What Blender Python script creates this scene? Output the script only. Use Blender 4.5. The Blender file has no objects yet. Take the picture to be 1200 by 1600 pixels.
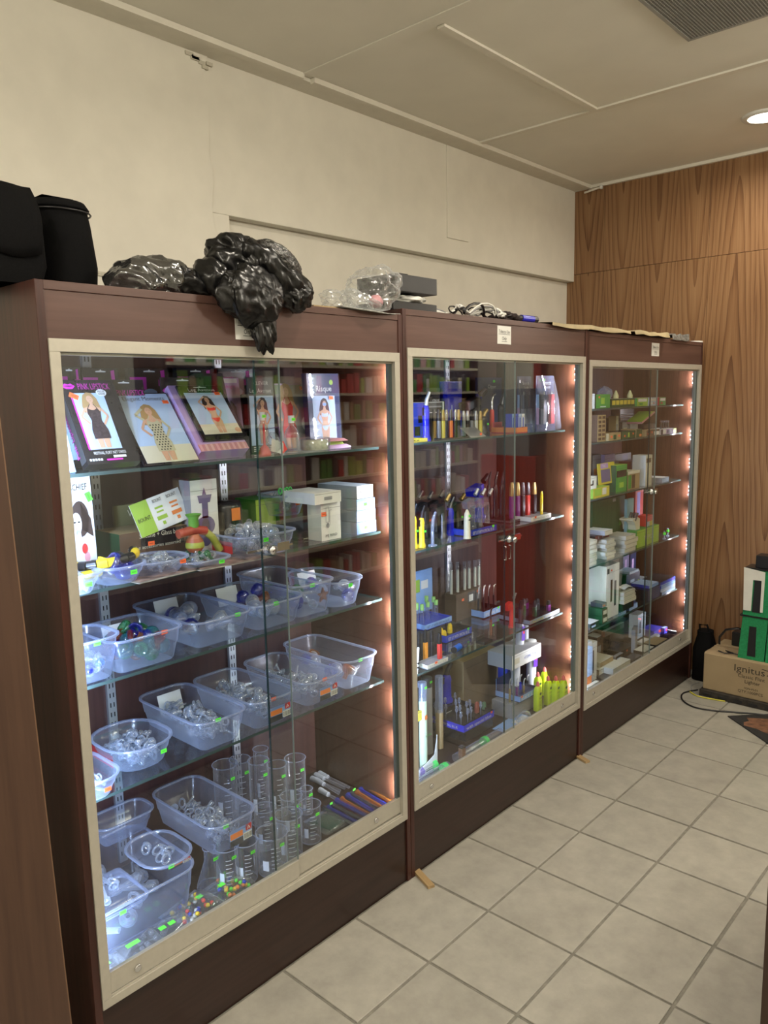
import bpy, bmesh, math, random
from math import sin, cos, pi, radians as RAD
from mathutils import Vector as V, Matrix
random.seed(7)
# ---------------------------------------------------------------- camera, world, lights, exposure
SC = bpy.context.scene; COL = SC.collection
FOC = 1214.53; CAM = V((1.55077, -0.69174, 1.5802)); YAW, PIT, ROL = 0.739271, -0.145998, -0.02101
_f = V((-sin(YAW)*cos(PIT), cos(YAW)*cos(PIT), sin(PIT))); _r0 = V((cos(YAW), sin(YAW), 0)); _u0 = _r0.cross(_f)
_r = cos(ROL)*_r0 + sin(ROL)*_u0; _u = -sin(ROL)*_r0 + cos(ROL)*_u0
cd = bpy.data.cameras.new('camera'); cam = bpy.data.objects.new('camera', cd); COL.objects.link(cam)
cam.matrix_world = Matrix(((_r.x, _u.x, -_f.x, CAM.x), (_r.y, _u.y, -_f.y, CAM.y), (_r.z, _u.z, -_f.z, CAM.z), (0, 0, 0, 1)))
cd.sensor_fit = 'VERTICAL'; cd.sensor_height = 36; cd.lens = FOC*36/1600; cd.clip_start = .02
SC.camera = cam
w = bpy.data.worlds.new('room_air'); SC.world = w; w.use_nodes = True
w.node_tree.nodes['Background'].inputs[0].default_value = (.95, .9, .8, 1); w.node_tree.nodes['Background'].inputs[1].default_value = .12
SC.view_settings.view_transform = 'Standard'; SC.view_settings.look = 'None'; SC.view_settings.exposure = 0.0; SC.view_settings.gamma = 1
SC.view_settings.use_curve_mapping = False
cy = SC.cycles; cy.max_bounces = 10; cy.transparent_max_bounces = 40; cy.diffuse_bounces = 3; cy.glossy_bounces = 4; cy.transmission_bounces = 4
cy.sample_clamp_indirect = 3; cy.caustics_reflective = False; cy.caustics_refractive = False; cy.blur_glossy = .5
ZC = 2.772; XW = -.826; XL = -.874; YE = 3.65
DOWNLIGHTS = [(.37, 3.14), (.45, 1.05), (.45, -1.0), (1.7, -.2), (1.9, 1.6), (1.9, 3.3), (3.2, .8), (3.2, 2.8), (1.7, -2.0)]
for x, y in DOWNLIGHTS:
    ld = bpy.data.lights.new('downlight_lamp', 'AREA'); ld.shape = 'DISK'; ld.size = .13; ld.energy = 9; ld.color = (1, .90, .75); ld.spread = RAD(165)
    lo = bpy.data.objects.new('downlight_lamp', ld); COL.objects.link(lo); lo.location = (x, y, ZC - .014)
FILL_GLOBES = [(1.5, -1.5, 2.56), (2.2, 1.5, 2.56), (1.6, 4.7, 2.5)]  # unseen globes, added as fill to brighten walls and ceiling
for g in FILL_GLOBES:
    ld = bpy.data.lights.new('fill_globe_lamp', 'POINT'); ld.energy = 80; ld.color = (1, .92, .79); ld.shadow_soft_size = .11
    lo = bpy.data.objects.new('fill_globe_lamp', ld); COL.objects.link(lo); lo.location = g
LED_E = 1.15
def lamp(x, y, z, e, c, yaw):
    """a short vertical run of LED strip shining into the cabinet"""
    ld = bpy.data.lights.new('led_lamp', 'AREA'); ld.shape = 'RECTANGLE'; ld.size = .006; ld.size_y = .075; ld.energy = e; ld.color = c
    lo = bpy.data.objects.new('led_lamp', ld); COL.objects.link(lo)
    d = V((-cos(yaw), sin(yaw), 0)); s = V((0, 0, 1)).cross(-d).normalized(); zz = -d
    lo.matrix_world = Matrix(((s.x, 0, zz.x, x), (s.y, 0, zz.y, y), (s.z, 1, zz.z, z), (0, 0, 0, 1))); return lo
# ---------------------------------------------------------------- pixel helpers (a pixel of the 1200x1600 frame to a point in the room)
def _solve(base, axis, pix, isx):
    d = V(base) - CAM; e = V((0, 0, 0)); e[axis] = 1
    a = (pix - 600)/FOC if isx else -(pix - 800)/FOC; q = _r if isx else _u
    return base[axis] + (a*(d @ _f) - d @ q)/((e @ q) - a*(e @ _f))
def Yat(px, x, z): return _solve((x, 0, z), 1, px, True)
def Xat(px, y, z): return _solve((0, y, z), 0, px, True)
def Zat(py, x, y): return _solve((x, y, 0), 2, py, False)
def un(px, py, ax, v):
    d = _f + (px - 600)/FOC*_r - (py - 800)/FOC*_u
    return CAM + d*((v - CAM[ax])/d[ax])
# ---------------------------------------------------------------- materials
MC = {}
def mat(name, col=(.5, .5, .5), rough=.5, metal=0, emis=0, alpha=1, noise=None, bump=0, spec=.5, sheen=0, coat=0):
    if name in MC: return MC[name]
    m = bpy.data.materials.new(name); m.use_nodes = True; nt = m.node_tree; p = nt.nodes['Principled BSDF']
    p.inputs['Base Color'].default_value = (*col, 1); p.inputs['Roughness'].default_value = rough; p.inputs['Metallic'].default_value = metal
    p.inputs['Specular IOR Level'].default_value = spec; p.inputs['Coat Weight'].default_value = coat
    if emis: p.inputs['Emission Color'].default_value = (*col, 1); p.inputs['Emission Strength'].default_value = emis
    if noise:
        sc, amt = noise; tc = nt.nodes.new('ShaderNodeTexCoord'); n = nt.nodes.new('ShaderNodeTexNoise'); n.inputs['Scale'].default_value = sc; n.inputs['Detail'].default_value = 5
        nt.links.new(tc.outputs['Object'], n.inputs['Vector'])
        r = nt.nodes.new('ShaderNodeValToRGB'); r.color_ramp.elements[0].position = .3; r.color_ramp.elements[1].position = .7
        r.color_ramp.elements[0].color = (*[c*(1 - amt) for c in col], 1); r.color_ramp.elements[1].color = (*[min(1, c*(1 + amt)) for c in col], 1)
        nt.links.new(n.outputs[0], r.inputs[0]); nt.links.new(r.outputs[0], p.inputs['Base Color'])
        if bump:
            b = nt.nodes.new('ShaderNodeBump'); b.inputs['Strength'].default_value = bump; b.inputs['Distance'].default_value = .004
            nt.links.new(n.outputs[0], b.inputs['Height']); nt.links.new(b.outputs[0], p.inputs['Normal'])
    MC[name] = m; return m
def clearmat(name, tint, body, base, edge, rough=.1, power=2.0, diffuse=.5):
    """thin clear plastic or glass: see-through, brighter and glossier towards its edges"""
    if name in MC: return MC[name]
    m = bpy.data.materials.new(name); m.use_nodes = True; nt = m.node_tree; nt.nodes.clear(); N = nt.nodes.new; L = nt.links.new
    out = N('ShaderNodeOutputMaterial'); tr = N('ShaderNodeBsdfTransparent'); tr.inputs[0].default_value = (*tint, 1)
    gl = N('ShaderNodeBsdfGlossy'); gl.inputs[0].default_value = (.95, .97, 1, 1); gl.inputs['Roughness'].default_value = rough
    df = N('ShaderNodeBsdfDiffuse'); df.inputs[0].default_value = (*body, 1); tl = N('ShaderNodeBsdfTranslucent'); tl.inputs[0].default_value = (*body, 1)
    m1 = N('ShaderNodeMixShader'); m1.inputs[0].default_value = .5; L(df.outputs[0], m1.inputs[1]); L(tl.outputs[0], m1.inputs[2])
    m2 = N('ShaderNodeMixShader'); m2.inputs[0].default_value = diffuse; L(gl.outputs[0], m2.inputs[1]); L(m1.outputs[0], m2.inputs[2])
    lw = N('ShaderNodeLayerWeight'); lw.inputs[0].default_value = .5
    pw = N('ShaderNodeMath'); pw.operation = 'POWER'; L(lw.outputs['Facing'], pw.inputs[0]); pw.inputs[1].default_value = power
    ma = N('ShaderNodeMath'); ma.operation = 'MULTIPLY_ADD'; L(pw.outputs[0], ma.inputs[0]); ma.inputs[1].default_value = edge; ma.inputs[2].default_value = base
    mx = N('ShaderNodeMixShader'); L(ma.outputs[0], mx.inputs[0]); L(tr.outputs[0], mx.inputs[1]); L(m2.outputs[0], mx.inputs[2]); L(mx.outputs[0], out.inputs[0])
    MC[name] = m; return m
DOORG = clearmat('door_glass', (.97, .985, .975), (.9, .95, .93), .05, .9, rough=0.0, power=4.5, diffuse=0)
SHELFG = clearmat('shelf_glass', (.90, .96, .94), (.75, .9, .85), .06, .85, rough=0.02, power=4, diffuse=.03)
TUBM = clearmat('tub_plastic', (.93, .95, 1), (.66, .73, .95), .17, .5, rough=.18, power=2, diffuse=.78)
TUBRIM = clearmat('tub_rim_plastic', (.9, .93, 1), (.70, .78, 1), .35, .45, rough=.2, power=1.5, diffuse=.7)
GLASSM = clearmat('clear_glass', (.96, .97, 1), (.85, .9, 1), .10, .85, rough=.06, power=1.5, diffuse=.4)
PIECEM = clearmat('clear_glass_piece', (.9, .93, 1), (.9, .95, 1), .30, .7, rough=.08, power=1.3, diffuse=.5)
FILM = clearmat('clear_film', (.97, .98, .98), (.85, .87, .88), .10, .7, rough=.08, power=1.7, diffuse=.45)
BLISTER = clearmat('blister_plastic', (.96, .97, 1), (.7, .75, .9), .10, .7, rough=.05, power=1.6, diffuse=.35)
def tint_glass(name, c): return clearmat(name, tuple(.35 + .65*k for k in c), c, .35, .5, rough=.05, power=1.4, diffuse=.6)
BLUEG = tint_glass('blue_glass', (.03, .06, .65)); AMBG = tint_glass('amber_glass', (.75, .27, .03)); GRNG = tint_glass('green_glass', (.05, .45, .15)); GREYG = tint_glass('smoke_glass', (.12, .12, .14))
ALU = mat('aluminium_frame', (.50, .475, .41), .38, .25, noise=(60, .04)); CHAN = mat('door_channel', (.22, .27, .27), .35, .5)
CHROME = mat('chrome', (.75, .76, .78), .15, 1); STEEL = mat('zinc_track', (.62, .64, .66), .35, .8); BLACKM = mat('black_slot', (.01, .01, .01), .6)
GEDGE = mat('glass_edge', (.012, .03, .027), .2); GEDGE2 = mat('polished_glass_edge', (.22, .27, .25), .15); SEDGE = mat('shelf_glass_edge', (.05, .08, .075), .15)
WHITE = mat('white_card', (.78, .78, .74), .45); PAPER = mat('paper', (.75, .75, .70), .8, noise=(30, .04)); BLACK = mat('black_plastic', (.012, .012, .014), .3)
BLK2 = mat('black_card', (.02, .018, .02), .25, noise=(40, .3)); DGREY = mat('dark_grey_card', (.06, .06, .065), .4); GREY = mat('grey_card', (.3, .3, .31), .5)
GRNS = mat('green_sticker', (.13, .95, .06), .6); ORS = mat('orange_sticker', (1, .16, .04), .6)
BLUE = mat('blue_card', (.02, .05, .42), .35); DBLUE = mat('blue_plastic', (.015, .02, .5), .25); NAVY = mat('navy_card', (.02, .03, .09), .3); SKY = mat('pale_blue_print', (.45, .58, .78), .4)
LBLUE = mat('light_blue_card', (.25, .42, .75), .4); PINK = mat('magenta_print', (.65, .03, .42), .45); LILAC = mat('lilac_card', (.50, .33, .58), .5); ROSE = mat('dusty_pink_card', (.55, .25, .28), .5)
ROSE2 = mat('pale_pink_card', (.70, .40, .42), .5); GREEN = mat('green_card', (.07, .30, .05), .5); LIME = mat('lime_card', (.33, .52, .06), .5); DGREEN = mat('dark_green_card', (.015, .07, .025), .45)
YEL = mat('yellow_card', (.65, .52, .06), .5); CREAM = mat('cream_card', (.66, .62, .47), .5); TAN = mat('tan_card', (.40, .29, .14), .6); ORANGE = mat('orange_card', (.75, .22, .05), .5)
RED = mat('red_card', (.5, .03, .03), .45); REDB = mat('bright_red_plastic', (.75, .05, .04), .35); GOLD = mat('gold_metal', (.6, .42, .15), .3, .8); GUN = mat('gunmetal', (.12, .12, .13), .3, .9)
PURP = mat('purple_plastic', (.16, .02, .18), .3); BROWNC = mat('brown_card', (.10, .055, .03), .5); YP = mat('yellow_plastic', (.85, .6, .03), .35); SKIN = mat('printed_skin', (.62, .36, .23), .5)
HAIRB = mat('printed_blond_hair', (.40, .25, .10), .6); HAIRD = mat('printed_dark_hair', (.04, .022, .018), .6); LACE = mat('printed_black_lace', (.04, .025, .03), .6, noise=(220, .9)); CREAMP = mat('printed_cream_knit', (.50, .46, .30), .6)
NEON = mat('fluorescent_yellow_plastic', (.62, .80, .01), .35); CORAL = mat('coral_cap', (.72, .16, .14), .4); PURPR = mat('printed_purple', (.16, .13, .24), .5); IVORY = mat('ivory_plastic', (.72, .66, .48), .4)
SILI = mat('clear_silicone', (.50, .50, .40), .3); INKGREY = mat('grey_ink', (.12, .12, .13), .5); PALESKIN = mat('printed_pale_skin', (.62, .62, .60), .5)
# ---------------------------------------------------------------- mesh builder
_TXT = {}
def text_geo(s):
    if s in _TXT: return _TXT[s]
    cu = bpy.data.curves.new('t', 'FONT'); cu.body = s; cu.size = 1; cu.resolution_u = 2; cu.fill_mode = 'FRONT' if hasattr(cu, 'fill_mode') else 'BOTH'
    o = bpy.data.objects.new('t', cu); COL.objects.link(o); bpy.context.view_layer.update()
    me = bpy.data.meshes.new_from_object(o.evaluated_get(bpy.context.evaluated_depsgraph_get()))
    vs = [(v.co.x, v.co.y) for v in me.vertices]; fs = [tuple(p.vertices) for p in me.polygons]
    wd = max([v[0] for v in vs] + [.01]); bpy.data.objects.remove(o); bpy.data.curves.remove(cu); bpy.data.meshes.remove(me)
    _TXT[s] = (vs, fs, wd); return _TXT[s]
class M:
    def __init__(s): s.v = []; s.f = []; s.m = []; s.sm = []
    def add(s, vs, fs, mi=0, smooth=False, X=None):
        b = len(s.v); s.v += [tuple(X @ V(p)) if X else tuple(p) for p in vs]
        for f in fs: s.f.append(tuple(b + i for i in f)); s.m.append(mi); s.sm.append(smooth)
        return s
    def box(s, a, b, mi=0, X=None, mats=None):
        (x0, y0, z0), (x1, y1, z1) = a, b
        vs = [(x0, y0, z0), (x1, y0, z0), (x1, y1, z0), (x0, y1, z0), (x0, y0, z1), (x1, y0, z1), (x1, y1, z1), (x0, y1, z1)]
        fs = [(0, 3, 2, 1), (4, 5, 6, 7), (0, 1, 5, 4), (1, 2, 6, 5), (2, 3, 7, 6), (3, 0, 4, 7)]   # bottom top left(-y) front(+x) right(+y) back
        if mats is None: return s.add(vs, fs, mi, False, X)
        for f, k in zip(fs, mats): s.add(vs, [f], k, False, X)
        return s
    def lathe(s, prof, seg=20, mi=0, X=None, smooth=True, sx=1, sy=1, caps=True):
        vs = []; fs = []
        for r, z in prof:
            for i in range(seg): a = 2*pi*i/seg; vs.append((r*cos(a)*sx, r*sin(a)*sy, z))
        for j in range(len(prof) - 1):
            for i in range(seg): k = (i + 1) % seg; fs.append((j*seg + i, j*seg + k, (j + 1)*seg + k, (j + 1)*seg + i))
        s.add(vs, fs, mi, smooth, X)
        if caps:
            if prof[0][0] > 1e-5: s.add(vs[:seg], [tuple(range(seg))[::-1]], mi, False, X)
            if prof[-1][0] > 1e-5: s.add(vs[-seg:], [tuple(range(seg))], mi, False, X)
        return s
    def tube(s, pts, r, seg=8, mi=0, X=None, closed=False):
        pts = [V(p) for p in pts]; n = len(pts); vs = []; fs = []; rr = r if isinstance(r, (list, tuple)) else [r]*n; up = None
        for i, p in enumerate(pts):
            t = (pts[(i + 1) % n] - pts[i - 1]) if closed else (pts[min(i + 1, n - 1)] - pts[max(i - 1, 0)])
            t = t.normalized() if t.length > 1e-9 else V((0, 0, 1))
            if up is None: up = V((0, 0, 1)) if abs(t.z) < .9 else V((1, 0, 0))
            a = t.cross(up)
            if a.length < 1e-6: a = t.cross(V((.3, .9, .1)))
            a.normalize(); b = t.cross(a).normalized(); up = -b if b.z < 0 and False else up
            for k in range(seg): an = 2*pi*k/seg; vs.append(p + (a*cos(an) + b*sin(an))*rr[i])
        m = n if closed else n - 1
        for i in range(m):
            j = (i + 1) % n
            for k in range(seg): l = (k + 1) % seg; fs.append((i*seg + k, i*seg + l, j*seg + l, j*seg + k))
        s.add(vs, fs, mi, True, X)
        if not closed: s.add(vs[:seg], [tuple(range(seg))[::-1]], mi, False, X); s.add(vs[-seg:], [tuple(range(seg))], mi, False, X)
        return s
    def loft(s, loops, mi=0, X=None, smooth=True, capa=False, capb=False):
        n = len(loops[0]); vs = [p for l in loops for p in l]; fs = []
        for j in range(len(loops) - 1):
            for i in range(n): k = (i + 1) % n; fs.append((j*n + i, j*n + k, (j + 1)*n + k, (j + 1)*n + i))
        s.add(vs, fs, mi, smooth, X)
        if capa: s.add(loops[0], [tuple(range(n))[::-1]], mi, False, X)
        if capb: s.add(loops[-1], [tuple(range(n))], mi, False, X)
        return s
    # flat print on the plane x = off of a thing whose front looks along +x, u along y, v along z
    def rect(s, u0, v0, u1, v1, mi=0, off=.0004): return s.add([(off, u0, v0), (off, u1, v0), (off, u1, v1), (off, u0, v1)], [(0, 1, 2, 3)], mi)
    def poly(s, pts, mi=0, off=.0005, X=None): return s.add([(off, p[0], p[1]) for p in pts], [tuple(range(len(pts)))], mi, False, X)
    def ell(s, u, v, a, b, mi=0, off=.0006, n=14, X=None): return s.poly([(u + a*cos(2*pi*i/n), v + b*sin(2*pi*i/n)) for i in range(n)], mi, off, X)
    def line(s, pts, w, mi=0, off=.0006, X=None):
        for (a, b), (c, d) in zip(pts, pts[1:]):
            l = math.hypot(c - a, d - b) or 1; nx, ny = -(d - b)/l*w/2, (c - a)/l*w/2
            s.poly([(a + nx, b + ny), (a - nx, b - ny), (c - nx, d - ny), (c + nx, d + ny)], mi, off, X)
        return s
    def text(s, t, u, v, h, mi=0, off=.0008, wid=None, X=None):
        vs, fs, wd = text_geo(t); k = h/.72; kx = (wid/wd) if wid else k
        return s.add([(off, u + x*kx, v + y*k) for x, y in vs], fs, mi, False, X)
    def build(s, name, mats, parent=None, loc=None, bevel=0):
        me = bpy.data.meshes.new(name); me.from_pydata(s.v, [], s.f)
        for m in (mats if isinstance(mats, (list, tuple)) else [mats]): me.materials.append(m)
        me.polygons.foreach_set('material_index', s.m); me.polygons.foreach_set('use_smooth', s.sm); me.update()
        o = bpy.data.objects.new(name, me); COL.objects.link(o); o.parent = parent
        if loc: o.location = loc
        if bevel:
            b = o.modifiers.new('bevel', 'BEVEL'); b.width = bevel; b.segments = 2; b.limit_method = 'ANGLE'
        return o
def tag(o, label=None, cat=None, group=None, kind=None):
    if label: o['label'] = label
    if cat: o['category'] = cat
    if group: o['group'] = group
    if kind: o['kind'] = kind
    return o
def thing(name, label, cat, loc, rz=0, group=None, rot=None):
    o = bpy.data.objects.new(name, None); COL.objects.link(o); o.location = loc; o.rotation_euler = rot or (0, 0, rz); o.empty_display_size = .02
    return tag(o, label, cat, group)
def struct(name, m, mats, parent=None, **k):
    o = m.build(name, mats, parent, **k)
    if parent is None: o['kind'] = 'structure'
    return o
def rrect(x0, x1, y0, y1, r, z, n=4):
    p = []
    for cx, cy_, a0 in ((x1 - r, y1 - r, 0), (x0 + r, y1 - r, pi/2), (x0 + r, y0 + r, pi), (x1 - r, y0 + r, 3*pi/2)):
        for i in range(n + 1): a = a0 + pi/2*i/n; p.append((cx + r*cos(a), cy_ + r*sin(a), z))
    return p
def RT(loc=(0, 0, 0), rx=0, ry=0, rz=0, sc=1): return Matrix.Translation(loc) @ Matrix.Rotation(rz, 4, 'Z') @ Matrix.Rotation(ry, 4, 'Y') @ Matrix.Rotation(rx, 4, 'X') @ Matrix.Scale(sc, 4)
def copy_tree(o, parent=None):
    c = o.copy(); COL.objects.link(c)
    if parent: c.parent = parent
    for ch in [x for x in o.children]: copy_tree(ch, c)
    return c
# ---------------------------------------------------------------- surface materials of the room
def woodmat(name, dark, light, axis='Z', scale=1.0, rings=False, rough=.4, spec=.4, coat=0.0):
    m = bpy.data.materials.new(name); m.use_nodes = True; nt = m.node_tree; p = nt.nodes['Principled BSDF']; N = nt.nodes.new; L = nt.links.new
    tc = N('ShaderNodeTexCoord'); mp = N('ShaderNodeMapping'); L(tc.outputs['Object'], mp.inputs[0])
    s = {'Z': (1, 1, .05), 'Y': (1, .05, 1), 'X': (.05, 1, 1)}[axis]; mp.inputs['Scale'].default_value = tuple(k*scale for k in s)
    n1 = N('ShaderNodeTexNoise'); n1.inputs['Scale'].default_value = 60; n1.inputs['Detail'].default_value = 6; L(mp.outputs[0], n1.inputs['Vector'])
    n2 = N('ShaderNodeTexNoise'); n2.inputs['Scale'].default_value = 6; n2.inputs['Detail'].default_value = 3; L(mp.outputs[0], n2.inputs['Vector'])
    mx = N('ShaderNodeMix'); mx.data_type = 'FLOAT'; mx.inputs[0].default_value = .5; L(n1.outputs[0], mx.inputs[2]); L(n2.outputs[0], mx.inputs[3])
    r = N('ShaderNodeValToRGB'); r.color_ramp.elements[0].position = .36; r.color_ramp.elements[1].position = .62
    r.color_ramp.elements[0].color = (*dark, 1); r.color_ramp.elements[1].color = (*light, 1); L(mx.outputs[0], r.inputs[0]); L(r.outputs[0], p.inputs['Base Color'])
    p.inputs['Roughness'].default_value = rough; p.inputs['Specular IOR Level'].default_value = spec; p.inputs['Coat Weight'].default_value = coat
    b = N('ShaderNodeBump'); b.inputs['Strength'].default_value = .08; b.inputs['Distance'].default_value = .002; L(n1.outputs[0], b.inputs['Height']); L(b.outputs[0], p.inputs['Normal'])
    return m
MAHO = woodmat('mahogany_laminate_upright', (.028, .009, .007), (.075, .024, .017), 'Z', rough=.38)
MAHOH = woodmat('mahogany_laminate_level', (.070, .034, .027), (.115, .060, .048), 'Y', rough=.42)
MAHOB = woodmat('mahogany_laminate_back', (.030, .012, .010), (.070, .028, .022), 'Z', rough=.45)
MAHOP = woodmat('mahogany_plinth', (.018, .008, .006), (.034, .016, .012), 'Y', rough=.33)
def veneer():
    m = bpy.data.materials.new('wood_veneer'); m.use_nodes = True; nt = m.node_tree; p = nt.nodes['Principled BSDF']; N = nt.nodes.new; L = nt.links.new
    def mth(op, a, b=None, c=None):
        n = N('ShaderNodeMath'); n.operation = op
        for i, v_ in enumerate((a, b, c)):
            if v_ is None: continue
            if isinstance(v_, (int, float)): n.inputs[i].default_value = v_
            else: L(v_, n.inputs[i])
        return n.outputs[0]
    tc = N('ShaderNodeTexCoord'); sp = N('ShaderNodeSeparateXYZ'); L(tc.outputs['Object'], sp.inputs[0]); X, Z = sp.outputs['X'], sp.outputs['Z']
    # slow wander of the grain
    cmb = N('ShaderNodeCombineXYZ'); L(mth('MULTIPLY', X, 5.0), cmb.inputs[0]); L(mth('MULTIPLY', Z, 1.3), cmb.inputs[2])
    nw = N('ShaderNodeTexNoise'); nw.inputs['Scale'].default_value = 1.0; nw.inputs['Detail'].default_value = 2; L(cmb.outputs[0], nw.inputs['Vector'])
    # cathedral flitches 0.15 m wide: distance from the flitch's middle, arched along z
    W = .21
    cell = mth('DIVIDE', X, W); fl = mth('FLOOR', cell); fr = mth('ABSOLUTE', mth('MULTIPLY_ADD', mth('FRACT', cell), 2.0, -1.0))
    wn = N('ShaderNodeTexWhiteNoise'); wn.noise_dimensions = '1D'; L(fl, wn.inputs['W'])
    oi = N('ShaderNodeObjectInfo'); wn2 = mth('FRACT', mth('ADD', wn.outputs['Value'], mth('MULTIPLY', oi.outputs['Random'], 3.7)))
    zz = mth('ADD', mth('MULTIPLY', Z, 2.1), mth('MULTIPLY', wn2, 9.0))
    sgn = mth('SIGN', mth('SUBTRACT', wn.outputs['Value'], .5))
    arch = mth('ADD', mth('MULTIPLY', mth('MULTIPLY', zz, sgn), 1.0), mth('MULTIPLY', mth('POWER', fr, 1.5), 3.2))
    arch = mth('ADD', arch, mth('MULTIPLY', nw.outputs[0], 1.6))
    bands = mth('FRACT', mth('MULTIPLY', arch, 1.05)); bnd = mth('POWER', bands, 3.0)
    cm2 = N('ShaderNodeCombineXYZ'); L(mth('MULTIPLY', X, 160.0), cm2.inputs[0]); L(mth('MULTIPLY', Z, 3.0), cm2.inputs[2])
    nf = N('ShaderNodeTexNoise'); nf.inputs['Scale'].default_value = 1; nf.inputs['Detail'].default_value = 4; L(cm2.outputs[0], nf.inputs['Vector'])
    tone = mth('ADD', mth('MULTIPLY', bnd, .40), mth('MULTIPLY', nf.outputs[0], .62)); tone = mth('ADD', tone, mth('MULTIPLY', mth('SUBTRACT', nw.outputs[0], .5), .5))
    r = N('ShaderNodeValToRGB'); e = r.color_ramp.elements; e[0].position = .18; e[0].color = (.33, .19, .092, 1); e[1].position = .85; e[1].color = (.095, .038, .015, 1)
    k = e.new(.45); k.color = (.24, .122, .054, 1); L(tone, r.inputs[0]); L(r.outputs[0], p.inputs['Base Color']); p.inputs['Roughness'].default_value = .38
    return m
VENEER = veneer()
PLASTER = mat('painted_plaster', (.82, .79, .69), .75, noise=(9, .035), bump=.5)
CEILM = mat('ceiling_paint', (.85, .83, .74), .7, noise=(4, .03), bump=.15)
TRIMM = mat('trim_paint', (.80, .77, .67), .5, noise=(20, .03))
GROUT = mat('grout', (.20, .19, .16), .9, noise=(40, .2))
def tilemat():
    m = mat('ceramic_tile', (.36, .345, .30), .36, noise=(11, .16), bump=.05); nt = m.node_tree; p = nt.nodes['Principled BSDF']
    src = p.inputs['Base Color'].links[0].from_socket; oi = nt.nodes.new('ShaderNodeObjectInfo'); hs = nt.nodes.new('ShaderNodeHueSaturation')
    ma = nt.nodes.new('ShaderNodeMath'); ma.operation = 'MULTIPLY_ADD'; ma.inputs[1].default_value = .10; ma.inputs[2].default_value = .95
    nt.links.new(oi.outputs['Random'], ma.inputs[0]); nt.links.new(ma.outputs[0], hs.inputs['Value']); nt.links.new(src, hs.inputs['Color']); nt.links.new(hs.outputs[0], p.inputs['Base Color'])
    tn = nt.nodes['Noise Texture']; tn.inputs['Detail'].default_value = 9; tn.inputs['Roughness'].default_value = .65
    va = nt.nodes.new('ShaderNodeVectorMath'); va.operation = 'ADD'; nt.links.new(tn.inputs['Vector'].links[0].from_socket, va.inputs[0]); nt.links.new(oi.outputs['Location'], va.inputs[1]); nt.links.new(va.outputs[0], tn.inputs['Vector'])
    return m
TILE = tilemat(); SIDEP = woodmat('mahogany_laminate_inner', (.035, .012, .006), (.070, .026, .013), 'Z', rough=.36)
# ---------------------------------------------------------------- room shell
T = .2907; TX = .2853; TY = 2.8805; XR = 4.0; YB = -3.0; YF = 5.7
floor = struct('floor', M().box((-.95, YB, -.05), (XR, YF, -.0035)), [GROUT])
g = .0045
tm = M(); h = T/2 - g/1.0
tm.loft([[(x, y, z) for x, y in ((-a, -a), (a, -a), (a, a), (-a, a))] for a, z in ((h, -.0034), (h, -.001), (h - .0015, 0))], smooth=False, capb=True)
tile0 = tm.build('tile', [TILE], floor); first = True
for i in range(-1, 13):
    for j in range(-7, 14):
        x, y = TX + (i - .5)*T, TY - (j + .5)*T
        if x > XR - .1 or y > 5.5 or x < .0: continue
        o = tile0 if first else tile0.copy()
        if not first: COL.objects.link(o)
        first = False; o.parent = floor; o.location = (x + random.uniform(-.0006, .0006), y + random.uniform(-.0006, .0006), random.uniform(-.0004, .0004)); o.rotation_euler = (0, 0, random.choice([0, pi/2, pi, 3*pi/2]))
struct('ceiling', M().box((-1.0, YB, ZC), (XR, YF, ZC + .05)), [CEILM])
# left wall: a thick upper part, recessed lower part behind the cabinets, flush pier at the near end
wl = M().box((-1.0, YB, 0), (XL, YF, ZC)).build('wall_left', [PLASTER]); wl['kind'] = 'structure'
M().box((XL, 1.04, 2.243), (XW, YE, ZC - .012)).build('upper_wall', [PLASTER], wl, bevel=.003)
def lumpy(x0, x1, y0, y1, z0, z1, amp, n=26):
    m = M(); vs = []; fs = []
    for j in range(n + 1):
        for i in range(n + 1):
            y = y0 + (y1 - y0)*i/n; z = z0 + (z1 - z0)*j/n
            d = amp*(sin(y*9 + z*5)*.5 + sin(z*14 - y*6)*.3 + sin(y*31 + z*23)*.12)
            if i == n: y += .006*sin(z*30) + .004*sin(z*71)
            vs.append((x1 + d, y, z))
    for j in range(n):
        for i in range(n): a = j*(n + 1) + i; fs.append((a, a + 1, a + n + 2, a + n + 1))
    m.add(vs, fs, 0, True); k = n + 1
    edge = [j*k + n for j in range(n + 1)]; m.add([vs[e] for e in edge] + [(x0, vs[e][1], vs[e][2]) for e in edge], [(j, j + n + 1, j + n + 2, j + 1) for j in range(n)], 0)
    return m
lumpy(XL, XW + .006, -3.0, 1.045, 0, ZC - .01, .004, 60).build('plaster_pier', [PLASTER], wl)
M().box((XL, 1.0, 0), (XW, 1.118, 2.243)).build('pier_return', [PLASTER], wl, bevel=.002)
M().box((XW, 2.405, 2.335), (XW + .006, 2.575, 2.757)).build('wall_patch', [PLASTER], wl, bevel=.002)
cm = M()   # flaking plaster and cracks at the pier's edge
for (y, z, ln, a) in ((.55, 2.00, .05, .3), (.60, 1.985, .06, -.1), (.68, 1.99, .05, .2), (1.03, 2.72, .04, -.5), (.98, 2.735, .05, -.4)):
    for k in range(3):
        yy, zz = y + random.uniform(-.02, .02), z + random.uniform(-.015, .015)
        cm.box((XW + .002, yy, zz), (XW + .0108, yy + ln*cos(a)*.6 + .004, zz + abs(ln*sin(a))*.4 + .004), X=None)
FL = mat('flaked_plaster', (.60, .57, .47), .9)
cm.build('plaster_flake', [FL], wl)['kind'] = 'stuff'
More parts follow.
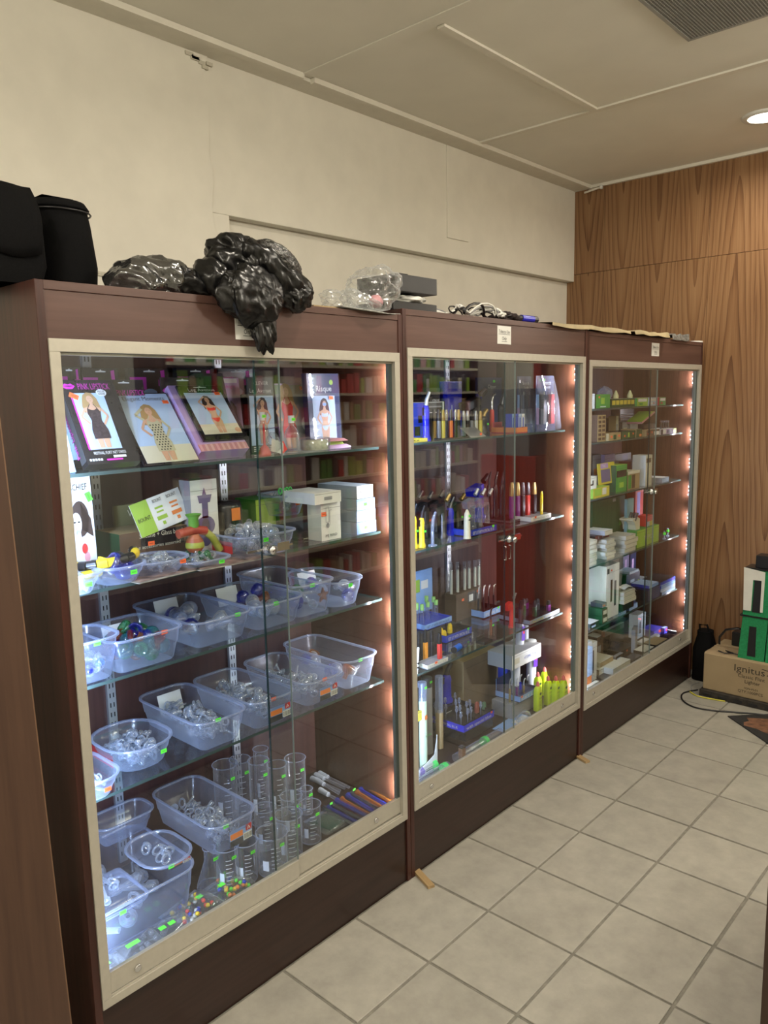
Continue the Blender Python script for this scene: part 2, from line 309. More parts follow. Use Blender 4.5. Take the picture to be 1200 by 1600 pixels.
# end wall clad in veneer panels
wf = struct('wall_far', M().box((-1.0, YE + .012, 0), (.98, YE + .08, ZC)), [MAHOB])
zs = un(1200, 389, 1, YE).z
xe = [-.99, un(1103, 500, 1, YE).x - .6, un(1103, 500, 1, YE).x, .98]
for zz in ((0.0, zs - .001), (zs + .001, ZC)):
    for a, b in zip(xe, xe[1:]): M().box((a + .0007, YE, zz[0]), (b - .0007, YE + .012, zz[1])).build('wood_panel', [VENEER], wf, bevel=.0006)
struct('wall_back', M().box((-1, YB - .05, 0), (XR, YB, ZC)), [PLASTER]); struct('wall_right', M().box((XR, YB, 0), (XR + .05, YF, ZC)), [PLASTER])
struct('wall_end', M().box((.98, YF, 0), (XR, YF + .05, ZC)), [PLASTER])
# trims of the ceiling
struct('trim_1', M().box((XW - .02, YB, ZC - .014), (-.735, YE, ZC - .0005)).box((-.735, YB, ZC - .020), (-.712, 1.405, ZC - .0005)).box((-.735, 1.455, ZC - .020), (-.712, YE, ZC - .0005)), [TRIMM])
struct('trim_2', M().box((-.137, 1.465, ZC - .009), (-.107, 2.515, ZC - .0005)), [TRIMM])
struct('trim_3', M().box((-.712, 2.515, ZC - .008), (2.5, 2.545, ZC - .0005)), [TRIMM])
struct('trim_4', M().box((-.712, 1.40, ZC - .004), (2.5, 1.455, ZC - .0005)), [CEILM])
struct('trim_5', M().box((XW, YE - .018, ZC - .016), (.98, YE, ZC)), [TRIMM])
# ceiling vent with an egg-crate face
vt = thing('ceiling_vent', 'grey perforated return air grille set in the ceiling above the aisle', 'vent', (.415, 1.55, ZC - .002))
VG = mat('vent_grey', (.33, .33, .31), .5); vm = M(); vm.box((0, 0, -.006), (.6, .012, 0)).box((0, .588, -.006), (.6, .6, 0)).box((0, .012, -.006), (.012, .588, 0)).box((.588, .012, -.006), (.6, .588, 0)); vm.build('frame', [VG], vt)
M().box((.012, .012, -.001), (.588, .588, 0)).build('backing', [mat('vent_dark', (.03, .03, .03), .8)], vt)
gm = M()
for k in range(1, 58): gm.box((.012, .012 + .01*k - .0012, -.005), (.588, .012 + .01*k + .0012, -.001)); gm.box((.012 + .01*k - .0012, .012, -.0052), (.012 + .01*k + .0012, .588, -.0012))
gm.build('mesh_grid', [VG], vt)['kind'] = 'stuff'
DLE = mat('lit_diffuser', (1, .93, .78), .5, emis=9)
for i, (x, y) in enumerate(DOWNLIGHTS):
    lab = 'round recessed downlight glowing in the ceiling near the wood wall' if i == 0 else 'round recessed downlight out over the shop floor'
    t = thing('downlight', lab, 'lamp', (x, y, ZC), group=None if i == 0 else 'ceiling downlights of the shop')
    M().lathe([(.070, -.011), (.088, -.011), (.094, -.006), (.095, 0)], 32, caps=False).build('trim_ring', [WHITE], t)
    M().lathe([(.0, -.0101), (.068, -.010)], 32, caps=False, smooth=False).build('diffuser', [DLE], t)
for i, (x, y, z) in enumerate(FILL_GLOBES):  # bodies for the added fill globes, out of view
    t = thing('fill_globe', ['white globe added as fill light behind the camera', 'white globe added as fill light over the middle of the shop', 'white globe added as fill light at the far end of the shop'][i], 'lamp', (x, y, z))
    M().lathe([(.02, .105), (.075, .09), (.118, .02), (.118, -.02), (.075, -.092), (.0, -.118)], 24).build('glass_globe', [clearmat('fill_globe_opal', (1, 1, 1), (1, .95, .85), .25, .3)], t); M().tube([(0, 0, .10), (0, 0, ZC - z)], .006, 8).build('fill_globe_rod', [STEEL], t)
ms = thing('pipe_stub', 'small white capped pipe stub at the top of the wood wall in the corner', 'pipe', (XW + .07, YE - .02, ZC - .035))
M().tube([(0, 0, 0), (.1, 0, .012)], .006).build('pipe', [TRIMM], ms); M().lathe([(0, -.008), (.012, -.006), (.013, .006), (0, .009)], 12, X=RT((.105, 0, .013), ry=pi/2)).build('cap', [WHITE], ms)
# ---------------------------------------------------------------- display cabinets
SW = .0175                        # side panel thickness
LEDC = (.50, .66, 1.0); LEDM = mat('led_chip', (.72, .84, 1.0), .4, emis=26)
def cabinet(name_label, Y0, Y1, H, zf0, zf1, shelves, deck, signs, yj, xb=-.43, lock=(0, 0), led_l=1.0):
    """Y0..Y1 outer width, zf0..zf1 alu frame, shelves = heights of the shelf tops"""
    c = thing('display_cabinet', name_label, 'cabinet', (0, Y0, 0)); W = Y1 - Y0
    for y in (0, W - SW): M().box((xb - .012, y, 0), (0, y + SW, H)).build('side_panel', [MAHO], c, bevel=.001)
    M().box((xb - .012, SW, .06), (xb, W - SW, H - .018)).build('back_panel', [MAHOB], c)
    for y in (SW, W - SW - .001): M().box((xb, y, deck), (-.021, y + .001, H - .036)).build('inner_skin', [SIDEP], c)
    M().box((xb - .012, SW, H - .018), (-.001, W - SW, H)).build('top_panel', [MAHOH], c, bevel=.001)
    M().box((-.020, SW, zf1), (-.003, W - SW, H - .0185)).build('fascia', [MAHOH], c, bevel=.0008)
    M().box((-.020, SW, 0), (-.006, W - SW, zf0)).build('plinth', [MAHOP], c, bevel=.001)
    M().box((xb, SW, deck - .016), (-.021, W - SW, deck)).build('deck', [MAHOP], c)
    M().box((xb, SW, H - .035), (-.021, W - SW, H - .0185)).build('inner_top', [MAHOB], c)
    f = .026
    M().box((-.019, SW, zf1 - f), (.004, W - SW, zf1), 0).box((-.017, SW + .001, zf1 - f - .006), (-.008, W - SW, zf1 - f), 0).build('frame_rail', [ALU], c, bevel=.0008)
    M().box((-.019, SW, zf0), (.004, W - SW, zf0 + .021), 0).box((-.019, SW, zf0 + .021), (-.013, W - SW, zf0 + .028), 0).box((-.0045, SW, zf0 + .021), (.0, W - SW, zf0 + .026), 0).build('frame_rail', [ALU], c, bevel=.0008)
    M().box((-.019, SW, zf0 + .021), (.004, SW + f*.85, zf1 - f)).build('frame_stile', [ALU], c, bevel=.0008)
    M().box((-.019, W - SW - f*.85, zf0 + .021), (.004, W - SW, zf1 - f)).build('frame_stile', [ALU], c, bevel=.0008)
    M().box((-.022, W - SW - f*.85 - .013, zf0 + .028), (-.010, W - SW - f*.85, zf1 - f)).box((-.034, W - SW - .02, zf0 + .028), (-.0195, W - SW - .008, zf1 - f)).build('door_channel', [CHAN], c)
    zb, zt = zf0 + .028, zf1 - f - .002
    # left pane runs in the front track, right pane behind it
    for (a, b, x, side) in ((SW + .016, yj[0] - Y0 + 0, -.0045, 0), (yj[0] - Y0 + .002, W - SW - .018, -.0125, 1)):
        if side == 0: a, b = SW + .016, yj[1] - Y0
        d = thing('glass_door', None, None, (0, 0, 0)); d.parent = c
        M().box((x - .0025, a, zb + .047), (x + .0025, b, zt)).build('pane', [DOORG], d)
        e0, e1 = (GEDGE2, GEDGE) if side == 0 else (GEDGE, GEDGE2)
        M().box((x - .003, a - .0005, zb + .047), (x + .003, a + (.0018 if side else .0004), zt)).build('pane_edge', [GEDGE if side else GEDGE2], d)
        M().box((x - .003, b - .0003, zb + .047), (x + .003, b + .0006, zt)).build('pane_edge', [GEDGE2], d)
        M().box((x - .0055, a, zb), (x + .0045, b, zb + .05)).box((x - .0055, a, zb + .05), (x + .0055, b, zb + .052)).build('door_rail', [ALU], d, bevel=.0006)
        lk = M().lathe([(0, 0), (.0085, 0), (.0085, .004), (.006, .005), (0, .005)], 14, X=RT((x + .0045, (b - .12 if side else a + .075), zb + .024), ry=pi/2)); lk.build('lock', [CHROME], d)
        d['label'] = 'left sliding glass door' if side == 0 else 'right sliding glass door'
    zl, yl = lock
    lm = M(); yy = yl - Y0
    lm.box((-.002, yy - .06, zl - .003), (.001, yy + .09, zl + .003)); lm.lathe([(0, 0), (.013, 0), (.014, .008), (.010, .012), (.008, .024), (.011, .026), (.011, .032), (0, .033)], 16, X=RT((0, yy, zl), ry=pi/2)); lm.box((0, yy + .035, zl - .011), (.006, yy + .075, zl + .011))
    lm.build('ratchet_lock', [CHROME], c)
    # shelf tracks, shelves and brackets
    for fy in (.285, .665):
        tm_ = M().box((xb, W*fy - .0125, deck + .02), (xb + .010, W*fy + .0125, H - .06), 0)
        z = deck + .04
        while z < H - .08:
            for s_ in (-.005, .005): tm_.box((xb + .0101, W*fy + s_ - .0016, z), (xb + .0105, W*fy + s_ + .0016, z + .013), 1)
            z += .028
        tm_.build('shelf_track', [STEEL, BLACKM], c)
    for zsh in shelves:
        M().box((xb + .02, SW + .004, zsh - .008), (-.085, W - SW - .004, zsh), mats=[0, 0, 1, 1, 1, 1]).build('glass_shelf', [SHELFG, SEDGE], c)
        for fy in (.285, .665):
            M().add([(xb + .01, W*fy - .002, zsh - .03), (xb + .01, W*fy - .002, zsh - .0085), (xb + .07, W*fy - .002, zsh - .0085), (xb + .07, W*fy - .002, zsh - .014),
                     (xb + .01, W*fy + .002, zsh - .03), (xb + .01, W*fy + .002, zsh - .0085), (xb + .07, W*fy + .002, zsh - .0085), (xb + .07, W*fy + .002, zsh - .014)],
                    [(0, 1, 2, 3), (7, 6, 5, 4), (0, 4, 5, 1), (1, 5, 6, 2), (2, 6, 7, 3), (3, 7, 4, 0)]).build('shelf_bracket', [STEEL], c)
    # LED strips up both sides behind the frame
    for side, y in ((0, SW + .0015), (1, W - SW - .0015)):
        dy = 1 if side == 0 else -1
        yc = y + dy*.008; xs = -.0205 if side == 0 else -.036
        s = thing('led_strip', 'cool white LED strip on the back of the frame', None, (0, 0, 0)); s.parent = c
        M().box((xs - .001, yc - .004, zf0 + .04), (xs, yc + .004, zf1 - .04)).build('strip_tape', [WHITE], s)
        n = 10
        for k in range(n):
            z = zf0 + .10 + (zf1 - zf0 - .17)*k/(n - 1); m = M()
            for dz in (-.022, 0, .022): m.box((xs - .003, yc - .003, z + dz - .003), (xs - .001, yc + .003, z + dz + .003))
            m.build('led_module', [LEDM], s)
            lamp(xs - .005, Y0 + y + dy*.016, z, LED_E*(.55 if side else 1.0*led_l), LEDC if side == 0 else (.88, .88, 1.0), -.25*dy if side else .35)
    for (sy, sz, sw, sh, tl) in signs:
        s = M().box((-.0028, sy - Y0, sz), (-.0018, sy - Y0 + sw, sz + sh), 0)
        s.text('Tobacco Use', sy - Y0 + sw*.1, sz + sh*.60, sh*.2, 1, .0002 - .0016, sw*.8).rect(sy - Y0 + sw*.08, sz + sh*.53, sy - Y0 + sw*.92, sz + sh*.55, 1, -.0014)
        s.text('Only', sy - Y0 + sw*.33, sz + sh*.22, sh*.2, 1, .0002 - .0016, sw*.34).rect(sy - Y0 + sw*.3, sz + sh*.14, sy - Y0 + sw*.7, sz + sh*.16, 1, -.0014)
        tag(s.build('paper_sign', [WHITE, BLACK], c), tl)
    return c
zt1 = 1.823
C1 = cabinet('nearest mahogany display cabinet full of glass pipes in plastic tubs', 0.012, 1.1065, 1.824, .222, 1.711, [1.430, 1.165, .948, .675], .25,
             [(un(368, 505, 0, 0).y, un(368, 530, 0, 0).z, .075, .062, 'small white sign half hidden by the black bag')], (.549, .625), led_l=1.15, lock=(un(415, 858, 0, 0).z, .555))
C2 = cabinet('middle mahogany display cabinet of torch lighters with a white paper sign', 1.1085, 2.2585, 1.842, .232, 1.728, [1.432, 1.072, .645], .25,
             [(un(778, 520, 0, 0).y, un(778, 537, 0, 0).z, .085, .062, 'white paper sign reading Tobacco Use Only')], (1.672, 1.728), lock=(un(790, 843, 0, 0).z, 1.68))
C3 = cabinet('farthest mahogany display cabinet packed with small boxed goods beside wood wall', 2.2605, 3.5235, 1.832, .205, 1.716, [1.512, 1.362, 1.108, .80, .50], .235,
             [(un(1019, 545, 0, 0).y, un(1019, 556, 0, 0).z, .085, .06, 'white paper sign reading Tobacco Use Only')], (2.905, 2.965), lock=(un(1000, 772, 0, 0).z, 2.91))
# pull handles of the middle cabinet
hm = M()
for yy in (un(788, 870, 0, 0).y, un(795, 870, 0, 0).y):
    z0, z1 = un(790, 874, 0, 0).z, un(790, 853, 0, 0).z
    hm.tube([(.001, yy - 1.1085, z0), (.008, yy - 1.1085, z0), (.008, yy - 1.1085, z1), (.001, yy - 1.1085, z1)], .0022, 6)
hm.build('pull_handle', [CHROME], C2)
for px, py, lab in ((662, 1375, 'wooden shim wedge under the joint of nearest and middle cabinets'), (906, 1185, 'wooden shim wedge under the joint of middle and farthest cabinets')):
    p = un(px, py, 2, 0); ws = thing('wood_shim', lab, 'wedge', (p.x, p.y, 0), rz=-.35)
    M().loft([[(-.055, -.012, 0), (-.055, .012, 0), (-.055, .012, .012), (-.055, -.012, .012)], [(.05, -.012, 0), (.05, .012, 0), (.05, .012, .009), (.05, -.012, .009)]], capa=True, capb=True, smooth=False).build('wedge_block', [woodmat('raw_pine_' + str(px), (.30, .2, .09), (.48, .34, .18), 'X')], ws, bevel=.001)
# ---------------------------------------------------------------- furniture that frames the aisle
e0 = un(113, 1600, 0, .055); e1 = un(0, 650, 0, .045)
lb = thing('dark_cabinet_side', 'tall brown cabinet side panel standing left of the nearest display cabinet', 'panel', (0, 0, 0))
m = M(); a0 = V((.055, e0.y, 0)) + (e0 - e1)*(e0.z/(e1.z - e0.z)); a1 = e1 + (e1 - e0)*(.05/(e1.z - e0.z))
m.add([(.035, -1.4, 0), (.055, -1.4, 0), (.055, a0.y, 0), (.035, a0.y, 0), (.025, -1.4, a1.z), (.045, -1.4, a1.z), (.045, a1.y, a1.z), (.025, a1.y, a1.z)], [(0, 3, 2, 1), (4, 5, 6, 7), (0, 1, 5, 4), (1, 2, 6, 5), (2, 3, 7, 6), (3, 0, 4, 7)])
m.build('board', [woodmat('brown_board', (.040, .020, .013), (.075, .040, .026), 'Z', rough=.5)], lb)
m = M(); m.add([(.0553, a0.y - .0025, 0), (.0553, a0.y, 0), (.0353, a0.y + .0003, 0), (.0453, a1.y - .0025, a1.z), (.0453, a1.y, a1.z), (.0253, a1.y + .0003, a1.z)], [(0, 1, 4, 3), (1, 2, 5, 4)]); m.build('edge_banding', [mat('edge_banding', (.16, .09, .05), .5)], lb)
rc = thing('counter', 'dark brown shop counter end at the right edge of the aisle', 'counter', (1.20, .655, 0))
hC = Zat(1288, 1.20, .655)
M().box((0, 0, 0), (.55, 1.0, hC - .02)).build('carcass', [woodmat('counter_wood', (.032, .016, .010), (.055, .03, .02), 'Z')], rc, bevel=.002)
M().box((0, 0, hC - .0198), (.55, 1.0, hC)).build('countertop', [MAHOP], rc, bevel=.002)
# what the cabinet glass mirrors: a wall of stocked shelves and the lottery stand
gd = thing('store_shelving', 'white shelving stocked with packets, seen mirrored in the cabinet glass', 'shelving', (2.55, 1.9, 0)); gm = M().box((.3, 0, 0), (.33, 3.2, 2.1)).box((0, 0, 0), (.3, .02, 2.1)).box((0, 3.18, 0), (.3, 3.2, 2.1)).build('shelf_frame', [MAHOB], gd)
for k, z in enumerate((.25, .5, .75, 1.0, 1.22, 1.42, 1.62, 1.82)):
    M().box((-.01, .02, z - .02), (.3, 3.18, z)).build('shelf_board', [CREAM], gd)
    m = M(); y = .04
    while y < 3.1:
        wd = random.choice((.035, .05, .07)); hh = random.uniform(.10, .16); m.box((.03, y, z), (.14, y + wd, z + hh), random.randrange(8)); y += wd + random.choice((.006, .01, .02))
    m.build('packet_row', [RED, CREAM, WHITE, GREEN, TAN, DGREY, ROSE2, LIME], gd)['kind'] = 'stuff'
lt = thing('lottery_stand', 'red lottery stand with a round white emblem, seen mirrored in the glass', 'stand', (1.10, 3.72, 0))
LRED = mat('lottery_red', (.42, .03, .02), .35)
M().box((0, 0, 0), (.45, .86, 1.18)).build('stand_body', [LRED], lt, bevel=.004)
M().box((.05, 0, 1.18), (.35, .86, 1.62)).build('screen_housing', [GREY], lt, bevel=.004)
M().box((0, .06, 1.62), (.06, 1.62, 1.80)).box((.01, 1.5, 0), (.05, 1.56, 1.62)).build('header_board', [LRED], lt, bevel=.003)
m = M(); X = Matrix.Rotation(pi, 4, 'Z')
m.text('PLAY RESPONSIBLY', -1.55, 1.675, .085, 0, .001, 1.42, X=X); m.build('header_lettering', [mat('header_letter', (.55, .35, .33), .5)], lt)
m = M(); zc = .62
m.ell(-.36, zc, .30, .30, 0, .001, 40, X=X).ell(-.36, zc, .235, .235, 1, .0014, 40, X=X).ell(-.36, zc - .02, .23, .20, 0, .0018, 40, X=X)
m.poly([(-.46, zc + .03), (-.30, zc + .02), (-.22, zc + .12), (-.30, zc + .20), (-.40, zc + .19), (-.33, zc + .14), (-.36, zc + .09)], 2, .0022, X).poly([(-.44, zc + .03), (-.32, zc + .03), (-.27, zc + .09), (-.36, zc + .10)], 3, .0026, X)
m.text('lottery', -.57, zc - .09, .10, 4, .0026, .42, X=X)
m.build('emblem', [mat('emblem_white', (.6, .58, .52), .5), LRED, mat('emblem_red', (.6, .12, .06), .5), YEL, INKGREY], lt)
# ---------------------------------------------------------------- builders of goods (front along +x, width along +y, base at z = 0)
def sticker(root, u, v, m=GRNS, s=1.0, off=.0009, rot=0, name='price_sticker'):
    a, b = .0085*s, .0052*s; X = RT((0, u, v)) @ Matrix.Rotation(rot, 4, 'X')
    lab = 'fluorescent green price sticker' if m is GRNS else 'fluorescent orange price sticker'
    q = M(); q.add([(off, -a, -b), (off, a, -b), (off, a, b), (off, -a, b)], [(0, 1, 2, 3)], 0, X=X); q.line([(-a*.6, 0), (a*.6, 0)], b*.5, 1, off + .0002, X)
    return tag(q.build(name, [m, mat(m.name + '_ink', tuple(c*.55 for c in m.node_tree.nodes['Principled BSDF'].inputs[0].default_value[:3]), .6)], root), lab)
YLIM = [.036, 1.080]
def place(x0, pxL, pxR, pyT, z, pyT_right=False):
    """left front bottom corner, width and height of a box whose front is the plane x0"""
    y0, y1 = max(Yat(pxL, x0, z), YLIM[0]), min(Yat(pxR, x0, z), YLIM[1]); y1 = max(y1, y0 + .012); zt = Zat(pyT, x0, y1 if pyT_right else y0)
    return y0, y1 - y0, zt - z
BOXES = []
def carton(label, x0, pxL, pxR, pyT, z, d, front=WHITE, side=None, top=None, cat='box', name='carton', group=None, prints=(), texts=(), stick=(), h=None, rz=0, flaps=True, bottom=None, w=None):
    y0, w_, hh = place(x0, pxL, pxR, pyT, z); w_ = w or w_; h = h or max(hh, .006)
    for _ in range(4):       # keep clear of the boxes already standing there
        hit = [B for B in BOXES if x0 > B[0] + 1e-4 and x0 - d < B[1] - 1e-4 and y0 < B[3] - 1e-4 and y0 + w_ > B[2] + 1e-4 and z + .0006 < B[5] - 1e-4 and z + h > B[4] + 1e-4]
        if not hit: break
        B = hit[0]
        if B[1] < x0 - .012: d = x0 - B[1] - .0015
        elif B[3] - y0 < .35*w_: w_ -= B[3] - y0 + .001; y0 = B[3] + .001
        elif y0 + w_ - B[2] < .35*w_: w_ = B[2] - y0 - .001
        elif B[0] - .0015 > -.405: x0 = B[0] - .0015; d = min(d, x0 + .425)
        else: break
    BOXES.append((x0 - d, x0, y0, y0 + w_, z + .0006, z + .0006 + h))
    t = thing(name, label, cat, (x0, y0, z + .0006), rz, group); side = side or front; top = top or side; b = min(.0012, h*.1)
    m = M().box((-d, 0, 0), (0, w_, h), mats=[1, 2, 1, 0, 1, 1]); m.build('box_body', [front, side, top], t, bevel=b)
    if flaps and h > .012: M().box((-d + .001, .0008, h*.86), (.0003, w_ - .0008, h*.86 + .0008)).build('lid_seam', [mat('seam_dark', (.05, .045, .04), .8)], t)
    pm = []; q = M()
    for (u0, v0, u1, v1, mt) in prints:
        if mt not in pm: pm.append(mt)
        q.rect(u0*w_, v0*h, u1*w_, v1*h, pm.index(mt), .0005 + .0002*len(pm))
    for (s, u, v, th, mt, wid) in texts:
        if mt not in pm: pm.append(mt)
        q.text(s, u*w_, v*h, th*h, pm.index(mt), .0018, wid*w_)
    if pm: q.build('front_print', pm, t)
    for s in stick: sticker(t, s[0]*w_, s[1]*h, s[2], s[3] if len(s) > 3 else .8, off=.002)
    return t
def tub(label, x0, pxL, pxR, pyFR, pxBL, z, dmax=None, r=.022, oval=False, group='clear plastic tubs', stick=(), lab_=None, card=None, taper=.018, rz=0):
    y0 = max(Yat(pxL, x0, z), YLIM[0] + taper + .008); y1 = min(Yat(pxR, x0, z), YLIM[1] - taper - .004); w_ = y1 - y0; h = Zat(pyFR, x0 + taper, y1 + taper) - z
    xb_ = Xat(pxBL, y0 - taper, z + h); d = min(max(x0 - xb_, .10), dmax or 9, x0 + .408 - taper)
    t = thing('plastic_tub', label, 'tub', (x0, y0, z + .0008), rz, group)
    if oval: r = min(w_, d)*.42
    def ring(o, zz, rr=None, ins=0): return rrect(-d - o, o, -o, w_ + o, max((rr or r) + o, .004), zz, 5)
    m = M(); th = .0012
    m.loft([ring(-.004, .0), ring(0, .004), ring(taper*.55, h*.52), ring(taper*.55 + .0022, h*.54), ring(taper, h - .002)], 0, capa=True)
    m.build('tub_wall', [TUBM], t)
    m = M(); m.loft([ring(taper, h - .006), ring(taper + .006, h - .004), ring(taper + .0065, h), ring(taper + .001, h + .001), ring(taper - .001, h - .003)]); m.build('tub_rim', [TUBRIM], t)
    for s in stick: sticker(t, s[0]*w_, s[1]*h, s[2], 1.0, off=taper + .003)
    if lab_ == 'orange':
        q = M(); a, b = w_*.34, w_*.98; o = taper*.55 + .0012
        q.rect(a, h*.16, b, h*.62, 0, o).rect(a + .002, h*.34, b - (b - a)*.42, h*.52, 1, o + .0004).rect(a, h*.12, b - (b - a)*.42, h*.32, 2, o + .0006).rect(b - (b - a)*.40, h*.16, b - .002, h*.38, 3, o + .0006).rect(b - .022, h*.42, b - .002, h*.62, 4, o + .0006)
        for k in range(7): q.rect(b - (b - a)*.36 + k*.004, h*.19, b - (b - a)*.36 + k*.004 + .0018, h*.35, 5, o + .0009)
        q.text('A', b - .018, h*.45, h*.12, 3, o + .0009, .012)
        tag(q.build('tub_label', [LBLUE, ORANGE, DGREY, WHITE, RED, BLACK], t), 'blue and orange maker label with a barcode')
    if lab_ == 'red':
        q = M(); q.add([(0, 0, 0), (-.12, 0, 0), (-.12, 0, h*.5), (0, 0, h*.5)], [(0, 1, 2, 3)], 0, X=RT((-d*.25, -taper*.5 - .001, h*.2))); q.add([(-.04, -.0004, h*.12), (-.08, -.0004, h*.12), (-.08, -.0004, h*.26), (-.04, -.0004, h*.26)], [(0, 1, 2, 3)], 1, X=RT((-d*.25, -taper*.5 - .001, h*.2)))
        tag(q.build('tub_label', [RED, ROSE2], t), 'red label on the side')
    if lab_ == 'hand':
        q = M(); o = taper*.6; q.text('4 for', w_*.35, h*.58, h*.14, 0, o).text('set', w_*.45, h*.38, h*.14, 0, o); q.build('handwriting', [INKGREY], t)
    if card:
        q = M().box((-.001, 0, 0), (.0, .075, .055), X=RT((-d + .03, w_*.25, h*.30), ry=-.3)); q.build('price_card', [WHITE], t)
    t['_'] = 0; del t['_']
    return t, (x0, y0, z, w_, h, d)
# small clear glass pieces for the tubs, each one its own thing
def torus(R, r, n=12, k=5):
    m = M(); m.tube([(R*cos(2*pi*i/n), R*sin(2*pi*i/n), 0) for i in range(n)], r, k, closed=True); return m
def piece_mesh(kind):
    if kind == 'ring': m = torus(.013, .0032)
    elif kind == 'stem': m = M().lathe([(.0040, -.022), (.0040, .012), (.0085, .016), (.0085, .028), (.007, .028)], 9, caps=False)
    elif kind == 'bowl': m = M().lathe([(.005, -.018), (.005, -.006), (.011, 0), (.015, .008), (.014, .015), (.012, .013), (.003, 0)], 11, caps=False)
    elif kind == 'ball': m = M().lathe([(.001, -.016), (.009, -.0125), (.0145, -.005), (.0155, .002), (.011, .011), (.001, .0155)], 12)
    elif kind == 'bent': m = M().tube([(-.02, 0, 0), (0, 0, 0), (.010, 0, .006), (.013, 0, .022)], .0048, 7)
    return m
PIECES = {}; KN = {'ring': ('glass_ring', 'glass ring'), 'stem': ('glass_joint', 'glass joint'), 'bowl': ('glass_bowl', 'glass bowl'), 'ball': ('glass_ball', 'glass ball'), 'bent': ('bent_glass_pipe', 'bent glass pipe')}
HEAPN = {}
def heap(tubgeo, n, kinds, mats_, where, lo=.06, hi=.5, sc=1.0, x0=.15, x1=.95, y_pad=.02):
    """loose glass pieces lying in a tub, every piece its own thing; `where` names the tub"""
    X0, Y0_, Z0, w_, h, d = tubgeo; tone = {'clear_glass': 'clear ', 'clear_glass_piece': 'clear ', 'tub_rim_plastic': 'frosted '}
    if n > 12 and sc < 1.3: n = int(n*1.9); sc *= .76
    y_pad = .014 + .012*sc
    for i in range(n):
        k = kinds[i % len(kinds)]; mt = PIECEM if mats_[i % len(mats_)] is GLASSM else mats_[i % len(mats_)]; key = (k, mt.name)
        if key not in PIECES:
            o = piece_mesh(k).build('p', [mt]); PIECES[key] = o.data; bpy.data.objects.remove(o)
        o = bpy.data.objects.new(KN[k][0], PIECES[key]); COL.objects.link(o)
        fx = random.random(); fy = random.random(); mound = 1 - .5*(abs(fx - .5) + abs(fy - .5))
        o.location = (X0 - d*(1 - x1) - (d*(x1 - .06) - .02)*fx, Y0_ + y_pad + (w_ - 2*y_pad)*fy, Z0 + .016*sc + h*(lo + (hi - lo)*mound*(i + .5)/n))
        o.rotation_euler = (random.uniform(0, 6), random.uniform(0, 6), random.uniform(0, 6)); s = sc*random.uniform(.8, 1.2); o.scale = (s, s, s)
        lab = tone.get(mt.name, mt.name.replace('_glass', '').replace('_', ' ') + ' ') + KN[k][1] + ' ' + where; tag(o, lab, 'glass', lab.replace('glass', 'glasses', 1) if 0 else KN[k][1] + 's ' + where)
# print art: a standing woman in plain flat shapes, u 0..1 of the card's width, v from the bottom
def woman(q, u, v, s, mi, dress='dress', lean=.12, arm='hip', off=.0012, flip=1):
    """mi = dict skin, hair, cloth"""
    def P(pts): return [(u + flip*(x + lean*(y - .5))*s, v + y*s) for x, y in pts]
    sk, ha, cl = mi
    q.poly(P([(-.10, 1.02), (-.02, 1.07), (.07, 1.05), (.13, .95), (.16, .75), (.10, .62), (.03, .75), (-.06, .75), (-.15, .66), (-.17, .80), (-.13, .95)]), ha, off)
    q.poly(P([(-.09, 0), (-.01, 0), (0, .22), (.02, 0), (.10, 0), (.13, .30), (-.12, .30)]), sk, off + .0002)
    q.poly(P([(-.13, .30), (.14, .30), (.12, .42), (.08, .52), (.11, .66), (.14, .76), (.05, .80), (.03, .86), (-.03, .86), (-.05, .80), (-.15, .76), (-.12, .64), (-.08, .52), (-.12, .42)]), sk, off + .0002)
    q.poly([(x, y) for x, y in P([(.06*cos(a), .93 + .075*sin(a)) for a in [2*pi*i/12 for i in range(12)]])], sk, off + .0004)
    for e_ in (-.022, .022): q.poly([(x, y) for x, y in P([(e_ - .010, .942), (e_ + .010, .942), (e_ + .008, .950), (e_ - .008, .950)])], ha, off + .0007)
    q.poly([(x, y) for x, y in P([(-.018, .900), (.018, .900), (0, .890)])], ha if ha is not HAIRB else ha, off + .0007)
    if arm == 'up': q.line(P([(-.14, .76), (-.25, .88), (-.05, 1.03)]), .035*s, sk, off + .0003)
    else: q.line(P([(-.14, .75), (-.24, .60), (-.13, .46)]), .04*s, sk, off + .0003)
    q.line(P([(.14, .75), (.23, .60), (.12, .44)]), .04*s, cl if dress == 'knit' else sk, off + .0003)
    if dress in ('dress', 'knit'):
        q.poly(P([(-.14, .17), (.15, .17), (.15, .34), (.09, .52), (.12, .68), (.08, .76), (.02, .72), (-.03, .72), (-.10, .76), (-.12, .66), (-.09, .52), (-.14, .34)]), cl, off + .0005)
        q.line(P([(-.09, .75), (-.03, .84)]), .012*s, cl, off + .0005); q.line(P([(.08, .75), (.03, .84)]), .012*s, cl, off + .0005)
        if dress == 'knit': q.line(P([(-.14, .76), (-.25, .86), (-.10, .98)]), .045*s, cl, off + .0006)
    else:
        q.poly(P([(-.11, .64), (.0, .62), (.11, .64), (.10, .73), (.03, .70), (-.03, .70), (-.10, .73)]), cl, off + .0005)
        q.poly(P([(-.12, .42), (.12, .42), (.05, .32), (.0, .30), (-.05, .32)]), cl, off + .0005)
    return q
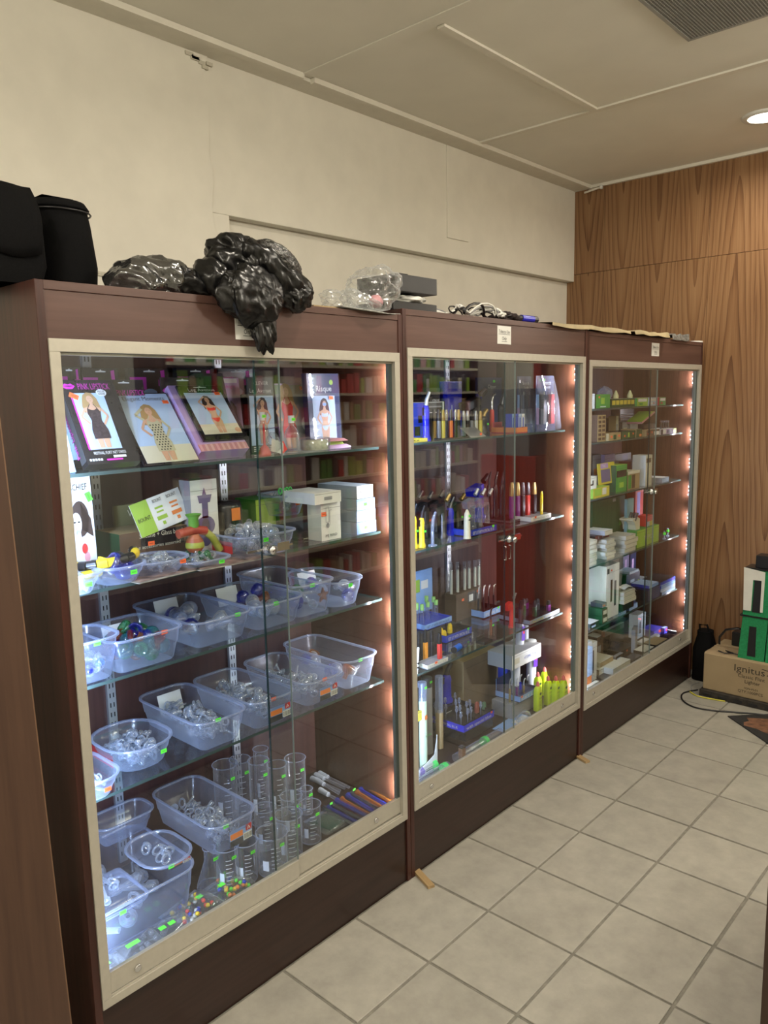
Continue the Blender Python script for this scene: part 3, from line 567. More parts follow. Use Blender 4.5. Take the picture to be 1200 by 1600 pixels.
def card(label, x0, z, pxBL, pxBR, tl, cat='package', name='hanging_package', d=.004, base=BLK2, thing_only=False, group=None, fixlen=None, lean=None):
    """a flat package standing on z with its lower edge on x0 and leaning back so that its upper left corner lands on the given direction"""
    y0 = Yat(pxBL, x0, z); w_ = Yat(pxBR, x0, z) - y0; p = un(tl[0], tl[1], 1, y0)
    ang = math.atan2(x0 - p.x, p.z - z) if lean is None else lean; h = fixlen or math.hypot(x0 - p.x, p.z - z)
    t = thing(name, label, cat, (x0, y0, z + .0005 + d*sin(max(ang, 0))), rot=(0, -ang, 0), group=group)
    M().box((-d, 0, 0), (0, w_, h)).build('card_body', [base], t, bevel=.0006)
    return t, w_, h
def hanghole(q, w_, h, mi): q.poly([(w_*.36, h*.955), (w_*.64, h*.955), (w_*.64, h*.968), (w_*.53, h*.972), (w_*.5, h*.985), (w_*.47, h*.972), (w_*.36, h*.968)], mi, .0007)
def lips(q, u, v, s, mi, dk): q.poly([(u - s, v), (u - s*.45, v + s*.45), (u, v + s*.3), (u + s*.45, v + s*.45), (u + s, v), (u + s*.5, v - s*.5), (u - s*.5, v - s*.5)], mi, .001).poly([(u - s*.7, v), (u, v + s*.08), (u + s*.7, v), (u, v - s*.08)], dk, .0013)
Z1 = 1.430
# ---- nearest cabinet, top shelf: back row of hanging packages
backs = [(96, 132, 573), (134, 190, 575), (206, 268, 575), (280, 338, 575), (344, 398, 576)]
for i, (a, b, tp) in enumerate(backs):
    x = -.375; y0 = Yat(a, x, Z1 + .1); wq = Yat(b, x, Z1 + .1) - y0; h = Zat(tp, x, y0) - Z1
    t = thing('hanging_package', ['black package with a magenta corner, at the far left of the back row', 'black hanging package with magenta band, second in the back row', 'black hanging package with magenta band behind the cream dress card', 'black hanging package with magenta edge behind the red bikini card', 'black and pink package by the shelf track right of the back row'][i], 'package', (x, y0, Z1 + .0006), group='hanging packages of the back row')
    M().box((-.02, 0, 0), (0, wq, h), 0).build('card_body', [BLK2], t, bevel=.001); q = M(); hanghole(q, wq, h, 2)
    q.rect(wq*.02, h*.76, wq*.42, h*.90, 0).rect(wq*.72, h*.80, wq*.98, h*.87, 0).poly([(wq*.80, h*.86), (wq*.90, h*.86), (wq*.88, h*.98), (wq*.78, h*.97)], 1).ell(wq*.5, h*.72, wq*.18, h*.05, 3); q.build('front_print', [PINK, PINK, WHITE, SKY], t)
# second row: lipstick-logo packages standing between
for i, (a, b, tl, xx) in enumerate(((100, 150, (80, 596), -.20), (180, 232, (160, 594), -.20), (262, 318, (250, 590), -.24))):
    t, wq, h = card(['black package with pink lips logo behind the black lace dress box', 'black package with pink lips logo behind the cream dress card', 'black package with pink lips logo behind the red bikini card'][i], xx, Z1, a, b + 10, tl, base=BLK2, group='pink lips logo packages', d=.005)
    q = M(); lips(q, wq*.14, h*.84, wq*.12, 0, 3); q.text('PINK LIPSTICK', wq*.28, h*.81, h*.07, 0, .001, wq*.7); hanghole(q, wq, h, 1); q.rect(wq*.2, h*.1, wq*.95, h*.76, 2).rect(wq*.6, h*.70, wq*.8, h*.76, 0); q.build('front_print', [PINK, WHITE, SKY, BLACK], t); sticker(t, wq*.85, h*.74, ORS)
# front row
t, wq, h = card('pale blue package cut off by the cabinet frame at the top left', -.10, Z1, 80, 119, (50, 615), base=SKY, d=.006); q = M(); q.rect(0, 0, wq, h*.03, 0).poly([(wq*.5, h*.05), (wq*.9, h*.05), (wq*.8, h*.25)], 1); q.build('front_print', [LBLUE, WHITE], t)
t, wq, h = card('black box with a photo of a woman in a black lace dress', -.105, Z1, 139, 222, (93, 604), base=BLK2, d=.030, name='package_box')
q = M(); q.rect(wq*.13, h*.165, wq*.72, h*.835, 0, .0006).rect(wq*.10, h*.165, wq*.125, h*.84, 1, .0006); lips(q, wq*.12, h*.92, wq*.12, 1, 2); q.text('PINK LIPSTICK', wq*.28, h*.88, h*.075, 1, .001, wq*.6)
woman(q, wq*.42, h*.18, h*.62, (3, 4, 5), 'dress', .0); q.text('FESTIVAL FLIRT NET DRESS', wq*.16, h*.105, h*.035, 6, .001, wq*.6); q.rect(wq*.5, h*.06, wq*.74, h*.088, 6, .001)
for k in range(5): q.rect(wq*(.05 + .05*k), h*.035, wq*(.085 + .05*k), h*.06, 6, .001)
q.rect(wq*.36, h*.03, wq*.66, h*.05, 1, .001).ell(wq*.68, h*.835, wq*.10, h*.045, 6, .002).text('PLUS', wq*.615, h*.84, h*.02, 2, .0025, wq*.13).text('SIZE', wq*.615, h*.81, h*.02, 2, .0025, wq*.13)
q.build('front_print', [SKY, PINK, BLACK, SKIN, HAIRB, LACE, WHITE], t); sticker(t, wq*.16, h*.80, ORS, 1.3, rot=-.5)
q = M().add([(-.028, -.0006, .01), (-.002, -.0006, .01), (-.002, -.0006, h - .01), (-.028, -.0006, h - .01)], [(0, 1, 2, 3)], 0).text('Pink Lipstick', 0, 0, .014, 1, .0009, h*.5, X=RT((-.010, -.0009, h*.1), rx=pi/2) @ Matrix.Rotation(-pi/2, 4, 'Y') if False else RT((-.02, -.001, h*.12)) @ Matrix.Rotation(-pi/2, 4, 'Z') @ Matrix.Rotation(pi/2, 4, 'X')); q.build('side_print', [DGREY, PINK], t)
t, wq, h = card('pale card with a photo of a blonde woman in a patterned cream dress', -.095, Z1, 226, 313, (172, 617), base=BLK2, d=.005)
q = M(); q.rect(wq*.06, h*.02, wq*.985, h*.985, 0, .0005).rect(wq*.06, h*.02, wq*.985, h*.25, 6, .0007); q.text('Elegant Moments', wq*.15, h*.885, h*.06, 3, .001, wq*.75); woman(q, wq*.50, h*.04, h*.74, (1, 2, 4), 'knit', .0)
for k in range(44): i_, j_ = k % 4, k // 4; q.ell(wq*.50 + h*.74*(-.085 + .050*i_ + .025*(j_ % 2)), h*.04 + h*.74*(.20 + .046*j_), .0019, .0022, 5, .0024, 6)
q.build('front_print', [SKY, SKIN, HAIRB, INKGREY, CREAMP, BLACK, CREAM], t); sticker(t, wq*.90, h*.86, ORS)
t, wq, h = card('open pink striped box propping up the red bikini card', -.100, Z1, 315, 390, (262, 618), base=LILAC, d=.040, name='package_box')
q = M(); q.rect(0, 0, wq, h*.10, 0, .0006)
for k in range(9): q.rect(wq*(.02 + .11*k), 0, wq*(.07 + .11*k), h*.10, 1, .0009)
q.build('front_print', [ROSE, ROSE2], t)
pb, wb, hb = t, wq, h; lean_ = -pb.rotation_euler[1]; wq, h = wb*.93, hb*.84
t = thing('hanging_package', 'black card with a photo of a dark haired woman in a red bikini', 'package', pb.location + Matrix.Rotation(-lean_, 3, 'Y') @ V((.0085, wb*.12, hb*.125)), rot=(0, -lean_, 0)); M().box((-.006, 0, 0), (0, wq, h)).build('card_body', [BLK2], t, bevel=.0006)
q = M(); q.rect(wq*.08, h*.10, wq*.92, h*.86, 0, .0006).rect(wq*.08, h*.10, wq*.92, h*.28, 5, .0008); hanghole(q, wq, h, 4); q.text('Leg Avenue', wq*.2, h*.885, h*.06, 4, .001, wq*.6); woman(q, wq*.50, h*.12, h*.64, (1, 2, 3), 'bikini', .0, 'up'); q.ell(wq*.86, h*.16, wq*.07, h*.045, 1, .001)
q.build('front_print', [SKY, SKIN, HAIRD, REDB, WHITE, CREAM], t); sticker(t, wq*.82, h*.84, ORS)
# right half of the top shelf
t, wq, h = card('dark box with a woman\'s face and long hair behind the red bikini card', -.26, Z1, 330, 374, (303, 588), base=DGREY, d=.03); q = M(); q.ell(wq*.45, h*.72, wq*.28, h*.13, 1, .0008, 20).ell(wq*.45, h*.70, wq*.16, h*.09, 0, .0012, 16).poly([(wq*.6, h*.82), (wq*.95, h*.3), (wq*.75, h*.3), (wq*.5, h*.7)], 1, .001).ell(wq*.40, h*.715, wq*.03, h*.008, 1, .0016).ell(wq*.52, h*.715, wq*.03, h*.008, 1, .0016).ell(wq*.46, h*.655, wq*.04, h*.010, 2, .0016); q.build('front_print', [SKIN, HAIRD, RED], t)
t, wq, h = card('lilac package standing behind the shelf track on the top shelf', -.33, Z1, 352, 384, (340, 592), base=LILAC, d=.03); q = M(); q.text('Midnight', wq*.1, h*.86, h*.05, 0, .001, wq*.7).rect(wq*.1, h*.93, wq*.9, h*.99, 2).poly([(wq*.5, h*.7), (wq*.75, h*.6), (wq*.8, h*.1), (wq*.35, h*.1)], 1); q.build('front_print', [PINK, BROWNC, WHITE], t)
t, wq, h = card('black card with a photo of a woman in grey underwear and long brown hair', -.22, Z1, 393, 432, (386, 590), base=DGREY, d=.006); q = M(); q.rect(wq*.03, h*.10, wq*.97, h*.76, 0, .0006); q.text('Leg Avenue', wq*.05, h*.80, h*.06, 4, .001, wq*.85); woman(q, wq*.52, h*.12, h*.58, (1, 2, 3), 'bikini', .0, 'up'); q.text('CLEVER', wq*.2, h*.90, h*.05, 4, .001, wq*.6)
for k in range(3): q.rect(wq*.1, h*(.02 + .025*k), wq*.9, h*(.032 + .025*k), 4, .001)
q.build('front_print', [SKY, SKIN, HAIRD, GREY, WHITE], t)
t, wq, h = card('zigzag topped packet with a woman in red lace', -.24, Z1, 440, 492, (428, 600), base=LILAC, d=.006, name='film_packet')
q = M(); q.rect(0, 0, wq, h*.98, 4, .0006); woman(q, wq*.30, h*.02, h*.92, (1, 2, 3), 'dress', .0).poly([(wq*.6, 0), (wq, 0), (wq, h*.22), (wq*.75, h*.16)], 5, .0026).ell(wq*.80, h*.38, wq*.13, h*.11, 6, .0016); woman(q, wq*.8, h*.30, h*.15, (1, 2, 3), 'dress', .0, off=.003)
q.build('front_print', [SKY, SKIN, HAIRB, RED, GREY, INKGREY, WHITE], t); z = M()
for k in range(12): z.poly([(wq*k/12, h), (wq*(k + 1)/12, h), (wq*(k + .5)/12, h + .008)], 0, .0)
z.build('zigzag_edge', [FILM], t); sticker(t, wq*.8, h*.93, ORS, 1.1)
t, wq, h = card('navy package with a photo of a masked woman in a pale blue bikini', -.20, Z1, 486, 535, (478, 584), base=NAVY, d=.022, name='film_packet')
q = M(); q.rect(wq*.14, h*.04, wq*.84, h*.70, 0, .0006); woman(q, wq*.49, h*.06, h*.57, (1, 2, 0), 'bikini', .0); q.text('Risque', wq*.25, h*.76, h*.08, 4, .001, wq*.5).ell(wq*.75, h*.88, wq*.06, h*.035, 3, .001, 14); q.ell(wq*.49, h*.06 + h*.57*.92, wq*.055, h*.022, 5, .0024)
q.build('front_print', [SKY, SKIN, HAIRD, LIME, WHITE, LBLUE], t); M().rect(0, 0, wq, h, 0, .004).build('film_wrap', [BLISTER], t); sticker(t, wq*.7, h*.67, ORS, off=.005)
def bottle(label, px, py, x, z, r, h, body, cap, name='bottle', stick=True, group=None):
    t = thing(name, label, 'bottle', (x, Yat(px, x, z), z + .0006), group=group); M().lathe([(r, 0), (r, h*.5), (r*.8, h*.62), (r*.35, h*.74), (r*.35, h*.82)], 18, caps=False).lathe([(0, .0008), (r, .0008)], 18, caps=False).build('flask', [body], t)
    M().lathe([(r*.42, h*.80), (r*.42, h), (0, h)], 16).build('cap', [cap], t)
    if stick: sticker(t, 0, h*.9, GRNS, .8, off=r*.45)
    return t
bottle('small clear glass bottle with white cap beside the round tin', 457, 0, -.13, Z1, .021, .105, GLASSM, WHITE)
bottle('small clear bottle with white cap in front of the underwear card', 412, 0, -.17, Z1 + .002, .018, .115, GLASSM, WHITE)
t = thing('wooden_stand', 'small dark brown plunger shaped stand on the top shelf', 'stand', (-.12, Yat(414, -.12, Z1), Z1 + .0006)); M().lathe([(.017, 0), (.017, .008), (.011, .022), (.0035, .03), (.003, .085), (0, .086)], 16).build('stand_body', [RED], t)
t = thing('tag_bundle', 'crumpled clip bag with a red and white tag on the top shelf', 'bag', (-.12, Yat(424, -.12, Z1), Z1 + .0006)); m = M()
m.add([(0, 0, .01), (.01, .035, 0), (.0, .045, .03), (-.01, .012, .045)], [(0, 1, 2, 3)], 0).add([(.011, .030, .0), (.004, .055, .012), (-.006, .050, .036), (.002, .035, .032)], [(0, 1, 2, 3)], 1); m.build('tag', [PAPER, REDB], t); M().tube([(-.01, .012, .045), (-.02, .0, .07), (0, .03, .075), (-.005, .045, .03)], .0014, 5).build('cord', [PURP], t); M().lathe([(.012, 0), (.024, .018), (.018, .045), (.006, .06)], 9, caps=False, X=RT((-.01, .015, .002))).build('film_bag', [FILM], t)
t = thing('round_tin', 'round clear lidded tin of pale discs on the top shelf', 'tin', (-.15, Yat(492, -.15, Z1), Z1 + .0006)); M().lathe([(0, .002), (.040, .002), (.040, .030), (0, .030)], 28).build('disc_stack', [mat('cream_discs', (.62, .60, .42), .6, noise=(90, .25))], t); M().lathe([(.045, 0), (.046, .034), (.043, .038), (0, .038)], 28).build('tin_shell', [BLISTER], t)
t = thing('soft_pouch', 'flat green and red foil pouch lying at the right end of the top shelf', 'pouch', (-.13, Yat(514, -.13, Z1), Z1 + .0006)); m = M()
m.loft([rrect(-.10, 0, 0, .10, .012, zz) for zz in (0.001, .006)] + [rrect(-.09, -.01, .01, .09, .01, .012)], 0, capa=True, capb=True); m.loft([rrect(-.085, -.015, .01, .085, .01, .0125), rrect(-.08, -.02, .012, .08, .01, .022)], 1, capb=True).loft([rrect(-.10, 0, .0, .09, .012, .023), rrect(-.09, -.01, .02, .08, .01, .030)], 2, capb=True, capa=True); m.build('pouch_body', [LILAC, LIME, ROSE], t)
t = thing('glass_slips', 'thin stack of clear film slips under the foil pouch', 'sheets', (-.088, Yat(480, -.088, Z1), Z1 + .0006)); M().box((-.05, 0, .0), (0, .05, .0012)).build('slip', [FILM], t)
# ---- second shelf
Z2 = 1.165
t, wq, h = card('tall white card reading MISCHIEF with a long haired woman and roses', -.17, Z2, 108, 155, (98, 748), base=WHITE, d=.010, lean=.03)
q = M(); q.rect(0, h*.0, wq, h*.84, 7, .0003); q.text('MISCHIEF', wq*.10, h*.87, h*.06, 0, .0012, wq*.75); q.ell(wq*.55, h*.60, wq*.30, h*.17, 1, .0008, 20).poly([(wq*.6, h*.75), (wq*.9, h*.60), (wq*.95, h*.42), (wq*.6, h*.5)], 1, .0008).poly([(wq*.12, 0), (wq*.85, 0), (wq*.88, h*.30), (wq*.62, h*.42), (wq*.35, h*.42), (wq*.10, h*.30)], 2, .001).ell(wq*.42, h*.56, wq*.17, h*.105, 2, .0012, 16)
q.poly([(wq*.34, h*.40), (wq*.56, h*.40), (wq*.52, h*.50), (wq*.38, h*.50)], 2, .0012).ell(wq*.20, h*.50, wq*.13, h*.06, 3, .0014).ell(wq*.62, h*.32, wq*.10, h*.05, 4, .0014).ell(wq*.68, h*.24, wq*.10, h*.05, 5, .0014).ell(wq*.36, h*.575, wq*.045, h*.008, 6, .0016).ell(wq*.50, h*.575, wq*.045, h*.008, 6, .0016).ell(wq*.40, h*.515, wq*.04, h*.009, 5, .0016)
q.build('front_print', [BLACK, HAIRD, PALESKIN, ROSE2, RED, ROSE, BLACK, mat('pale_grey_print', (.60, .62, .66), .5)], t); sticker(t, wq*.88, h*.80, GRNS, 1.3, rot=-1.2, off=.003)
CLEARS = [GLASSM]; MIXG = [BLUEG, AMBG, GRNG, GLASSM, GREYG]
# things on the second shelf of the nearest cabinet
t = thing('striped_pipe', 'coiled black and yellow striped glass pipe lying before the MISCHIEF card', 'pipe', (-.14, Yat(132, -.14, Z2 + .03), Z2 + .018)); m = M()
pts = [(.03*cos(a)*(1 + .1*a), .055*sin(a) + .012*a - .02, .012 + .004*a) for a in [i*.35 for i in range(24)]]
for i in range(23): m.tube([pts[i], pts[i + 1]], .011, 10, i // 2 % 2)
m.build('coil', [YP, BLACK], t); M().lathe([(.006, 0), (.014, .012), (.016, .024), (.012, .026)], 14, 0, X=RT((.02, .03, .02), rx=-.5), caps=False).build('bowl', [YP], t)
tb, gq = tub('low tub cut off by the frame at the left end of the second shelf', -.06, 92, 150, 893, 80, Z2, dmax=.17, stick=((.55, .55, GRNS),)); heap(gq, 14, ['ring', 'stem', 'bowl', 'bent'], CLEARS, 'in the low tub at the left end of the second shelf', hi=.75)
tb, gq = tub('shallow tub holding a blue glass ball, below the MISCHIEF card', -.08, 168, 224, 878, 158, Z2, dmax=.15, oval=True, stick=((.62, .66, GRNS),)); heap(gq, 3, ['ball', 'bowl'], [BLUEG, BLUEG, GREYG], 'in the shallow tub below the MISCHIEF card', hi=.8, sc=1.5)
tb, gq = tub('low tub with an orange sticker in front of the leaflet box', -.09, 228, 292, 868, 196, Z2, dmax=.16, oval=True, stick=((.8, .8, ORS),)); heap(gq, 22, ['stem', 'ring', 'bowl'], CLEARS, 'in the tub in front of the leaflet box', hi=.9)
t = carton('brown and green printed pipe display box with white lettering', -.22, 190, 293, 836, Z2, .12, front=BROWNC, side=DGREEN, top=TAN, name='display_box', cat='box',
    prints=((0, 0, 1, .25, DGREY), (.3, .5, .96, .97, BLK2), (.02, .04, .10, .12, WHITE)), texts=(('Silicone + Glass bowl', .28, .80, .14, CREAM, .66), ('smoke accessories assorted', .1, .50, .10, CREAM, .8), ('WARNING adult use', .15, .25, .10, CREAM, .4)), stick=((.45, .62, ORS, 1.1),))
t = carton('olive header board reading Waxmaid behind the leaflets', -.33, 186, 262, 792, Z2 + .03, .01, front=mat('olive_card', (.16, .15, .06), .5), cat='board', name='header_board', flaps=False, texts=(('Waxmaid', .25, .72, .16, CREAM, .7), ('Dropper', .42, .38, .12, CREAM, .5)))
def leaflet(label, x, px, py, z, wd, ht, rot, prints, texts, tilt=-.25, d=.0015, name='leaflet', front=WHITE):
    y = Yat(px, x, z); t = thing(name, label, 'leaflet', (x, y, z), rot=(rot, tilt, 0)); M().box((-d, 0, 0), (0, wd, ht)).build('sheet', [front], t); pm = []; q = M()
    for a in prints:
        if a[4] not in pm: pm.append(a[4])
        q.rect(a[0]*wd, a[1]*ht, a[2]*wd, a[3]*ht, pm.index(a[4]), .0005 + .0003*len(pm))
    for (s, u, v, th, mt, wi) in texts:
        if mt not in pm: pm.append(mt)
        q.text(s, u*wd, v*ht, th*ht, pm.index(mt), .002, wi*wd)
    if pm: q.build('front_print', pm, t)
    return t
def cups(c0, u0): return [(u0 + .04, .62, u0 + .20, .68, c0), (u0 + .05, .50, u0 + .19, .55, c0), (u0 + .02, .28, u0 + .22, .40, c0), (u0 + .09, .12, u0 + .15, .22, c0)]
leaflet('green and white leaflet reading BOUNT leaning on the brown display box', -.215, 222, 0, Z2 + .075, .155, .088, .22, [(0, 0, .33, 1, LIME)] + cups(LIME, .38) + cups(ORANGE, .68), (('BOUNT', .04, .42, .12, BLACK, .25), ('BOUNT', .42, .82, .10, BLACK, .18), ('BOUNT', .70, .82, .10, BLACK, .2)))
leaflet('yellow and white leaflet half hidden behind the silicone pipe', -.24, 283, 0, Z2 + .055, .075, .105, .03, [(0, 0, .3, 1, LIME)] + [(.45, .60, .75, .66, YEL), (.45, .48, .75, .54, YEL)], (('BOUNT', .4, .80, .10, BLACK, .4),))
t = carton('white box with a photo of a grey flower shaped silicone pipe', -.20, 303, 344, 752, Z2, .05, front=WHITE, side=GREY, name='pipe_box'); w_ = 1
bb = [c for c in t.children if c.name.startswith('box_body')][0].dimensions; q = M(); W_, H_ = bb.y, bb.z
q.ell(W_*.5, H_*.40, W_*.36, H_*.13, 0, .001).ell(W_*.5, H_*.30, W_*.24, H_*.17, 0, .0012).ell(W_*.5, H_*.42, W_*.14, H_*.08, 1, .0016).rect(W_*.40, H_*.5, W_*.62, H_*.72, 0, .001).poly([(W_*.3, H_*.70), (W_*.7, H_*.70), (W_*.78, H_*.80), (W_*.58, H_*.80), (W_*.5, H_*.90), (W_*.42, H_*.80), (W_*.24, H_*.80)], 0, .0012); q.build('pipe_photo', [PURPR, INKGREY], t)
t = thing('silicone_pipe', 'red green and yellow swirled silicone pipe standing in the third tub', 'pipe', (-.15, Yat(305, -.15, Z2 + .03), Z2 + .03)); m = M()
m.lathe([(.010, .062), (.014, .07), (.013, .088), (.021, .098)], 16, 1, caps=False).tube([(0, -.048, .052), (0, .0, .058), (0, .035, .050)], .012, 12, 0).lathe([(.016, .0), (.024, .012), (.022, .030), (.011, .046)], 16, 3).lathe([(.0245, .012), (.0248, .020), (.0225, .026)], 16, 2, caps=False).tube([(0, .03, .052), (0, .055, .03), (0, .078, -.008)], .010, 10, 2); m.build('pipe_body', [mat('silicone_red', (.34, .05, .03), .45), mat('silicone_green', (.13, .34, .05), .45), mat('silicone_yellow', (.36, .38, .06), .45), mat('silicone_rust', (.38, .10, .04), .45)], t)
tb, gq = tub('long shallow tub with a green sticker under the silicone pipe', -.08, 300, 352, 868, 252, Z2, dmax=.15, stick=((.75, .6, GRNS),)); heap(gq, 14, ['bent', 'stem', 'bowl'], [GLASSM, GRNG, GLASSM], 'in the shallow tub under the silicone pipe', hi=.9)
t = thing('black_drum_box', 'black rounded box with an orange label behind the long tub', 'box', (-.24, Yat(356, -.24, Z2), Z2 + .001)); M().lathe([(.0, 0), (.045, 0), (.045, .12), (.04, .135), (0, .137)], 24).build('drum', [BLK2], t); q = M(); q.add([(.046, -.015, .085), (.046, .015, .085), (.046, .015, .12), (.046, -.015, .12)], [(0, 1, 2, 3)], 0).text('PO', -.012, .062, .012, 1, .0465); q.ell(0, .03, .02, .02, 2, .046); q.build('front_print', [ORANGE, WHITE, TAN], t)
tb, gq = tub('long tub heaped with clear glass and showing a red side label', -.07, 383, 455, 826, 318, Z2, lab_='red', stick=((.35, .78, GRNS),)); heap(gq, 60, ['ring', 'ball', 'bowl', 'stem'], CLEARS, 'heaped in the long tub with the red label', hi=1.25, sc=1.05)
carton('green carton behind the long tub of clear glass', -.28, 402, 442, 782, Z2, .10, front=LIME, side=GREEN, name='green_box')
carton('dark box holding up the open clear basket', -.24, 445, 474, 806, Z2, .14, front=DGREY, side=BLK2, name='black_box'); carton('flat black box lying in front of the tall white box', -.16, 466, 506, 842, Z2, .15, front=BLK2, side=DGREY, name='black_box', prints=((.2, .4, .5, .6, CREAM),))
tb, gq = tub('clear basket full of bagged glass raised on a dark box', -.22, 440, 477, 770, 398, Z2 + .068, dmax=.17, oval=True, stick=((.5, .6, ORS),)); heap(gq, 16, ['bowl', 'ring', 'bent'], [GLASSM, GLASSM, GRNG], 'in the raised clear basket', hi=1.2)
t = thing('green_topper', 'green plastic lettering topper lying in the raised basket', 'topper', (-.22, Yat(438, -.22, Z2 + .13), Z2 + .135)); m = M()
for k in range(4): m.X = 0; m.tube([(0, .013*k + .006*cos(a), .012 + .009*sin(a)) for a in [2*pi*i/9 for i in range(9)]], .0022, 5, closed=True)
m.build('loops', [mat('bright_green_plastic', (.05, .45, .08), .4)], t)
carton('tall white box with a line drawing of a glass rig, at the shelf edge', -.10, 503, 533, 788, Z2, .12, front=WHITE, side=CREAM, name='white_box', prints=(), texts=(('MJ BIRD', .18, .10, .07, INKGREY, .6),), stick=((.12, .72, ORS, 1.2),))
tq = bpy.data.objects['white_box']; q = M(); q.line([(.018, .10), (.018, .055), (.030, .055), (.030, .10), (.018, .10)], .0012, 0, .002).line([(.034, .045), (.034, .09), (.042, .09)], .0012, 0, .002).ell(.025, .045, .006, .008, 0, .0018); q.build('line_drawing', [GREY], tq)
zt = Zat(788, -.10, Yat(503, -.10, Z2)); carton('small white box lying on top of the tall white box', -.085, 492, 533, 772, zt + .002, .14, front=WHITE, name='white_box', prints=((.35, .3, .65, .6, GREY),)); 
zz = Z2
hs = [(.036, 'bottom pale blue box of the stack at the right end of the second shelf'), (.034, 'pale blue box second from the bottom of the right stack'), (.034, 'pale blue box second from the top of the right stack'), (.040, 'topmost white and pale blue box of the right stack')]
for i, (hh, lab) in enumerate(hs): carton(lab, -.095 - .004*i, 558, 588, 0, zz, .17, front=LBLUE if i < 3 else WHITE, side=mat('grey_blue_card', (.33, .38, .42), .5), h=hh, name='white_box', rz=.03*(i % 2), texts=((('MJ BIRD', .15, .3, .35, INKGREY, .7),) if i == 3 else ()), stick=((.45, .5, GRNS, .9),) if i in (0, 2) else ()); zz += hh + .001
for i, (a, b, lab, c_) in enumerate(((205, 280, 'faded magazine poking out under the second shelf tubs at left', CREAM), (300, 395, 'flat magazine lying under the long tubs of the second shelf', ROSE))):
    y0 = Yat(a, -.09, Z2); t = thing('magazine', lab, 'magazine', (-.052, y0, Z2 + .0002), rz=(.10, -.05)[i]); m = M().box((-.20, 0, 0), (0, .22, .0012), 0); m.rect; q = M().add([(-.19, .01, .0013), (-.01, .01, .0013), (-.01, .21, .0013), (-.19, .21, .0013)], [(0, 1, 2, 3)], 0); m.build('pages', [mat('magazine_paper', (.36, .32, .26), .5, noise=(25, .6))], t); q.build('cover_print', [mat('magazine_print' + str(i), (.34, .22, .17), .4, noise=(30, .9))], t)
# ---- third shelf
Z3 = .948
tb, gq = tub('tub of pale blue and frosted glass at the left end of the third shelf', -.095, 100, 180, 990, 60, Z3, dmax=.33, stick=((.55, .93, GRNS),)); heap(gq, 20, ['ball', 'bowl', 'stem', 'bowl'], [GLASSM, BLUEG, GLASSM, tint_glass('pale_blue_glass', (.35, .5, .8)), PIECEM], 'in the leftmost tub of the third shelf', hi=.5, sc=1.2)
tb, gq = tub('tub of many coloured glass pipes, second on the third shelf', -.095, 187, 277, 977, 119, Z3, stick=((.72, .97, ORS),), card=1); RGL = tint_glass('red_glass', (.5, .03, .04)); TEAL = tint_glass('teal_glass', (.05, .4, .45))
for mt in (BLUEG, GRNG, AMBG, RGL, TEAL): heap(gq, 10, ['ball', 'bowl', 'ball', 'bent'], [mt], 'among the coloured ones in the second tub of the third shelf', hi=.75, sc=1.25)
tb, gq = tub('tub of mixed glass bowls, third on the third shelf', -.110, 309, 384, 952, 207, Z3, stick=((.75, .97, GRNS),), card=1); heap(gq, 14, ['bowl', 'ball', 'ring', 'stem'], [GLASSM, GLASSM, TUBRIM], 'in the third tub of the third shelf', hi=.5, sc=1.4); heap(gq, 3, ['ball'], [BLUEG], 'in the third tub of the third shelf', hi=.3, sc=1.5); heap(gq, 2, ['ball'], [AMBG], 'in the third tub of the third shelf', hi=.3, sc=1.3)
tb, gq = tub('tub of amber and clear glass pieces, fourth on the third shelf', -.110, 403, 466, 929, 308, Z3, stick=((.35, .97, GRNS),), card=1); heap(gq, 12, ['bowl', 'ball', 'ring'], [GLASSM, AMBG, GLASSM, TUBRIM], 'in the fourth tub of the third shelf', hi=.5, sc=1.4); heap(gq, 3, ['ball'], [BLUEG], 'in the fourth tub of the third shelf', hi=1.2, sc=1.3, x1=.7)
tb, gq = tub('tub with a brown star charm, fifth on the third shelf', -.115, 468, 515, 903, 370, Z3, stick=((.3, .97, GRNS),)); heap(gq, 12, ['bowl', 'ball', 'stem'], [GRNG, BLUEG, GLASSM], 'in the tub with the star charm', hi=.5, sc=1.3)
t = thing('star_charm', 'brown five pointed star standing against the front of the fifth tub', 'star', (-.122, Yat(505, -.12, Z3), Z3 + .05)); m = M(); sp = [(((.024 if i % 2 == 0 else .010)*sin(i*pi/5)), ((.024 if i % 2 == 0 else .010)*cos(i*pi/5))) for i in range(10)]
m.loft([[(0, a, b) for a, b in sp], [(.006, a, b) for a, b in sp]], capa=True, capb=True, smooth=False); m.build('star', [mat('star_brown', (.25, .10, .05), .4)], t)
tb, gq = tub('round cornered tub at the right end of the third shelf', -.105, 524, 566, 900, 442, Z3, oval=True, stick=((.4, .85, GRNS),), card=1); heap(gq, 8, ['ball', 'bowl', 'stem'], [BLUEG, GLASSM, GLASSM], 'in the rightmost tub of the third shelf', hi=.6, sc=1.2)
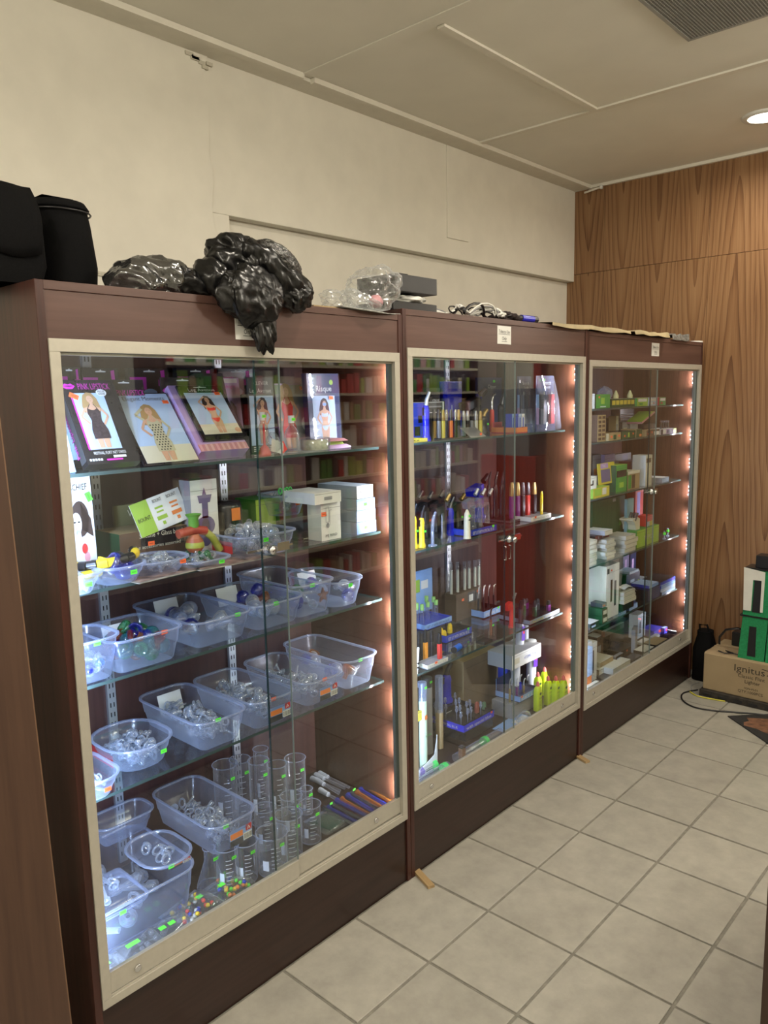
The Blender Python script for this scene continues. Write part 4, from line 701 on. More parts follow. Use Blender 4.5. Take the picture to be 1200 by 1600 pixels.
# ---- fourth shelf
Z4 = .675
tb, gq = tub('small tub cut off by the frame at the left end of the fourth shelf', -.075, 100, 181, 1206, 70, Z4, dmax=.16, oval=True, stick=((.62, .55, ORS),)); heap(gq, 16, ['ring', 'bent', 'stem'], CLEARS, 'in the leftmost tub of the fourth shelf', hi=.9)
tb, gq = tub('rounded tub with a red label heaped with clear rings on the fourth shelf', -.13, 197, 270, 1148, 133, Z4, oval=True, lab_='red', stick=((.72, .62, GRNS),)); heap(gq, 46, ['ring', 'bowl', 'stem'], CLEARS, 'in the rounded tub with the red label', hi=.85)
tb, gq = tub('tub with handwriting on its front, third on the fourth shelf', -.095, 318, 377, 1106, 217, Z4, lab_='hand', card=1, stick=((.3, 1.0, GRNS, .7),)); heap(gq, 46, ['ring', 'stem', 'bent', 'bowl'], CLEARS, 'in the handwritten tub', hi=.8)
tb, gq = tub('tub with blue and orange label, fourth on the fourth shelf', -.095, 401, 452, 1077, 302, Z4, lab_='orange', stick=((.4, .98, ORS, .7),)); heap(gq, 36, ['ball', 'stem', 'ring', 'bowl'], CLEARS, 'in the labelled tub left of the door gap', hi=.95)
tb, gq = tub('tub with blue and orange label, fifth on the fourth shelf', -.105, 481, 525, 1049, 381, Z4, lab_='orange', stick=((.45, .98, ORS, .7),)); heap(gq, 26, ['ball', 'ring', 'stem'], CLEARS, 'in the labelled tub right of the door gap', hi=.85)
tb, gq = tub('deep empty looking tub at the right end of the fourth shelf', -.110, 543, 588, 1018, 443, Z4, stick=((.35, .97, GRNS, .7),)); heap(gq, 9, ['ball', 'bowl'], [GLASSM, AMBG, GLASSM, BLUEG], 'at the bottom of the deep rightmost tub of the fourth shelf', hi=.35, sc=1.3)
# ---- deck of the nearest cabinet
ZD = .251
tb, gq = tub('huge deep storage tub glowing blue at the bottom left of the nearest cabinet', -.11, 120, 300, 1350, 40, ZD, dmax=.36, r=.03, stick=((.28, .86, GRNS, 1.2),)); heap(gq, 12, ['bowl', 'ring', 'stem', 'ball'], CLEARS, 'in the huge deep storage tub', hi=.5, sc=1.6); BG = gq
zr = BG[2] + BG[4]
tb, gq = tub('small rounded tub nested on top of the huge storage tub', -.115, 246, 296, 1328, 190, zr + .012, dmax=.30, oval=True, lab_='orange', stick=((.3, .8, GRNS),)); heap(gq, 8, ['ring'], CLEARS, 'in the tub nested on the huge storage tub', hi=.4, x0=.5)
tb, gq = tub('flat sided tub laid across the left half of the huge storage tub', -.125, 150, 218, 1398, 110, zr + .008, dmax=.28, r=.012); heap(gq, 6, ['ring', 'stem'], CLEARS, 'in the flat sided tub over the huge storage tub', hi=.5)
tb, gq = tub('tall tub standing behind the nested tub against the back panel', -.33, 165, 232, 1262, 140, zr + .01, dmax=.09, r=.015)
tb, gq = tub('wide tub of clear rings resting on the beakers', -.108, 337, 392, 1262, 238, ZD + .110, lab_='orange', stick=((.2, .95, GRNS, .8),)); heap(gq, 44, ['ring', 'ring', 'bowl', 'stem'], CLEARS, 'in the wide tub resting on the beakers', hi=.65)
# beakers with printed scales
SCALE = mat('white_scale_print', (.75, .78, .85), .5)
def beaker(label, pxc, pyb, half, pytop, group='beakers of the nearest cabinet', st=True, flask=False, scale=True):
    p = un(pxc, pyb, 2, ZD); x = max(min(p.x, -.035 - half*1.5*1.6/FOC), -.385); y = Yat(pxc, x, ZD); dist = (V((x, y, ZD)) - CAM) @ _f; r = half*dist/FOC*1.02; h = Zat(pytop, x, y) - ZD
    t = thing('erlenmeyer_flask' if flask else 'beaker', label, 'flask' if flask else 'beaker', (x, y, ZD + .0003), group=None)
    pr = [(r*1.35, 0), (r*1.38, .01), (r*.55, h*.7), (r*.55, h*.95), (r*.65, h)] if flask else [(r*.94, 0), (r, .006), (r, h - .006), (r*1.07, h)]
    M().lathe(pr, 24, caps=False).lathe([(0, .0008), (pr[0][0], .0008)], 24, caps=False).build('glass_wall', [GLASSM], t); rr = pr[-1][0]
    M().tube([(rr*cos(2*pi*i/20), rr*sin(2*pi*i/20), h) for i in range(20)], .0014, 5, closed=True).tube([(pr[0][0]*cos(2*pi*i/20), pr[0][0]*sin(2*pi*i/20), .002) for i in range(20)], .0018, 5, closed=True).build('rim', [TUBRIM], t)
    if scale and not flask:
        q = M()
        for k in range(7):
            a0 = -.75; z = h*(.16 + .1*k)
            for s_ in range(4 if k % 2 else 3): a = a0 + s_*.16; q.add([((r + .0006)*cos(a), (r + .0006)*sin(a), z), ((r + .0006)*cos(a + .16), (r + .0006)*sin(a + .16), z), ((r + .0006)*cos(a + .16), (r + .0006)*sin(a + .16), z + .0016), ((r + .0006)*cos(a), (r + .0006)*sin(a), z + .0016)], [(0, 1, 2, 3)])
        for s_ in range(3): a = -1.35 + s_*.14; q.add([((r + .0006)*cos(a), (r + .0006)*sin(a), h*.2), ((r + .0006)*cos(a + .14), (r + .0006)*sin(a + .14), h*.2), ((r + .0006)*cos(a + .14), (r + .0006)*sin(a + .14), h*.45), ((r + .0006)*cos(a), (r + .0006)*sin(a), h*.45)], [(0, 1, 2, 3)])
        q.build('measuring_scale', [SCALE], t)
    if st: sticker(t, 0, h*.82, GRNS, .9, off=r + .002)
for a in (('large front beaker right beside the door edge', 427, 1368, 23, 1300), ('beaker with clear scale behind the large front beaker', 453, 1338, 20, 1272), ('front beaker nearest the coloured tubes', 486, 1312, 16, 1256), ('narrow tall beaker at the back right of the group', 464, 1262, 15, 1184),
          ('beaker left of the narrow tall one at the back', 436, 1272, 14, 1194), ('beaker in the middle of the second row', 408, 1285, 15, 1188), ('beaker behind the door edge in the back row', 411, 1235, 11, 1170), ('beaker at the left of the back row behind the wide tub', 379, 1275, 15, 1186),
          ('leftmost beaker behind the wide tub rim', 356, 1252, 18, 1194), ('short beaker in the middle of the group', 457, 1300, 16, 1243), ('smallest beaker next to the clear tubes', 480, 1270, 9, 1232), ('beaker of the front row under the wide tub corner', 386, 1372, 17, 1314), ('beaker in the middle row behind the large front beaker', 416, 1322, 16, 1262)): beaker(*a)
beaker('conical flask standing under the wide tub', 330, 1385, 15, 1325, flask=True)
beaker('tall beaker under the left side of the wide tub', 357, 1382, 17, 1322)
# coloured glass tubes fanned out at the right of the deck
for k, (a, b, mt, lab) in enumerate((((570, 1229), (617, 1257), AMBG, 'amber glass tube nearest the right side panel'), ((563, 1234), (606, 1259), BLUEG, 'blue glass tube second from the right side panel'), ((558, 1238), (601, 1264), AMBG, 'thin amber glass tube third from the right side panel'),
        ((549, 1240), (596, 1267), GREYG, 'smoky glass tube in the middle of the fan'), ((543, 1243), (589, 1271), BLUEG, 'thick blue glass tube in the middle of the fan'), ((534, 1249), (581, 1275), AMBG, 'amber glass tube left of the thick blue one'), ((526, 1251), (577, 1277), BLUEG, 'blue glass tube with a flared end, left of the middle amber one'),
        ((519, 1257), (570, 1283), GREYG, 'smoky glass tube between two blue ones'), ((513, 1262), (564, 1288), BLUEG, 'blue glass tube nearest the beakers'), ((506, 1263), (556, 1291), GREYG, 'smoky glass tube above the green bag'))):
    p0 = un(a[0], a[1], 2, ZD + .012); p1 = un(b[0], b[1], 2, ZD + .012); p1.x = min(p1.x, -.036)
    if p0.x < -.40: p0.x = -.40
    t = thing('glass_tube', lab, 'tube', (p0.x, p0.y, ZD + .012)); dv = p1 - p0; dv.z = 0; M().tube([(0, 0, 0), dv*.03, dv*.1, dv*.97, dv], [.011, .009, .006, .006, .0075], 10).build('tube_wall', [mt], t)
    if k in (3, 8): sticker(t, .01, .012, GRNS, .7, off=.004)
for k, (a, b) in enumerate((((487, 1216), (537, 1238)), ((493, 1212), (544, 1236)), ((499, 1208), (551, 1233)), ((494, 1220), (534, 1244)), ((500, 1234), (528, 1250)))):
    p0 = un(a[0], a[1], 2, ZD + .014); p1 = un(b[0], b[1], 2, ZD + .014); p0.x = max(p0.x, -.40); dv = p1 - p0; dv.z = 0
    t = thing('clear_downstem', ['leftmost clear downstem with frosted joint at the back', 'clear downstem with frosted joint, second at the back', 'clear downstem with frosted joint leaning nearest the back panel', 'clear downstem with frosted joint in the front of the pile', 'short clear downstem beside the smallest beaker'][k], 'tube', (p0.x, p0.y, ZD + .014 + .004*(k % 2)))
    M().tube([(0, 0, 0), dv*.9], .0045, 8).build('tube_wall', [GLASSM], t); M().tube([(0, 0, 0), dv.normalized()*.045], [.010, .008], 10).build('frosted_joint', [mat('frosted_glass', (.45, .48, .52), .6)], t)
def zipbag(label, px, py, wd, dp, hh, mats_, n, group=None, stick=1, rz=0):
    p = un(px, py, 2, ZD); p.x = min(p.x, -.045); y = max(Yat(px, p.x, ZD), .036 + wd/2); t = thing('zip_bag', label, 'bag', (p.x, y, ZD + .0006), rz, group); m = M(); loops = []
    for k, (s_, z) in enumerate(((1, .001), (1.02, hh*.35), (.85, hh*.8), (.4, hh))): loops.append([(a - dp*.5 + (random.uniform(-.006, .006) if k else 0), b, c + (random.uniform(-.003, .003) if k else 0)) for a, b, c in rrect(-dp*.5*s_, dp*.5*s_, -wd*.5*s_, wd*.5*s_, .01*s_, z, 3)])
    m.loft(loops, capb=True, capa=True).build('bag_film', [FILM], t)
    m = M().box((-dp - .012, -wd*.5, .004), (-dp, wd*.5, .006)); m.build('zip_strip', [TUBRIM], t)
    if mats_:
        for i, mt in enumerate(mats_):
            q = M()
            for k in range(n):
                c = (-dp*.5 + random.uniform(-.38, .38)*dp, random.uniform(-.36, .36)*wd, .007 + random.random()*hh*.6); q.lathe([(.001, -.006), (.006, -.002), (.006, .003), (.001, .006)], 7, X=RT(c, random.uniform(0, 3), random.uniform(0, 3)))
            q.build('bead_fill', [mt], t)['kind'] = 'stuff'
    for k in range(stick): X = (wd*random.uniform(-.25, .25), hh + .002); q = M().add([(-dp*.5 - .01, X[0] - .009, hh*1.02), (-dp*.5 + .004, X[0] - .009, hh*1.0), (-dp*.5 + .004, X[0] + .009, hh*1.0), (-dp*.5 - .01, X[0] + .009, hh*1.02)], [(0, 1, 2, 3)]); tag(q.build('price_sticker', [GRNS], t), 'fluorescent green price sticker')
zipbag('zip bag of many coloured beads at the front of the deck', 325, 1438, .13, .10, .03, [GRNG, REDB, WHITE, BLUE, YP], 9, rz=.2)
zipbag('zip bag of blue and orange beads beside the beakers', 375, 1402, .12, .09, .03, [BLUE, ORANGE, YP, GRNS], 9, rz=.1)
zipbag('clear zip bag with a green sticker lying left of the coloured bead bags', 282, 1466, .11, .07, .018, [GLASSM], 6, stick=2)
zipbag('crumpled clear zip bag before the huge storage tub', 228, 1500, .12, .07, .022, [GLASSM], 8, stick=2)
zipbag('small clear bag at the front left corner of the deck', 183, 1528, .07, .06, .015, [GLASSM], 5)
zipbag('bag of thin green glass straws beside the coloured tubes', 530, 1296, .10, .10, .014, None, 0, stick=0); tz = bpy.data.objects['zip_bag.005']; q = M()
for k in range(9): q.tube([(-.09, -.04 + .008*k, .006), (-.01, -.025 + .008*k, .007)], .0022, 6)
q.build('straw_bundle', [GRNG], tz)['kind'] = 'stuff'
# ================================================================ middle cabinet
YLIM[:] = [1.132, 2.235]
def torch(label, x0, pxc, pyT, z, wpx, col, kind='stand', tip=GUN, group=None, name='torch_lighter', stick=None, rz=0, band=None):
    y = max(Yat(pxc, x0, z), YLIM[0] + .012); d_ = (V((x0, y, z)) - CAM) @ _f; wd = wpx*d_/FOC; h = Zat(pyT, x0, y) - z; r = wd/2
    t = thing(name, label, 'lighter', (x0 - r, y, z + .0004), rz, group)
    if kind == 'stand':      # table torch: flared base, body, angled burner
        M().lathe([(r*1.15, 0), (r*1.15, h*.05), (r*.85, h*.12), (r*.80, h*.5), (r*.9, h*.60), (r*.6, h*.72), (0, h*.74)], 16, sx=.8).build('body', [col], t)
        M().tube([(0, 0, h*.68), (0, r*.3, h*.84), (r*.1, r*1.1, h*.99)], [r*.5, r*.42, r*.34], 10).build('burner', [tip], t); M().box((-r*.2, -r*1.0, h*.52), (r*.2, -r*.6, h*.68)).build('trigger', [BLACK], t)
    elif kind == 'pistol':
        M().lathe([(r*1.1, 0), (r*1.1, h*.06), (r*.8, h*.10), (r*.75, h*.6), (r*.7, h*.66)], 14, sx=.8).build('body', [col], t); M().box((-r*.7, -r*1.3, h*.62), (r*.7, r*1.3, h*.80), X=RT((0, 0, 0), rx=.25)).build('head', [col], t)
        M().tube([(0, r*1.0, h*.86), (0, r*2.2, h*1.0)], [r*.45, r*.36], 10).build('burner', [tip], t)
    elif kind == 'pocket':   # slim upright lighter with a cap
        M().box((-r*.7, -r, 0), (r*.7, r, h*.62)).build('body', [col], t, bevel=r*.3); M().loft([rrect(-r*.7, r*.7, -r, r, r*.3, h*.625, 3), rrect(-r*.65, r*.65, -r*.9, r*.9, r*.3, h*.85, 3), rrect(-r*.4, r*.4, -r*.5, r*.6, r*.2, h, 3)], capb=True, capa=True).build('cap', [tip], t)
    elif kind == 'arch':
        M().lathe([(r*.55, 0), (r*.6, h*.05), (r*.55, h*.55), (r*.4, h*.6)], 12).build('body', [col], t); M().tube([(0, 0, h*.55), (0, 0, h*.85), (0, r*.5, h*.97), (0, r*1.4, h)], [r*.35]*4, 9).build('burner', [tip], t)
    elif kind == 'jar':
        M().lathe([(r, 0), (r, h*.7), (r*.85, h*.75)], 14).build('body', [col], t); M().lathe([(r*1.02, h*.74), (r*1.02, h), (0, h)], 14).build('cap', [tip], t)
    if band: M().lathe([(r*.62, h*.30), (r*.62, h*.36)], 12, caps=False, X=None).build('band', [band], t) if kind == 'arch' else None
    if stick: sticker(t, 0, h*.4, stick, .7, off=r + .002)
    return t
def tray(label, x0, pxL, pxR, z, d, h=.018, back=.0, front=BLUE, inner=BLK2, text=None, tcol=WHITE, rz=0, name='display_tray', stick=None, tilt=0, fh=None):
    y0 = max(Yat(pxL, x0, z), YLIM[0]); w_ = min(Yat(pxR, x0, z), YLIM[1]) - y0; fh = fh or h; t = thing(name, label, 'tray', (x0, y0, z + .0004), rz)
    m = M().box((-d, 0, 0), (0, w_, .003), 1).box((-.003, 0, .003), (0, w_, fh), mats=[0, 1, 0, 0, 0, 1]).box((-d, 0, .003), (-.003, .003, h), mats=[0, 1, 0, 1, 1, 0]).box((-d, w_ - .003, .003), (-.003, w_, h), mats=[0, 1, 1, 1, 0, 0]).box((-d, .003, .003), (-d + .003, w_ - .003, h + back), mats=[0, 1, 0, 1, 0, 0])
    m.box((-d + .003, .003, h*.55), (-.003, w_ - .003, h*.62), 1); m.build('tray_body', [front, inner], t)
    if text: q = M().text(text, w_*.08, fh*.28, fh*.42, 0, .0006, w_*.82); q.build('front_lettering', [tcol], t)
    if stick: sticker(t, w_*stick[0], fh*.9, stick[1], .8, off=.002)
    return t, y0, w_
ZM1, ZM2, ZM3, ZMD = 1.432, 1.072, .645, .251
# top shelf
carton('black box with a white outlined window at the upper left of the middle cabinet', -.30, 640, 695, 602, ZM1 + .085, .03, front=BLK2, name='display_box', prints=((.03, .04, .97, .96, WHITE), (.07, .10, .93, .90, DGREY), (.1, .15, .9, .45, BLACK), (.1, .5, .9, .62, GREY)), h=.045)
carton('orange blister card with a black lighter at the upper left', -.27, 640, 668, 606, ZM1 + .042, .03, front=ORANGE, name='blister_card', prints=((.2, .4, .8, .7, BLACK),), stick=((.5, .9, ORS),), h=.04)
carton('bright blue torch box with a black window at the left of the top shelf', -.20, 646, 663, 630, ZM1, .06, front=BLUE, name='torch_box', prints=((.45, .45, .8, .65, BLACK), (.1, .1, .6, .35, BLACK)), stick=((.9, .4, ORS, .6),))
torch('tall glossy blue torch standing at the front left of the top shelf', -.10, 672, 612, ZM1, 15, DBLUE, 'stand', STEEL)
carton('tall black box with white vertical lettering behind the blue torch', -.30, 682, 698, 606, ZM1, .04, front=BLK2, name='torch_box', texts=(('XTREME', .2, .7, .06, WHITE, .7),))
t = carton('tall blue hanging torch package at the back of the top shelf', -.34, 700, 722, 596, ZM1, .04, front=DBLUE, name='torch_box', prints=((.05, .86, .98, .96, BLUE), (.25, .3, .3, .55, SKY)))
tray('black tray of pocket torches along the top shelf', -.10, 690, 733, ZM1, .10, .006, .0, BLACK, BLK2)[0]
for k, (px, c, tp) in enumerate(((681, GOLD, GUN), (688, GREY, GUN), (695, YEL, GOLD), (700, GUN, CHROME), (707, ORANGE, GUN), (714, BLACK, CHROME), (719, BLACK, GOLD), (727, GREY, STEEL), (733, GUN, STEEL), (739, GREY, BLACK), (746, CREAM, STEEL), (753, YEL, GOLD))):
    torch(['brown and gold pocket torch at the left end of the row', 'grey pocket torch second in the row', 'gold pocket torch third in the row', 'gunmetal pocket torch between the gold and the orange one', 'orange pocket torch in the middle of the row', 'black chrome capped pocket torch right of the orange one', 'black gold capped pocket torch in the row', 'grey pocket torch right of the black ones', 'dark clear topped pocket torch in the row', 'grey black capped pocket torch in the row', 'cream pocket torch second from the right end of the row', 'gold pocket torch at the right end of the row'][k], -.13 if k < 7 else -.16, px, 640 if k < 7 else 642, ZM1, 6.5, c, 'pocket', tp)
t = thing('tent_card', 'silver tent card with small print before the pocket torches', 'card', (-.09, Yat(736, -.09, ZM1), ZM1 + .0006)); q = M().add([(0, 0, 0), (0, .095, 0), (-.035, .075, .035), (-.035, -.02, .035)], [(0, 1, 2, 3)]); q.build('card_sheet', [mat('silver_card', (.42, .42, .40), .3, .5)], t); sticker(t, .06, .01, ORS, .8)
carton('yellow tray end lettered XX at the left front corner of the top shelf', -.09, 642, 668, 0, ZM1, .05, front=YEL, h=.012, name='tray_end', flaps=False, texts=(('XX', .1, .2, .6, BLACK, .4),))
torch('black torch with a chrome nozzle in the middle of the top shelf', -.26, 752, 610, ZM1, 26, BLACK, 'pistol', CHROME); carton('black torch package with a green sticker at the back of the top shelf', -.33, 752, 784, 590, ZM1, .03, front=NAVY, name='torch_box', texts=(('Clipper', .3, .8, .07, WHITE, .4),), stick=((.6, .93, GRNS, .9),))
torch('torch with a red ribbed barrel beside the sliding door edge', -.24, 774, 616, ZM1, 13, REDB, 'arch', CHROME); torch('tall black torch with gold knob by the door edge', -.20, 762, 640, ZM1, 18, BLACK, 'stand', GOLD, stick=GRNS)
torch('black torch with silver nozzle right of the door edge', -.25, 790, 615, ZM1, 16, BLACK, 'stand', GUN)
tray('small orange tray with lime corner tabs', -.105, 808, 824, ZM1, .12, .022, .02, ORANGE, RED)
for k in range(4): carton(['left blue lighter pack in the orange tray', 'second blue lighter pack in the orange tray', 'third blue lighter pack in the orange tray', 'right white and blue lighter pack in the orange tray'][k], -.13, 800 + 5*k, 804.5 + 5*k, 647, ZM1 + .004, .03, front=[LBLUE, BLUE, SKY, WHITE][k], side=BLUE, name='lighter_pack', prints=((.3, .2, .7, .8, BLUE),))
for k, (a, b, tp, x) in enumerate(((807, 832, 588, -.22), (836, 871, 587, -.13))):
    y0, w_, h = place(x, a, b, tp, ZM1); t = thing('blister_pack', ['dark blister pack of lighters behind the front one', 'clear front blister pack with one black and one red lighter'][k], 'package', (x, y0, ZM1 + .0004)); m = M()
    m.loft([[(-.001, 0, 0), (-.001, w_, 0), (-.001, w_*.86, h), (-.001, w_*.03, h)], [(.0, 0, 0), (.0, w_, 0), (.0, w_*.86, h), (.0, w_*.03, h)]], capa=True, capb=True, smooth=False); m.build('backing_card', [NAVY], t)
    q = M().rect(w_*.04, h*.25, w_*.16, h*.66, 0, .0012).rect(w_*.44, h*.25, w_*.52, h*.66, 0, .0012).rect(w_*.76, h*.25, w_*.84, h*.66, 0, .0012).rect(w_*.04, h*.12, w_*.16, h*.42, 1, .0016).rect(w_*.44, h*.12, w_*.52, h*.42, 1, .0016).rect(w_*.76, h*.12, w_*.84, h*.42, 1, .0016).text('Scorch', w_*.34, h*.84, h*.07, 2, .0015, w_*.4).text('Torch', w_*.40, h*.77, h*.05, 2, .0015, w_*.3); q.build('card_print', [LBLUE, LILAC, WHITE], t)
    m = M().loft([rrect(.001, .002, 0, w_, .004, 0, 2), rrect(.001, .035, 0, w_, .012, .006, 2), rrect(.001, .022, w_*.02, w_*.96, .01, h*.6, 2), rrect(.001, .004, w_*.05, w_*.86, .002, h, 2)], capb=True); m.build('blister', [BLISTER], t)
    for u, c in ((.22, GUN), (.60, RED if k else GUN)): M().box((.004, w_*u, h*.12), (.018, w_*(u + .16), h*.40), 1).box((.004, w_*u, h*.40), (.018, w_*(u + .16), h*.66), 0).lathe([(w_*.04, h*.66), (w_*.03, h*.72)], 10, 2, X=RT((.011, w_*(u + .08), 0))).build('lighter', [c, GREY if c is GUN else c, CHROME], t, bevel=.001)
    if k: sticker(t, w_*.35, h*.92, GRNS, .9, off=.006)
# second shelf
for k, (px, c, tp, tpy, x, kd, s_) in enumerate(((652, YP, BLACK, 788, -.11, 'stand', GRNS), (664, YP, BLACK, 792, -.10, 'stand', GRNS), (656, BLACK, GUN, 770, -.22, 'pistol', None), (672, BLACK, GUN, 771, -.20, 'pistol', ORS), (689, BLACK, GUN, 769, -.22, 'pistol', None), (699, GUN, GOLD, 775, -.14, 'pistol', None), (710, DBLUE, GUN, 778, -.16, 'stand', None), (722, BLACK, GOLD, 775, -.20, 'pistol', GRNS))):
    torch(['yellow torch at the left front of the second shelf', 'yellow torch right of the leftmost one on the second shelf', 'black torch lighter at the back left of the second shelf', 'black torch with an orange sticker behind the yellow ones', 'black torch with raised head beside the bent glass', 'gunmetal torch with gold trim near the shelf track', 'dark blue torch right of the gold trimmed one', 'black torch with a green sticker behind the white torch'][k], x, px, tpy, ZM2, 12 if k < 2 else 16, c, kd, tp, stick=s_)
t = thing('bent_glass_tube', 'bent clear glass mouthpiece standing among the black torches', 'tube', (-.10, Yat(676, -.10, ZM2), ZM2 + .0006)); M().tube([(0, 0, .004), (0, 0, .05), (0, .004, .09), (0, .018, .115)], [.006, .006, .006, .004], 10).lathe([(.016, 0), (.016, .003), (0, .003)], 14).build('tube_wall', [TUBRIM], t)
t = thing('white_torch', 'tall white bullet shaped lighter with a green sticker', 'lighter', (-.085, Yat(730, -.085, ZM2), ZM2 + .0006)); M().lathe([(.014, 0), (.0125, .012), (.0115, .07), (.010, .09), (.004, .104), (0, .106)], 16).build('body', [IVORY], t); M().box((.010, -.005, .066), (.0118, .005, .071)).build('slot', [BLACK], t); sticker(t, -.001, .083, GRNS, .7, off=.0125)
tray('blue tray reading GET LIT WITH SPECIAL BLUE on the second shelf', -.088, 735, 776, ZM2, .16, .026, .0, BLUE, BLK2, 'GET LIT WITH SPECIAL BLUE', stick=(.85, GRNS))
for k in range(3): torch(['left clear jet torch in the second shelf tray', 'middle clear jet torch in the second shelf tray', 'right clear jet torch in the second shelf tray'][k], -.13, 744 + 11*k, 766, ZM2 + .006, 14, GLASSM, 'pistol', STEEL)
for k in range(3): torch(['left black tall torch behind the clear ones', 'middle black tall torch by the door edge', 'right black tall torch by the door edge'][k], -.25, 768 + 10*k, 737, ZM2, 10, BLACK, 'stand', BLACK)
torch('dark torch with a blue barrel lying over the clear torches', -.30, 758, 745, ZM2, 22, DBLUE, 'pistol', BLACK)
tray('low dark tray at the right of the second shelf', -.14, 797, 828, ZM2, .12, .010, .0, DGREY, BLK2)
for k, (px, c, tp) in enumerate(((803, PURP, GOLD), (812, PURP, GOLD), (820, BLACK, GUN), (828, REDB, GUN), (838, BLACK, GOLD))): torch(['purple gold capped lighter at the left of the right hand group', 'second purple gold capped lighter of the right hand group', 'black lighter between purple and red ones', 'red clear capped lighter of the right hand group', 'black gold capped lighter of the right hand group'][k], -.15, px, 754, ZM2 + .012, 8, c, 'pocket', tp)
torch('slim yellow lighter at the right end of the second shelf', -.12, 848, 768, ZM2 + .01, 4.5, YP, 'pocket', YP)
tray('white tray with grey lettering at the right end of the second shelf', -.088, 830, 861, ZM2, .10, .020, .0, WHITE, GREY, 'SMOKO', GREY, stick=(.2, ORS))
# third shelf
t = carton('clear lidded dark tray lifting the left blue tray', -.24, 640, 690, 0, ZM3, .15, front=DGREY, h=.062, name='black_box', top=BLACK)
t = tray('blue tray of green capped jars at the left of the third shelf', -.245, 664, 706, ZM3 + .064, .14, .022, .0, LBLUE, BLUE, 'GET LIT WITH SPECIAL BLUE', NAVY)
carton('blue header card with green print standing behind the capped jars', -.36, 640, 676, 897, ZM3 + .09, .006, front=LBLUE, name='header_card', cat='card', flaps=False, prints=((.0, .5, .45, .8, LIME), (.5, .55, .8, .75, WHITE)))
for k, (px, tp, x) in enumerate(((654, 943, -.28), (662, 945, -.27), (671, 941, -.30), (669, 932, -.33), (680, 933, -.32), (684, 938, -.30))): torch(['green capped jar at the left end of the left blue tray', 'green capped jar second in the left blue tray', 'green capped jar in the middle front of the left blue tray', 'green capped jar in the middle back of the left blue tray', 'green capped jar at the right back of the left blue tray', 'green capped jar at the right front of the left blue tray'][k], x, px, tp, ZM3 + .070, 6, GLASSM, 'jar', mat('lime_cap', (.25, .5, .12), .4), name='capped_jar')
carton('dark display riser behind the blue letter tray', -.355, 713, 752, 0, ZM3, .06, front=mat('brown_display', (.09, .055, .03), .5), h=.115, name='display_riser', stick=((.25, .75, ORS, .9), (.85, .9, ORS, .9)), prints=((.45, .55, 1, .95, DGREY), (.5, .6, .66, .85, WHITE)))
for k, px in enumerate((703, 713, 724, 731, 740, 746)):
    torch(['leftmost clear vial with pale label', 'second clear vial with pale label from the left', 'third clear vial with pale label from the left', 'fourth clear vial with pale label from the left', 'second clear vial with pale label from the right', 'rightmost clear vial with pale label'][k], -.37, px + 4, 880 - 1*k, ZM3 + .118, 4.5, SILI, 'jar', GLASSM, name='glass_vial')
tray('blue tray reading SPECIAL with small torches in the middle of the third shelf', -.29, 756, 782, ZM3 + .001, .10, .03, .02, LBLUE, BLK2, 'SPECIAL BL', WHITE, stick=(.85, GRNS))
for k in range(4): torch(['first chrome hook torch in the SPECIAL tray', 'second chrome hook torch in the SPECIAL tray', 'third chrome hook torch in the SPECIAL tray', 'fourth chrome hook torch in the SPECIAL tray'][k], -.32, 750 + 8*k, 917 - k, ZM3 + .005, 6, BLACK, 'arch', CHROME)
tray('blue tray reading GET LIT WITH SPECIAL BLUE on the third shelf', -.21, 697, 737, ZM3, .07, .030, .0, BLUE, BLK2, 'GET LIT WITH SPECIAL BLUE', stick=(.85, GRNS))
for k, (px, tp, c, x, t2) in enumerate(((692, 982, YP, -.24, YP), (697, 986, YP, -.23, YP), (706, 975, YP, -.24, YP), (668, 985, mat('orange_plastic', (.8, .3, .03), .35), -.13, BLACK), (678, 986, GUN, -.13, BLACK), (690, 990, REDB, -.10, BLACK), (658, 988, BLACK, -.15, BLACK))):
    torch(['yellow pocket torch at the left of the GET LIT tray', 'yellow orange pocket torch in the GET LIT tray', 'tall yellow pocket torch in the GET LIT tray', 'orange and black torch left of the red one', 'grey and black torch between orange and red ones', 'red and black torch beside the white letter card', 'black torch at the left end of the third shelf'][k], x, px, tp, ZM3 + .001, 7.5, c, 'pocket', t2)
t = thing('blue_cylinder_torch', 'blue cylinder torch lying in front of the GET LIT tray', 'lighter', (-.12, Yat(710, -.12, ZM3), ZM3 + .013)); M().tube([(0, 0, 0), (-.01, .045, .0)], .012, 16).build('body', [mat('cobalt_plastic', (.02, .14, .6), .35)], t); M().tube([(.0015, -.006, 0), (0, 0, 0)], .0115, 16).build('cap', [BLACK], t)
tray('white tray lettered SMOKO at the front left of the third shelf', -.085, 668, 700, ZM3, .05, .016, .0, CREAM, GREY, 'SMOKO', GREY, stick=(.4, ORS))
t = thing('white_jet_torch', 'white jet torch cut off by the frame on the third shelf', 'lighter', (-.09, Yat(652, -.09, ZM3), ZM3 + .0006)); M().tube([(0, -.006, 0), (0, .0, .05), (0, .008, .09)], [.006, .006, .004], 10).build('body', [WHITE], t); M().box((-.004, -.006, .02), (.0065, .004, .026)).box((-.004, -.005, .034), (.0065, .005, .04)).build('bands', [BLACK], t)
torch('brown metal torch near the door edge of the third shelf', -.13, 770, 952, ZM3, 8, mat('brown_metal', (.22, .08, .04), .35), 'arch', BLACK, stick=GRNS); torch('red torch with a black bent nozzle right of the door edge', -.12, 804, 930, ZM3, 11, REDB, 'pistol', GUN)
